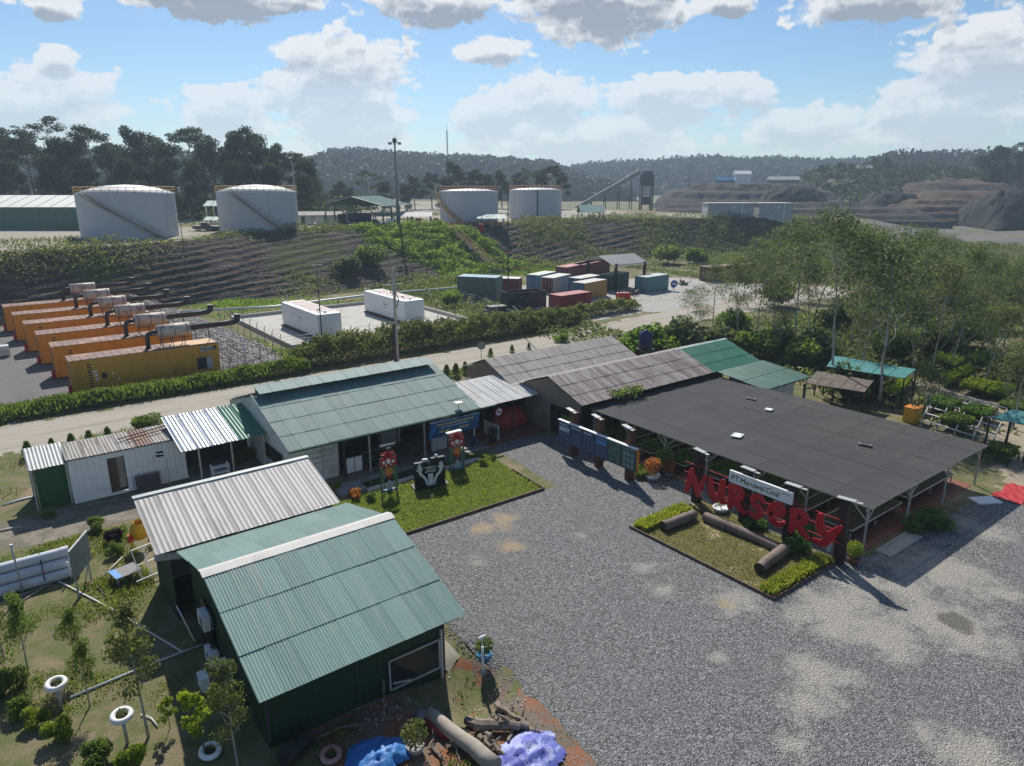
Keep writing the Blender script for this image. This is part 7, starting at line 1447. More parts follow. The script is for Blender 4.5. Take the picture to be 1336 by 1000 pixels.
teal_roof('teal sheet pavilion roof with brown posts at the right edge', [P(1292, 545, 2.6), P(1345, 556, 2.6), P(1372, 545, 3.1), P(1322, 534, 3.1)], 2.6, 3.1)
gf = thing('pipe_greenhouse', 'low white pipe greenhouse frame beyond the shade house', 'frame', (*P(1240, 575), 0)); mb = MB(); a, b, c, d = [Vector((*P(*p), 0)) for p in ((1200, 560), (1292, 590), (1312, 545), (1222, 520))]
for k in range(6): p, q_ = a.lerp(d, k / 5), b.lerp(c, k / 5); mb.tube([p + Vector((0, 0, .75)), q_ + Vector((0, 0, .75))], .06, 6)
for k in range(5): p, q_ = a.lerp(b, k / 4), d.lerp(c, k / 4); mb.tube([p + Vector((0, 0, .68)), q_ + Vector((0, 0, .68))], .05, 6); [mb.tube([w_, w_ + Vector((0, 0, .7))], .05, 6) for w_ in (p, q_, p.lerp(q_, .5))]
mb.build('pipes', M_steel, gf)
for k, (u, v) in enumerate(((1246, 553), (1276, 552), (1215, 548))):
    x, y = P(u, v); t = thing('a_frame_stand', f'small dark A-frame stand by the white pipe frame, {ORD[k]} of three', 'stand', (x, y, 0), 'a-frame stands'); mb = MB(); mb.bar((x - .4, y, 0), (x, y, 1.3), .07); mb.bar((x + .4, y, 0), (x, y, 1.3), .07); mb.build('legs', M_darkpost, t); MB().bar((x - .2, y, .6), (x + .2, y, .6), .05).build('tie', M_darkpost, t)
yb = thing('yellow_cabinet', 'bright yellow cabinet behind the far edge of the net roof', 'cabinet', (*P(1190, 548), 0)); x, y = P(1189, 550); MB().box(x - .55, x + .55, y - .45, y + .45, 0, 1.15).build('body', M_yellow, yb); MB().box(x - .5, x + .5, y - .48, y - .451, .08, 1.05).build('door', M_yellow, yb); MB().box(x - .58, x + .58, y - .48, y + .48, 1.15, 1.2).build('lid', M_gold, yb)
for k, (pts, lab) in enumerate((([(1250, 512), (1280, 520), (1296, 512), (1266, 504)], 'bright green seedling bed beyond the pipe frame, left one'), ([(1286, 520), (1312, 526), (1324, 517), (1298, 511)], 'bright green seedling bed beyond the pipe frame, right one'), ([(1225, 500), (1262, 488), (1272, 494), (1236, 508)], 'long lime green seedling bed under the grove trees'), ([(1150, 520), (1176, 500), (1190, 505), (1166, 526)], 'narrow lime seedling bed beside the teal shelter'), ([(1205, 536), (1239, 545), (1253, 537), (1219, 528)], 'green seedling bed left of the pipe greenhouse'), ([(1222, 560), (1256, 569), (1270, 561), (1236, 552)], 'green seedling bed inside the pipe greenhouse, near one'), ([(1250, 548), (1284, 557), (1298, 549), (1264, 540)], 'green seedling bed inside the pipe greenhouse, far one'), ([(1210, 478), (1244, 487), (1258, 479), (1224, 470)], 'green seedling bed at the grove edge, left one'), ([(1262, 478), (1296, 487), (1310, 479), (1276, 470)], 'green seedling bed at the grove edge, right one'), ([(1280, 600), (1314, 609), (1328, 601), (1294, 592)], 'green seedling bed below the pavilion'), ([(1020, 478), (1054, 487), (1068, 479), (1034, 470)], 'green seedling bed behind the flat green annex'), ([(1300, 540), (1334, 549), (1348, 541), (1314, 532)], 'green seedling bed behind the pavilion'))):
    q = [Vector((*P(*p), 0)) for p in pts]; t = thing('seedling_bed', lab, 'plant bed', tuple(q[0])); mb = MB(); mb.face([(p.x, p.y, .5) for p in q]); mb.build('tray', M_soil_dark, t); rg = np.random.default_rng(k + 5); n = 2200; a, b = rg.uniform(0, 1, n)[:, None], rg.uniform(0, 1, n)[:, None]; Q0 = [np.array(p) for p in q]; C_ = (Q0[0] * (1 - a) + Q0[1] * a) * (1 - b) + (Q0[3] * (1 - a) + Q0[2] * a) * b; C_[:, 2] = .5 + rg.uniform(0, 1, n) ** 1.3 * .55; put('seedlings', np_mesh('bed_leaves', *leaf_quads(C_, .22, rg), L_lime if k < 4 else (L_bed, L_hedge)[k % 2]), t)['kind'] = 'stuff'
    for p in q: MB().bar((p.x, p.y, 0), (p.x, p.y, .5), .08).build('leg', M_darkpost, t)

# ------------------------------------------------------------------ far country: hills, wood, mine
def relief(name, pts, D, depth, mat_, z_base, kind='structure', rough=1.5, step=6.0, seed=0, back=None, rows=21, bench=0):
    """a ridge at forward distance D: pts = [(u, v_top)] along its skyline"""
    us = [p[0] for p in pts]; xs_ = [(u - 668) / FPX * D / 1.03 for u in us]; zs = [at(u, v, D).z for u, v in pts]; xx = np.arange(xs_[0], xs_[-1] + step, step); top = np.interp(xx, xs_, zs); q = np.linspace(-1, 1, rows)
    Xc, Q_ = np.meshgrid(xx, q); T = np.tile(top, (len(q), 1)); fade = np.clip(np.minimum(xx - xx[0], xx[-1] - xx) / (step * 4), 0, 1) ** .7; prof = np.clip(1 - np.abs(Q_) ** 1.6, 0, 1)
    Yc = D + Q_ * depth + 0.1 * depth * np.sin(Xc / depth * 1.7 + seed); Z = z_base + (T - z_base) * prof * np.tile(fade, (len(q), 1)) + rough * prof * (wob(Xc, Yc, .9 / step, seed) * .6 + wob(Xc, Yc, 2.1 / step, seed + 1) * .4); Z = Z + (rough * .45 * prof * (np.abs(wob(Xc, Yc, 4.7 / step, seed + 2)) + .5 * wob(Xc, Yc, 9.3 / step, seed + 3)) if rows > 30 else 0); 
    if bench: zq = Z / bench + .35 * wob(Xc, Yc, .03, seed); Z = Z * .25 + .75 * bench * (np.floor(zq) + np.clip((zq - np.floor(zq) - .55) / .45, 0, 1))
    Z = np.where(np.abs(Q_) > .99, z_base - 3, Z)
    SX = math.cos(YAW) * Xc + math.sin(YAW) * Yc; SY = -math.sin(YAW) * Xc + math.cos(YAW) * Yc; V = np.stack([SX, SY, Z], -1); nx = len(xx); i = np.arange(nx - 1)[None, :] + np.arange(len(q) - 1)[:, None] * nx
    o = put(name, np_mesh(name, V.reshape(-1, 3), np.stack([i, i + 1, i + 1 + nx, i + nx], -1).reshape(-1, 4), mat_, True)); o['kind'] = kind; return o, V
M_hillsoil = mat('hill_soil', (0.030, 0.042, 0.020), .95, .2, .02); M_scrubhill = mat('scrub_hill', (0.060, 0.072, 0.030), .95, .25, .05, (0.12, .10, .065), .7, .035, bmp=.6, bscale=.4)
def canopy_wood(name, label, V, n, r, ls, leaf, seed, lo=.05, per=16):
    rg = np.random.default_rng(seed); a, b = V.shape[:2]; i = rg.integers(0, int(a * .62), n); j = rg.integers(0, b - 1, n); f, g = rg.uniform(0, 1, (2, n, 1)); C0 = (V[i, j] * (1 - f) + V[i, j + 1] * f) * (1 - g) + (V[np.minimum(i + 1, a - 1), j] * (1 - f) + V[np.minimum(i + 1, a - 1), j + 1] * f) * g
    s = rg.uniform(.6, 1.35, n); C0[:, 2] += r * .5 * s; P_ = in_ball(n * per, rg, .5).reshape(n, per, 3) * (r * s)[:, None, None] * np.array([1, 1, .85]); C_ = (C0[:, None, :] + P_).reshape(-1, 3)
    return stuff(name, leaf_quads(C_, ls, rg, .8, .3), leaf, label, 'forest')
h1, V1 = relief('hill', [(380, 214), (430, 206), (480, 208), (540, 212), (600, 214), (660, 219), (720, 222), (770, 230)], 720, 180, M_hillsoil, 4, seed=1, step=14); canopy_wood('forest', 'hazy blue wooded hillside behind the middle tanks', V1, 3200, 6.5, 3.4, L_hill, 1, per=26)
h2, V2 = relief('hill', [(690, 226), (760, 223), (830, 220), (900, 215), (960, 216), (1010, 217), (1060, 218), (1120, 216), (1220, 216), (1330, 214)], 980, 220, M_hillsoil, 3, seed=2, step=18); canopy_wood('forest', 'far hazy wooded ridge on the right horizon', V2, 3400, 7.5, 4.2, L_hill, 2, per=24)
h0, V0 = relief('hill', [(-260, 205), (-120, 205), (0, 208), (120, 212), (240, 214), (330, 216), (420, 222)], 520, 130, M_hillsoil, 5, seed=3, step=12); canopy_wood('forest', 'wooded rise behind the left treeline', V0, 2200, 6.0, 2.8, L_hill, 3, per=24)
h3, V3_ = relief('hill', [(1020, 242), (1060, 228), (1090, 222), (1130, 222), (1170, 221), (1210, 222), (1260, 228), (1400, 228)], 430, 80, M_scrubhill, 3, seed=4, step=6); canopy_wood('scrub_cover', 'low scrub on the green mine hill', V3_, 1500, 2.6, 1.6, L_forest2, 4, per=16)
h5, V5 = relief('hill', [(1090, 214), (1140, 208), (1200, 212), (1260, 210), (1345, 205), (1480, 205)], 640, 120, M_hillsoil, 3, seed=14, step=12); canopy_wood('forest', 'hazy wood beyond the brown mine benches', V5, 1000, 6.5, 3.2, L_hill, 5, per=24)
relief('spoil_bank', [(855, 255), (880, 246), (910, 242), (960, 240), (1000, 241), (1050, 242), (1085, 250)], 385, 38, M_spoil, 2, seed=5, step=1.6, rough=1.0, rows=61, bench=4.0); relief('coal_heap', [(985, 256), (1010, 247), (1035, 243), (1055, 244), (1078, 256)], 345, 16, M_coal, 2, seed=6, step=1.2, rough=1.0, rows=41)
relief('spoil_bank', [(1120, 258), (1140, 252), (1165, 250), (1200, 256)], 330, 16, M_coal, 2, seed=7, step=1.2, rough=1.0, rows=41); relief('mine_bench', [(1170, 252), (1200, 236), (1240, 232), (1290, 234), (1420, 232)], 370, 60, M_ochre, 1, seed=8, step=1.8, rough=.9, rows=61, bench=4.0); relief('mine_bench', [(1150, 270), (1190, 262), (1250, 262), (1300, 262), (1420, 262)], 310, 22, M_ochre, 0, seed=9, step=1.8, rough=.7, rows=49, bench=2.5)
relief('coal_heap', [(1262, 272), (1290, 255), (1310, 250), (1345, 250), (1420, 252)], 285, 20, M_coal, 0, seed=10, step=1.2, rough=1.4, rows=41); relief('spoil_bank', [(845, 270), (880, 266), (920, 264), (1000, 263), (1100, 264), (1200, 270)], 300, 22, M_spoil, 3, seed=11, step=1.6, rough=.7, rows=49, bench=2.2)
sheet('mine_floor', [(*CS(118, 205),), (*CS(190, 205),), (*CS(260, 300),), (*CS(150, 300),), (*CS(118, 250),)], .03, 6, mat('mine_floor', (0.12, 0.11, 0.098), .9, .15, .1, (0.06, .056, .052), .7, .06), 1.0, 20)
# conveyor and crusher
cvp = [Vector((*CS(26.5, 330), 4.0)), Vector((*CS(57, 330), 21.2))]; cvt = thing('mine_conveyor', 'long inclined conveyor rising to the dark crusher tower', 'conveyor', tuple(cvp[0])); MB().bar(cvp[0], cvp[1], 2.8, 1.9).build('gallery', M_conc_old, cvt); f = MB()
for k in (.3, .5, .7, .88): p = cvp[0].lerp(cvp[1], k); [f.bar((p.x + s, p.y, 3), (p.x, p.y, p.z - .5), .3) for s in (-1, 1)]
f.build('trestle', M_steel_dark, cvt); X, Y = CS(60.5, 331); tw = thing('crusher_tower', 'dark steel crusher tower at the top of the conveyor', 'tower', (X, Y, 4)); M = Matrix.Translation((X, Y, 3)) @ Matrix.Rotation(-YAW, 4, 'Z'); f = MB()
for a in (-2.4, 2.4):
    for b in (-2.4, 2.4): f.box(a - .3, a + .3, b - .3, b + .3, 0, 17, M)
f.build('column', M_steel_dark, tw); [MB().box(-2.9, 2.9, -2.9, 2.9, z, z + .5, M).build('deck', M_steel_dark, tw) for z in (4, 8, 12)]; MB().box(-2.2, 2.2, -2, 2, 12.5, 18.5, M).build('head_house', M_steel_dark, tw); MB().box(-2, 2, -2, 2, 4.5, 7.6, M).build('hopper', M_pipe, tw); MB().box(-3.2, 1.2, -2.6, -2.4, 8.6, 11.6, M).build('cladding', M_steel, tw)
for k, (u, v, w_, h_, D, lab, m_) in enumerate(((968, 234, 8, 4, 400, 'white gabled mine shed on the spoil bank', M_white), (945, 237, 9, 2, 402, 'low blue-roofed hut beside the white mine shed', M_blue), (1022, 236, 16, 1.8, 402, 'long pale low hut on the spoil bank', M_ridge), (1127, 222, 8, 2.2, 425, 'small hut on top of the green mine hill', M_conc))):
    p = at(u, v, D); t = thing('mine_shed', lab, 'shed', (p.x, p.y, p.z - 2)); M = Matrix.Translation((p.x, p.y, p.z - 2)) @ Matrix.Rotation(-YAW, 4, 'Z'); MB().box(-w_ / 2, w_ / 2, -2.5, 2.5, -2, h_ + .6, M).build('wall', M_conc_old if k else m_, t); MB().prism([(-3, h_ + .6), (3, h_ + .6), (0, h_ + 2.4)], 'x', -w_ / 2 - .4, w_ / 2 + .4).build('roof', m_, t, M)
lm = at(899, 238, 420); ltt = thing('lattice_pole', 'thin lattice pole standing on the mine skyline', 'pole', (lm.x, lm.y, 4)); MB().tube([(lm.x, lm.y, 2), (lm.x, lm.y, 27)], [.3, .15], 5).build('pole', M_steel_dark, ltt); MB().bar((lm.x - 1.2, lm.y, 25), (lm.x + 1.2, lm.y, 25), .25).build('cross_arm', M_steel_dark, ltt)

# ------------------------------------------------------------------ trees
rgT = np.random.default_rng(77)
forest_protos = [tree_proto('forest_a', rgT, M_bark, L_forest, 24, .42, .45, 11, .27, .35, 2.0, 110, .66, .72, 3, .08), tree_proto('forest_b', rgT, M_bark, L_forest, 22, .40, .30, 14, .25, .30, 2.0, 105, .66, .8, 3, .06), tree_proto('forest_c', rgT, M_bark_pale, L_forest2, 26, .40, .62, 9, .26, .45, 1.9, 80, .6, .45, 4, .08), tree_proto('forest_d', rgT, M_bark, L_forest, 20, .36, .15, 15, .26, .25, 2.1, 120, .66, .85, 2, .08), tree_proto('forest_e', rgT, M_bark_pale, L_forest2, 25, .38, .55, 10, .30, .25, 1.6, 60, .55, .4, 4, .1)]
PH = [24, 22, 26, 20, 25]
def proto_top(m): co = np.empty(len(m[1].vertices) * 3, np.float32); m[1].vertices.foreach_get('co', co); return co.reshape(-1, 3)[:, 2].max()
FT = [proto_top(m) for m in forest_protos]
forest_trees = []
spots = [(-40, 170, 205, 0), (-15, 165, 215, 1), (12, 176, 200, 2), (30, 168, 212, 0), (50, 151, 205, 4), (72, 178, 198, 3), (92, 176, 214, 1), (115, 162, 202, 2), (133, 184, 206, 0), (150, 186, 216, 3), (178, 164, 206, 1), (196, 172, 212, 0), (214, 184, 200, 3), (240, 164, 208, 2), (258, 176, 214, 1), (272, 180, 204, 0), (296, 170, 208, 1), (312, 163, 204, 0), (332, 172, 212, 3), (348, 186, 206, 1), (362, 193, 200, 0), (382, 197, 208, 2), (398, 206, 204, 3), (60, 200, 190, 3), (105, 205, 192, 3), (160, 205, 188, 3), (205, 204, 190, 1), (250, 206, 190, 3), (305, 208, 190, 3), (350, 212, 190, 3), (10, 205, 190, 1), (395, 226, 186, 3), (-30, 205, 190, 3)]
for k, (u, v, D, pi_) in enumerate(spots):
    p = at(u, v, D); z0 = float(tz(p.x, p.y)); sc = (p.z - z0) / FT[pi_]; w_ = sc * float(rgT.uniform(.9, 1.2)); forest_trees.append(plant_tree('forest_tree', forest_protos[pi_], (p.x, p.y, z0), float(rgT.uniform(0, 6.28)), (w_, w_, sc), '', 'tree', 'treeline behind the left tanks'))
label_in_order(forest_trees, 'tall dark forest tree in the treeline behind the left tanks, {} from the left')
mid_trees = []
for k, (u, v, D, pi_) in enumerate([(412, 232, 230, 3), (440, 236, 235, 1), (482, 222, 225, 4), (500, 236, 245, 3), (540, 228, 255, 1), (562, 224, 260, 0), (580, 232, 250, 3), (598, 211, 262, 1), (618, 220, 258, 0), (636, 226, 265, 3), (655, 222, 262, 1), (676, 224, 268, 0), (692, 219, 262, 4), (706, 222, 266, 3), (718, 215, 262, 2), (732, 224, 266, 0), (528, 240, 240, 3), (455, 244, 238, 3)]):
    p = at(u, v, D); z0 = float(tz(p.x, p.y)) - 1; sc = (p.z - z0) / FT[pi_]; w_ = sc * float(rgT.uniform(1.0, 1.4)); mid_trees.append(plant_tree('forest_tree', forest_protos[pi_], (p.x, p.y, z0), float(rgT.uniform(0, 6.28)), (w_, w_, sc), '', 'tree', 'trees behind the right tanks'))
label_in_order(mid_trees, 'dark tree behind the mast and right tanks, {} from the left')
rt_ = []
for k, (u, v, D, pi_) in enumerate([(1072, 214, 415, 3), (1098, 210, 430, 0), (1112, 212, 430, 2), (1142, 204, 430, 0), (1160, 203, 432, 1), (1180, 200, 430, 4), (1286, 200, 380, 2), (1306, 188, 375, 1), (1322, 184, 380, 4), (1342, 190, 372, 0), (1296, 216, 370, 3), (1332, 214, 372, 3), (1366, 190, 375, 1)]):
    p = at(u, v, D); z0 = (at(u, 226, D).z if D > 400 else 6.0); sc = (p.z - z0) / FT[pi_]; w_ = max(sc, .28) * 1.1; rt_.append(plant_tree('forest_tree', forest_protos[pi_], (p.x, p.y, z0 - .5), float(rgT.uniform(0, 6.28)), (w_, w_, sc), '', 'tree', 'trees on the mine skyline'))
label_in_order(rt_, 'tree on the mine skyline at the right, {} from the left')

grove_protos = [tree_proto('grove_a', rgT, M_bark_pale, L_grove, 13, .12, .35, 13, .32, .75, 1.45, 56, .30, .42, 4, .12, aspect=.38), tree_proto('grove_b', rgT, M_bark_pale, L_grove, 12, .11, .25, 14, .38, .6, 1.4, 51, .30, .38, 4, .18, aspect=.38), tree_proto('grove_c', rgT, M_bark_pale, L_grove2, 11, .10, .2, 12, .40, .7, 1.35, 48, .30, .42, 4, .2, aspect=.38), tree_proto('grove_d', rgT, M_bark_pale, L_grove, 14, .13, .5, 11, .32, .85, 1.4, 56, .30, .38, 4, .1, aspect=.38)]
GT = [proto_top(m) for m in grove_protos]
grove = []
gl = [(1083, 515, 264, 3), (1146, 528, 300, 0), (1198, 566, 468, 2), (905, 452, 372, 1), (962, 448, 330, 2), (985, 458, 318, 1), (930, 420, 340, 0), (1010, 440, 300, 1), (1035, 455, 285, 0), (1060, 425, 280, 1), (1110, 450, 290, 0), (1125, 480, 310, 2), (1165, 470, 296, 1), (1185, 440, 292, 0), (1215, 490, 330, 2), (1225, 440, 300, 1), (1250, 455, 312, 0), (1265, 420, 318, 2), (1290, 470, 345, 1), (1310, 450, 338, 0), (1330, 490, 352, 2), (950, 395, 322, 1), (985, 390, 308, 0), (1020, 385, 292, 2), (1055, 385, 290, 1), (1090, 380, 286, 0), (1125, 385, 292, 2), (1160, 380, 294, 1), (1195, 385, 298, 0), (1232, 380, 304, 2), (1262, 385, 318, 1), (1300, 400, 335, 2), (1345, 430, 330, 1), (1375, 480, 340, 0), (1000, 360, 312, 2), (1045, 350, 296, 1), (1080, 352, 298, 2), (1140, 350, 296, 2), (1180, 352, 300, 1), (1220, 350, 308, 2), (1322, 560, 440, 2), (1015, 468, 400, 2), (1110, 500, 395, 2)] + [(1095 + 21 * k + (k * 37) % 15, 345 + (k * 53) % 90, 296 + (k * 29) % 34 + 1.6 * k, k % 3) for k in range(14)] + [(1190, 500, 385, 2), (1240, 480, 360, 1), (1285, 500, 390, 2), (1055, 440, 330, 2), (1140, 455, 335, 1), (1205, 455, 320, 0), (1335, 455, 330, 1), (1280, 440, 330, 0)]
for k, (u, vb, vt, pi_) in enumerate(gl):
    x, y = P(u, vb); D = math.sin(YAW) * x + math.cos(YAW) * y; ht = at(u, vt, D).z; z0 = float(tz(x, y)); sc = (ht - z0) / GT[pi_]; w_ = sc * float(rgT.uniform(.95, 1.25)); w_ = max(w_, .62) if ht > 6 else w_
    grove.append(plant_tree('grove_tree', grove_protos[pi_], (x, y, z0), float(rgT.uniform(0, 6.28)), (w_, w_, sc), '', 'tree', 'grove on the right'))
label_in_order(grove, 'slender pale-stemmed grove tree right of the sheds, {} from the left')

# bushes
def bush_mesh(name, rg, leaf, r, h, n, ls, lumps=6, cone=False):
    C_ = []
    for k in range(lumps):
        c = np.array([rg.normal() * r * .4, rg.normal() * r * .4, h * rg.uniform(.3, .65)]) if not cone else np.array([0, 0, h * (.15 + .7 * k / lumps)]); q = r * rg.uniform(.5, .75) if not cone else r * (1 - .85 * k / lumps); p = in_ball(n // lumps, rg, .45) * q; p[:, 2] *= (h / (2 * r)) if not cone else .8; C_.append(p + c)
    C_ = np.concatenate(C_); C_[:, 2] = np.abs(C_[:, 2]); V, Q = leaf_quads(C_, ls, rg); return np_mesh(name, V, Q, leaf)
def stem_mesh(h, r=.04): return MB().tube([(0, 0, -.1), (.02, 0, h)], [r, r * .5], 5).mesh('stem', M_bark)
SB = stem_mesh(.6)
def plant_bush(label, me, loc, rz, sc, name='bush', cat='bush', group=None):
    o = empty(name); put('foliage', me, o); put('stem', SB, o); place(o, loc, rz, sc); o['label'] = label; o['category'] = cat
    if group: o['group'] = group
    return o
B_near = [bush_mesh('bush_young', rgT, L_young, .55, 1.1, 2600, .12), bush_mesh('bush_young2', rgT, L_lime, .5, 1.0, 2200, .12)]
B_mid = [bush_mesh('bush_mid', rgT, L_hedge, 1.2, 2.0, 1500, .3, 8), bush_mesh('bush_mid2', rgT, L_bank, 1.2, 1.8, 1500, .3, 8), bush_mesh('bush_mid3', rgT, L_grove, 1.3, 2.2, 1600, .3, 8)]
B_cone = bush_mesh('bush_cone', rgT, L_hedge, .5, 1.5, 900, .14, 6, True)
for k, (u, v, s, pi_, lab) in enumerate(((22, 936, .75, 0, 'round bright bush at the left edge below the tyre planter'), (50, 944, .72, 1, 'round lime bush second from the left edge'), (76, 962, .85, 1, 'broad round lime bush third from the left edge'), (134, 992, .9, 0, 'conical green bush at the bottom edge'), (172, 1002, .8, 1, 'bright bush half cut by the bottom edge'), (2, 905, 1.0, 0, 'leafy bush cut by the left edge'), (48, 748, 1.15, 0, 'broad leafy bush in front of the pipe stack'), (86, 742, .8, 1, 'pale weedy bush at the foot of the grey sign board'), (155, 724, .7, 0, 'feathery green bush near the concrete mixer'), (128, 690, .8, 0, 'low green weeds at the end of the pipe stack'), (62, 676, .55, 0, 'small green plant beside the green tarp lean-to'), (440, 640, .5, 1, 'yellow-green bush by the end of the patio'), (484, 655, .55, 0, 'low green bush at the lawn corner by the shed roof'), (630, 607, .55, 1, 'yellow-green bush at the far lawn corner'), (645, 600, .4, 0, 'small bush beside the gravel at the lawn corner'), (195, 622, .5, 0, 'leafy plant at the end of the white cabin'), (320, 600, .95, 0, 'leafy bush under the tin lean-to'), (308, 606, .7, 0, 'second leafy bush under the tin lean-to'))):
    x, y = P(u, v); plant_bush(lab, B_near[pi_], (x, y, float(tz(x, y))), k * 1.1, s)
x, y = P(152, 706); o = empty('maroon_plant'); put('foliage', bush_mesh('maroon', rgT, L_maroon, .3, .9, 260, .26, 4), o); put('stem', SB, o); place(o, (x, y, 0)); tag(o, 'dark maroon leafy plant beside the concrete mixer', 'plant')
x, y = P(473, 640); o = empty('rusty_fern'); put('foliage', bush_mesh('rusty_fern', rgT, L_rust, .45, .7, 500, .16, 4), o); put('stem', SB, o); place(o, (16.0, 35.9, 0)); tag(o, 'rust coloured fern clump at the end of the stone kerb', 'plant')
for k, (u, v, s, lab) in enumerate(((38, 598, 1.0, 'small conical shrub by the road left of the cabin'), (69, 588, .75, 'small shrub by the road above the green tarp lean-to'), (95, 586, .95, 'second roadside shrub above the white cabin roof'), (118, 582, .95, 'third roadside shrub above the white cabin roof'), (142, 576, .9, 'fourth roadside shrub above the white cabin roof'), (583, 494, 1.1, 'leftmost of three small conifers by the road sign'), (595, 492, 1.1, 'middle of three small conifers by the road sign'), (607, 488, 1.0, 'rightmost of three small conifers by the road sign'), (640, 466, .8, 'small roadside shrub behind the lichened shed, left one'), (668, 460, .7, 'small roadside shrub behind the lichened shed, middle one'), (690, 456, .6, 'small roadside shrub behind the lichened shed, right one'))):
    x, y = P(u, v); plant_bush(lab, B_cone, (x, y, 0), k * 1.3, s, 'roadside_shrub', 'shrub')
for k, (u, v, s, pi_, lab) in enumerate(((189, 566, .75, 0, 'rounded green tree-shrub by the road above the tin roof'), (732, 446, .6, 1, 'bright shrub at the roadside near the lichened shed'), (828, 462, 1.7, 1, 'big bright green bush beside the blue water tank, left half'), (848, 462, 1.8, 1, 'big bright green bush beside the blue water tank, right half'), (895, 458, 1.9, 2, 'dark green bush right of the blue water tank'), (938, 462, 1.6, 2, 'dark bush at the left end of the grove'), (978, 468, 1.6, 0, 'green bush behind the new green roof'), (1010, 462, 1.6, 2, 'dark bush behind the flat green annex'), (1052, 480, 1.5, 0, 'green bush between the annex and the teal shelter'), (1100, 520, 1.5, 2, 'dark bush behind the middle of the net roof'), (1130, 510, 1.4, 2, 'dark bush right of the first, behind the net roof'), (1068, 470, 1.7, 2, 'dark green bush left of the teal shelter'), (1225, 462, 1.8, 2, 'dark bush above the long lime bed'), (1258, 450, 1.7, 0, 'green bush above the sandy clearing'), (1312, 490, 1.3, 2, 'dark rounded bush at the sandy clearing, left one'), (1330, 500, 1.4, 2, 'dark rounded bush at the sandy clearing, right one'), (1170, 470, 1.7, 0, 'green bush behind the teal shelter'), (1300, 430, 2.0, 0, 'big green bush in the far right grove'), (1330, 400, 2.0, 2, 'dark bush at the far right edge of the grove'), (1010, 400, 1.9, 0, 'green bush near the road end under the grove'), (960, 430, 1.6, 1, 'bright bush at the road end under the grove'), (1090, 430, 1.9, 2, 'dark bush in the middle of the grove'), (1140, 420, 1.9, 0, 'green bush in the middle of the grove'), (1190, 410, 1.9, 2, 'dark bush toward the back of the grove'), (1240, 405, 2.0, 0, 'green bush toward the back of the grove'), (870, 345, 2.2, 0, 'green bush on the bank foot beyond the yard canopy'), (910, 345, 2.0, 1, 'bright bush on the bank foot near the grove'), (480, 345, 2.2, 0, 'green bush on the bank left of the lush slope'), (455, 372, 2.0, 2, 'dark bush at the bank foot behind the fuel containers'), (590, 400, 1.2, 0, 'small bush at the corner of the concrete pad'))):
    x, y = P(u, v, 0 if k < 27 else 3 if k == 27 else 0); plant_bush(lab, B_mid[pi_], (x, y, float(tz(x, y))), k * .9, s)
# young trees in the left yard
young_protos = [tree_proto('young_a', rgT, M_bark_pale, L_young, 3.4, .05, .38, 14, .25, .8, .32, 72, .10, .8, 3, .10), tree_proto('young_b', rgT, M_bark_pale, L_scrub, 4.0, .05, .35, 16, .24, .75, .32, 62, .095, .8, 3, .14), tree_proto('young_c', rgT, M_bark, L_lime, 2.4, .04, .3, 10, .34, .5, .22, 22, .20, .7, 3, .2)]
YT = [proto_top(m) for m in young_protos]
for (u, vb, vt, pi_, lab) in ((38, 880, 775, 0, 'young tree at the left edge near the grey post'), (100, 872, 792, 0, 'young tree with round bright crown left of the tall sapling'), (117, 922, 832, 0, 'young tree with narrow crown before the tyre planter'), (194, 962, 778, 1, 'tallest slender young tree in the left yard'), (312, 1010, 858, 1, 'olive young tree beside the near corner of the green hut'), (268, 985, 898, 2, 'lime green large-leaved sapling growing in the tyre planter'), (222, 950, 905, 2, 'thin lime sapling among the yard grass'), (6, 860, 770, 1, 'young tree cut by the left edge')):
    x, y = P(u, vb); D = math.sin(YAW) * x + math.cos(YAW) * y; ht = at(u, vt, D).z; sc = ht / YT[pi_]; plant_tree('young_tree', young_protos[pi_], (x, y, float(tz(x, y))), u * .37, (sc * .82, sc * .82, sc), lab)
x, y = P(75, 800); o = thing('dead_sapling', 'dark dead sapling standing in the left yard', 'sapling', (*P(32, 800), 0)); x, y = P(30, 802); MB().tube([(x, y, 0), (x + .02, y, .7), (x - .03, y, 1.2)], [.06, .05, .01], 6).build('stem', M_bark, o); put('leaves', np_mesh('dead', *leaf_quads(in_ball(70, np.random.default_rng(8)) * np.array([.12, .12, .5]) + np.array([x, y, .75]), .14, np.random.default_rng(8)), L_forest2), o)
o = thing('climbing_plant', 'green climber sprawling over the corner of the old maroon roof', 'plant', (36.5, 34.2, 2.6)); rg = np.random.default_rng(9); n = 700; x = 35.2 + rg.uniform(0, 3.2, n) ; C_ = np.stack([x, 34.25 + rg.normal(0, .3, n), 2.85 + rg.uniform(0, .55, n)], 1); put('foliage', np_mesh('climber', *leaf_quads(C_, .2, rg), L_hedge), o); mb = MB(); [mb.tube([(35.2 + k * .6, 34.4, 2.6), (35.6 + k * .6, 34.1, 3.1), (36.0 + k * .6, 34.2, 3.4)], .02, 4) for k in range(5)]; mb.build('vine', M_bark, o)

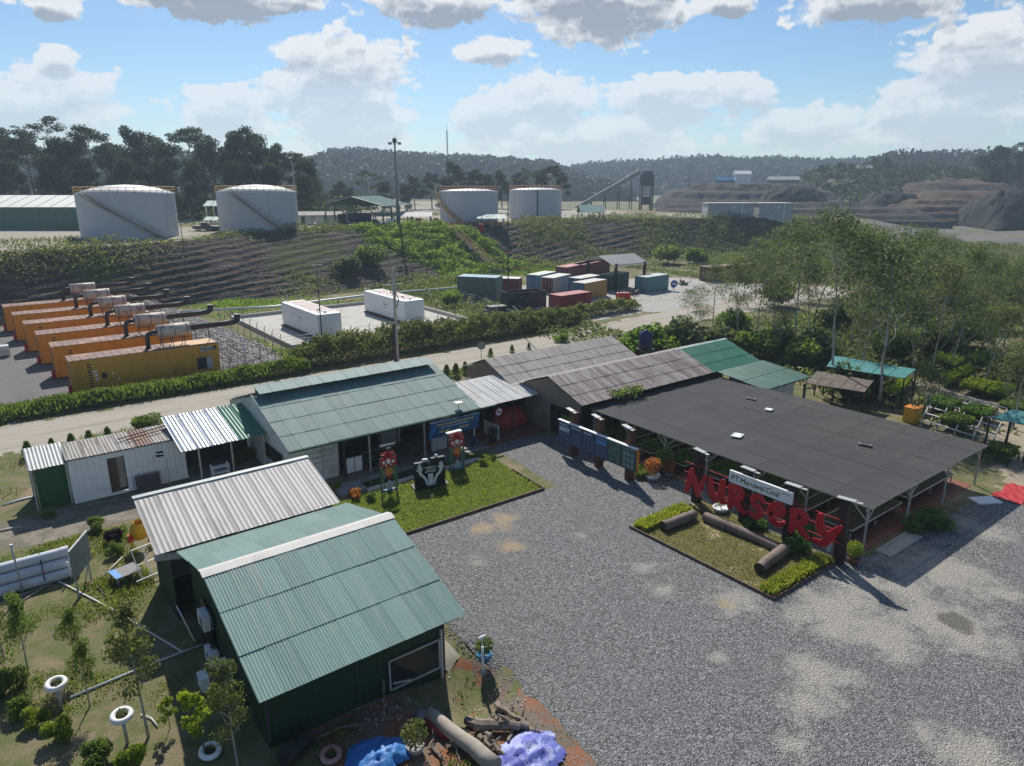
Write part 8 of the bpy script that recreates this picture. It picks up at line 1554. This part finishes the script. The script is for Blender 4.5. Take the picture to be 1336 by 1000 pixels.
# ------------------------------------------------------------------ hedges and ground cover
def hedge(name, label, x0, x1, yc, hw, hf, n, ls, leaf, seed, grassy=0):
    rg = np.random.default_rng(seed); x = rg.uniform(x0, x1, n); y = yc + hw * np.clip(rg.normal(0, .5, n), -1.1, 1.1); h = hf(x) * (1 - .45 * ((y - yc) / hw) ** 2) * (1 + .22 * wob(x, y, 1.6, seed) + .12 * wob(x, y, 4.3, seed)); z = h * rg.uniform(0, 1, n) ** .45; C_ = np.stack([x, y, z], 1); parts = [leaf_quads(C_, ls, rg)]
    if grassy: k = int(n * grassy); xx = rg.uniform(x0, x1, k); yy = yc + hw * np.clip(rg.normal(0, .5, k), -1.1, 1.1); parts.append(blade_quads(np.stack([xx, yy, hf(xx) * .55 * (1 - .4 * ((yy - yc) / hw) ** 2)], 1), .6, rg, .10, .8))
    o = put(name, np_mesh(name, *cat_quads(parts), leaf)); return tag(o, label, 'hedge')
hedge('hedge', 'clipped green hedge between the dirt road and the generators', -14, 25, 65.8, 1.25, lambda x: np.interp(x, [-14, 0, 6, 12, 25], [.8, .9, 1.15, 1.0, 1.35]), 26000, .24, L_hedge, 1, .35)
hedge('hedge', 'taller leafy hedge along the road in front of the fuel pad', 24.5, 63, 67.6, 2.3, lambda x: np.interp(x, [24, 28, 36, 46, 56, 63], [1.7, 2.6, 2.7, 2.5, 2.2, 1.8]), 40000, .27, L_scrub, 2, .1)
hedge('hedge', 'low shrubs on an earth mound by the lone red container', 63, 76, 70.0, 1.5, lambda x: np.interp(x, [63, 70, 76], [1.5, 1.9, 1.3]), 7000, .28, L_scrub, 3, .2)
def cover(name, label, fn, n, ls, leaf, seed, xr, yr, hmax, blades=0, lift=0.0, power=1.2):
    rg = np.random.default_rng(seed); x = rg.uniform(*xr, n); y = rg.uniform(*yr, n); d = fn(x, y); k = rg.uniform(0, 1, n) < d; x, y, d = x[k], y[k], d[k]; m = len(x); z = tz(x, y) + lift; h = hmax * np.clip(d, .15, 1) * (1 + .5 * wob(x, y, .8, seed))
    if blades: V, Q = blade_quads(np.stack([x, y, z], 1), h, rg, blades, .8)
    else: V, Q = leaf_quads(np.stack([x, y, z + h * rg.uniform(0, 1, m) ** power], 1), ls, rg)
    o = put(name, np_mesh(name, V, Q, leaf)); return tag(o, label, 'vegetation', None, 'stuff')
def crest_d(x, y): t = slope_t(x, y); b = np.exp(-((t - 1.0) / .13) ** 2) * (.75 + .45 * wob(x, y, .22, 2)); left = np.where(x < 34, np.clip((t - .48 + .12 * wob(x, y, .15, 5)) / .15, 0, 1) * np.clip((1.12 - t) / .1, 0, 1) * np.clip((34 - x) / 18, 0, 1), 0); right = np.where(x > 96, .9 * np.clip((t + .1) / .2, 0, 1) * np.clip((1.2 - t) / .2, 0, 1) * np.clip((wob(x, y, .17, 7) + .6), 0, 1), 0); return np.clip(np.maximum(np.maximum(b, left), right), 0, 1)
cover('crest_scrub', 'band of scrub along the crest of the bank', crest_d, 330000, .40, L_scrub, 11, (-70, 210), (104, 150), 1.7)
def lush_d(x, y): t = slope_t(x, y); w = .12 * wob(x, y, .3, 3); return np.clip(np.clip((x - 60 - 10 * (1 - t)) / 5 + w * 4, 0, 1) * np.clip((97 - 9 * t - x) / 4 + w * 4, 0, 1) * np.clip((t + .08) / .06, 0, 1) * np.clip((1.12 - t) / .08, 0, 1), 0, 1) * np.where(np.abs((x - 86) - (y - 116) * .02) < .0, 0, 1)
cover('bank_creeper', 'lush bright creeper on the bank beside the stairway', lush_d, 90000, .55, L_bank, 12, (50, 100), (106, 146), 1.3)
def low_d(x, y): t = slope_t(x, y); return np.clip((wob(x, y, .12, 8) + .3) * 1.2, 0, 1) * np.clip((t + .25) / .1, 0, 1) * np.clip((.42 - t) / .2, 0, 1) * np.clip((x - 36) / 10, 0, 1)
cover('foot_scrub', 'scrub at the foot of the bank', low_d, 90000, .45, L_scrub, 13, (30, 200), (98, 130), 1.2)
def flat_d(x, y): return np.clip(.55 + .6 * wob(x, y, .2, 9), 0, 1) * np.where((x > 26) & (x < 52.5) & (y < 97.5) & (y > 74.5), 0, 1) * np.where((x < 25.3) & (y > 67) & (y < 109) & (x > -2), 0, 1) * np.where((x > 66) & (y < 98), .12, 1)
cover('field_grass', 'rough grass between the fuel pad and the bank', flat_d, 60000, .3, L_bank, 14, (22, 100), (69, 113), .5, .16)
def grove_d(x, y): return np.clip(.75 + .6 * wob(x, y, .12, 6) + .3 * wob(x, y, .5, 3), 0, 1) * np.where((x > 62) & (y > 54.5), np.where(y < 72, np.where(x < 118, 0, .6), np.where(x > 110, 1, 0)), 1) * np.where((x < 58) & (y < 42) & (y > 10), 0, 1) * np.clip((y - (12 + (x - 50) * .3)) / 6, 0, 1)
cover('undergrowth', 'green undergrowth and weeds beneath the grove', grove_d, 250000, .46, L_grove2, 15, (53, 230), (5, 112), .9)
cover('undergrowth', 'bright leafy ground cover patches in the grove', lambda x, y: grove_d(x, y) * np.clip(wob(x, y, .16, 11) * 1.4, 0, 1), 90000, .4, L_bank, 16, (53, 200), (15, 105), 1.1)
def yard_d(x, y): return np.clip(.42 + .75 * wob(x, y, .45, 4) + .35 * wob(x, y, 1.3, 5), 0, 1) * np.where((x > 4.6) & (y > 19.6), 0, 1) * np.where((x > 8.3) & (y > 16.5), 0, 1) * np.where((y > 40.5) & (x > -6), 0, 1) * np.where((y > 35.7) & (y < 37.6) & (x < 2), 0, 1)
cover('yard_grass', 'short patchy grass of the left yard', yard_d, 220000, .1, L_grass, 17, (-14, 12.8), (10, 44), .15, .06); cover('yard_weeds', 'dry straw-coloured weeds of the left yard', lambda x, y: yard_d(x, y) * .8, 70000, .1, L_dry, 18, (-14, 12.8), (10, 44), .13, .05)
cover('verge_grass', 'weedy verge between the dirt road and the sheds', lambda x, y: np.clip(.35 + .8 * wob(x, y, .5, 12), 0, 1) * np.where((y > 50) | (x < 1), 1, 0), 26000, .2, L_scrub, 19, (-20, 60), (48.5, 57), .35, .07)
def plat_d(x, y): t = slope_t(x, y); return np.clip(wob(x, y, .09, 13) * .9 + .15, 0, 1) * np.where(t > 1.05, 1, 0) * np.where(np.hypot(x, y) < 230, 1, 0)
cover('terrace_grass', 'rough grass on the tank terrace', plat_d, 60000, .5, L_scrub, 20, (-60, 190), (118, 240), .5, .25)
cover('forest_undergrowth', 'dark undergrowth below the left treeline', lambda x, y: np.where((slope_t(x, y) > 1.1), 1, 0) * np.where((math.cos(YAW) * x - math.sin(YAW) * y) < -46, 1, 0) * np.where((math.sin(YAW) * x + math.cos(YAW) * y) > 178, 1, 0) * .8, 70000, 1.1, L_forest2, 21, (-80, 120), (150, 320), 5.0, 0, 0, .8)
cover('pit_weeds', 'weeds round the dug earth before the hut', lambda x, y: np.clip(.1 + .8 * wob(x, y, 1.4, 2), 0, 1) * np.where((y < 19.8), 1, 0), 6000, .1, L_dry, 22, (5, 13.5), (12, 19.8), .18, .04)

rg = np.random.default_rng(55); n = 5200; s_ = rg.uniform(0, 1, n); ex_ = np.interp(s_, [0, .25, .55, .8, 1], [15, 13.6, 12.9, 13.6, 13.9]) + rg.normal(0, .28, n); ey_ = np.interp(s_, [0, .25, .55, .8, 1], [-2, 8, 14, 20, 30]); C_ = np.stack([ex_, ey_, tz(ex_, ey_) + .012], 1); r_ = rg.uniform(.015, .05, n)[:, None]; oc = np.array([[1, 0, 0], [0, 1, 0], [-1, 0, 0], [0, -1, 0], [0, 0, .7], [0, 0, -.7]])
V_ = (C_[:, None, :] + oc[None] * r_[:, None] * rg.uniform(.6, 1.3, (n, 6, 1))).reshape(-1, 3); T_ = (np.arange(n)[:, None, None] * 6 + np.array([[0, 1, 4], [1, 2, 4], [2, 3, 4], [3, 0, 4], [1, 0, 5], [2, 1, 5], [3, 2, 5], [0, 3, 5]])[None]).reshape(-1, 3)
o = put('gravel', np_mesh('edge_pebble', V_, T_, mat('pebble', (0.26, 0.26, 0.255), .8, .3, 8.0))); tag(o, 'loose gravel stones strewn along the ragged yard edge', 'gravel', None, 'stuff')
# ------------------------------------------------------------------ moist air
hz = MB().box(-1520, 2220, -620, 2220, -6, 62).mesh('haze', None); ho = put('haze', hz); tag(ho, 'thin pale moist haze in the air over the whole site', 'haze', None, 'stuff')
hm = bpy.data.materials.new('haze'); hm.use_nodes = True; nt = hm.node_tree; nt.nodes.clear(); out = nt.nodes.new('ShaderNodeOutputMaterial'); pv = nt.nodes.new('ShaderNodeVolumePrincipled'); pv.inputs['Color'].default_value = (0.66, 0.83, 1.0, 1); pv.inputs['Density'].default_value = .00036; pv.inputs['Anisotropy'].default_value = .25; link(nt, pv.outputs[0], out.inputs['Volume']); hz.materials.append(hm)
ho.display_type = 'WIRE'
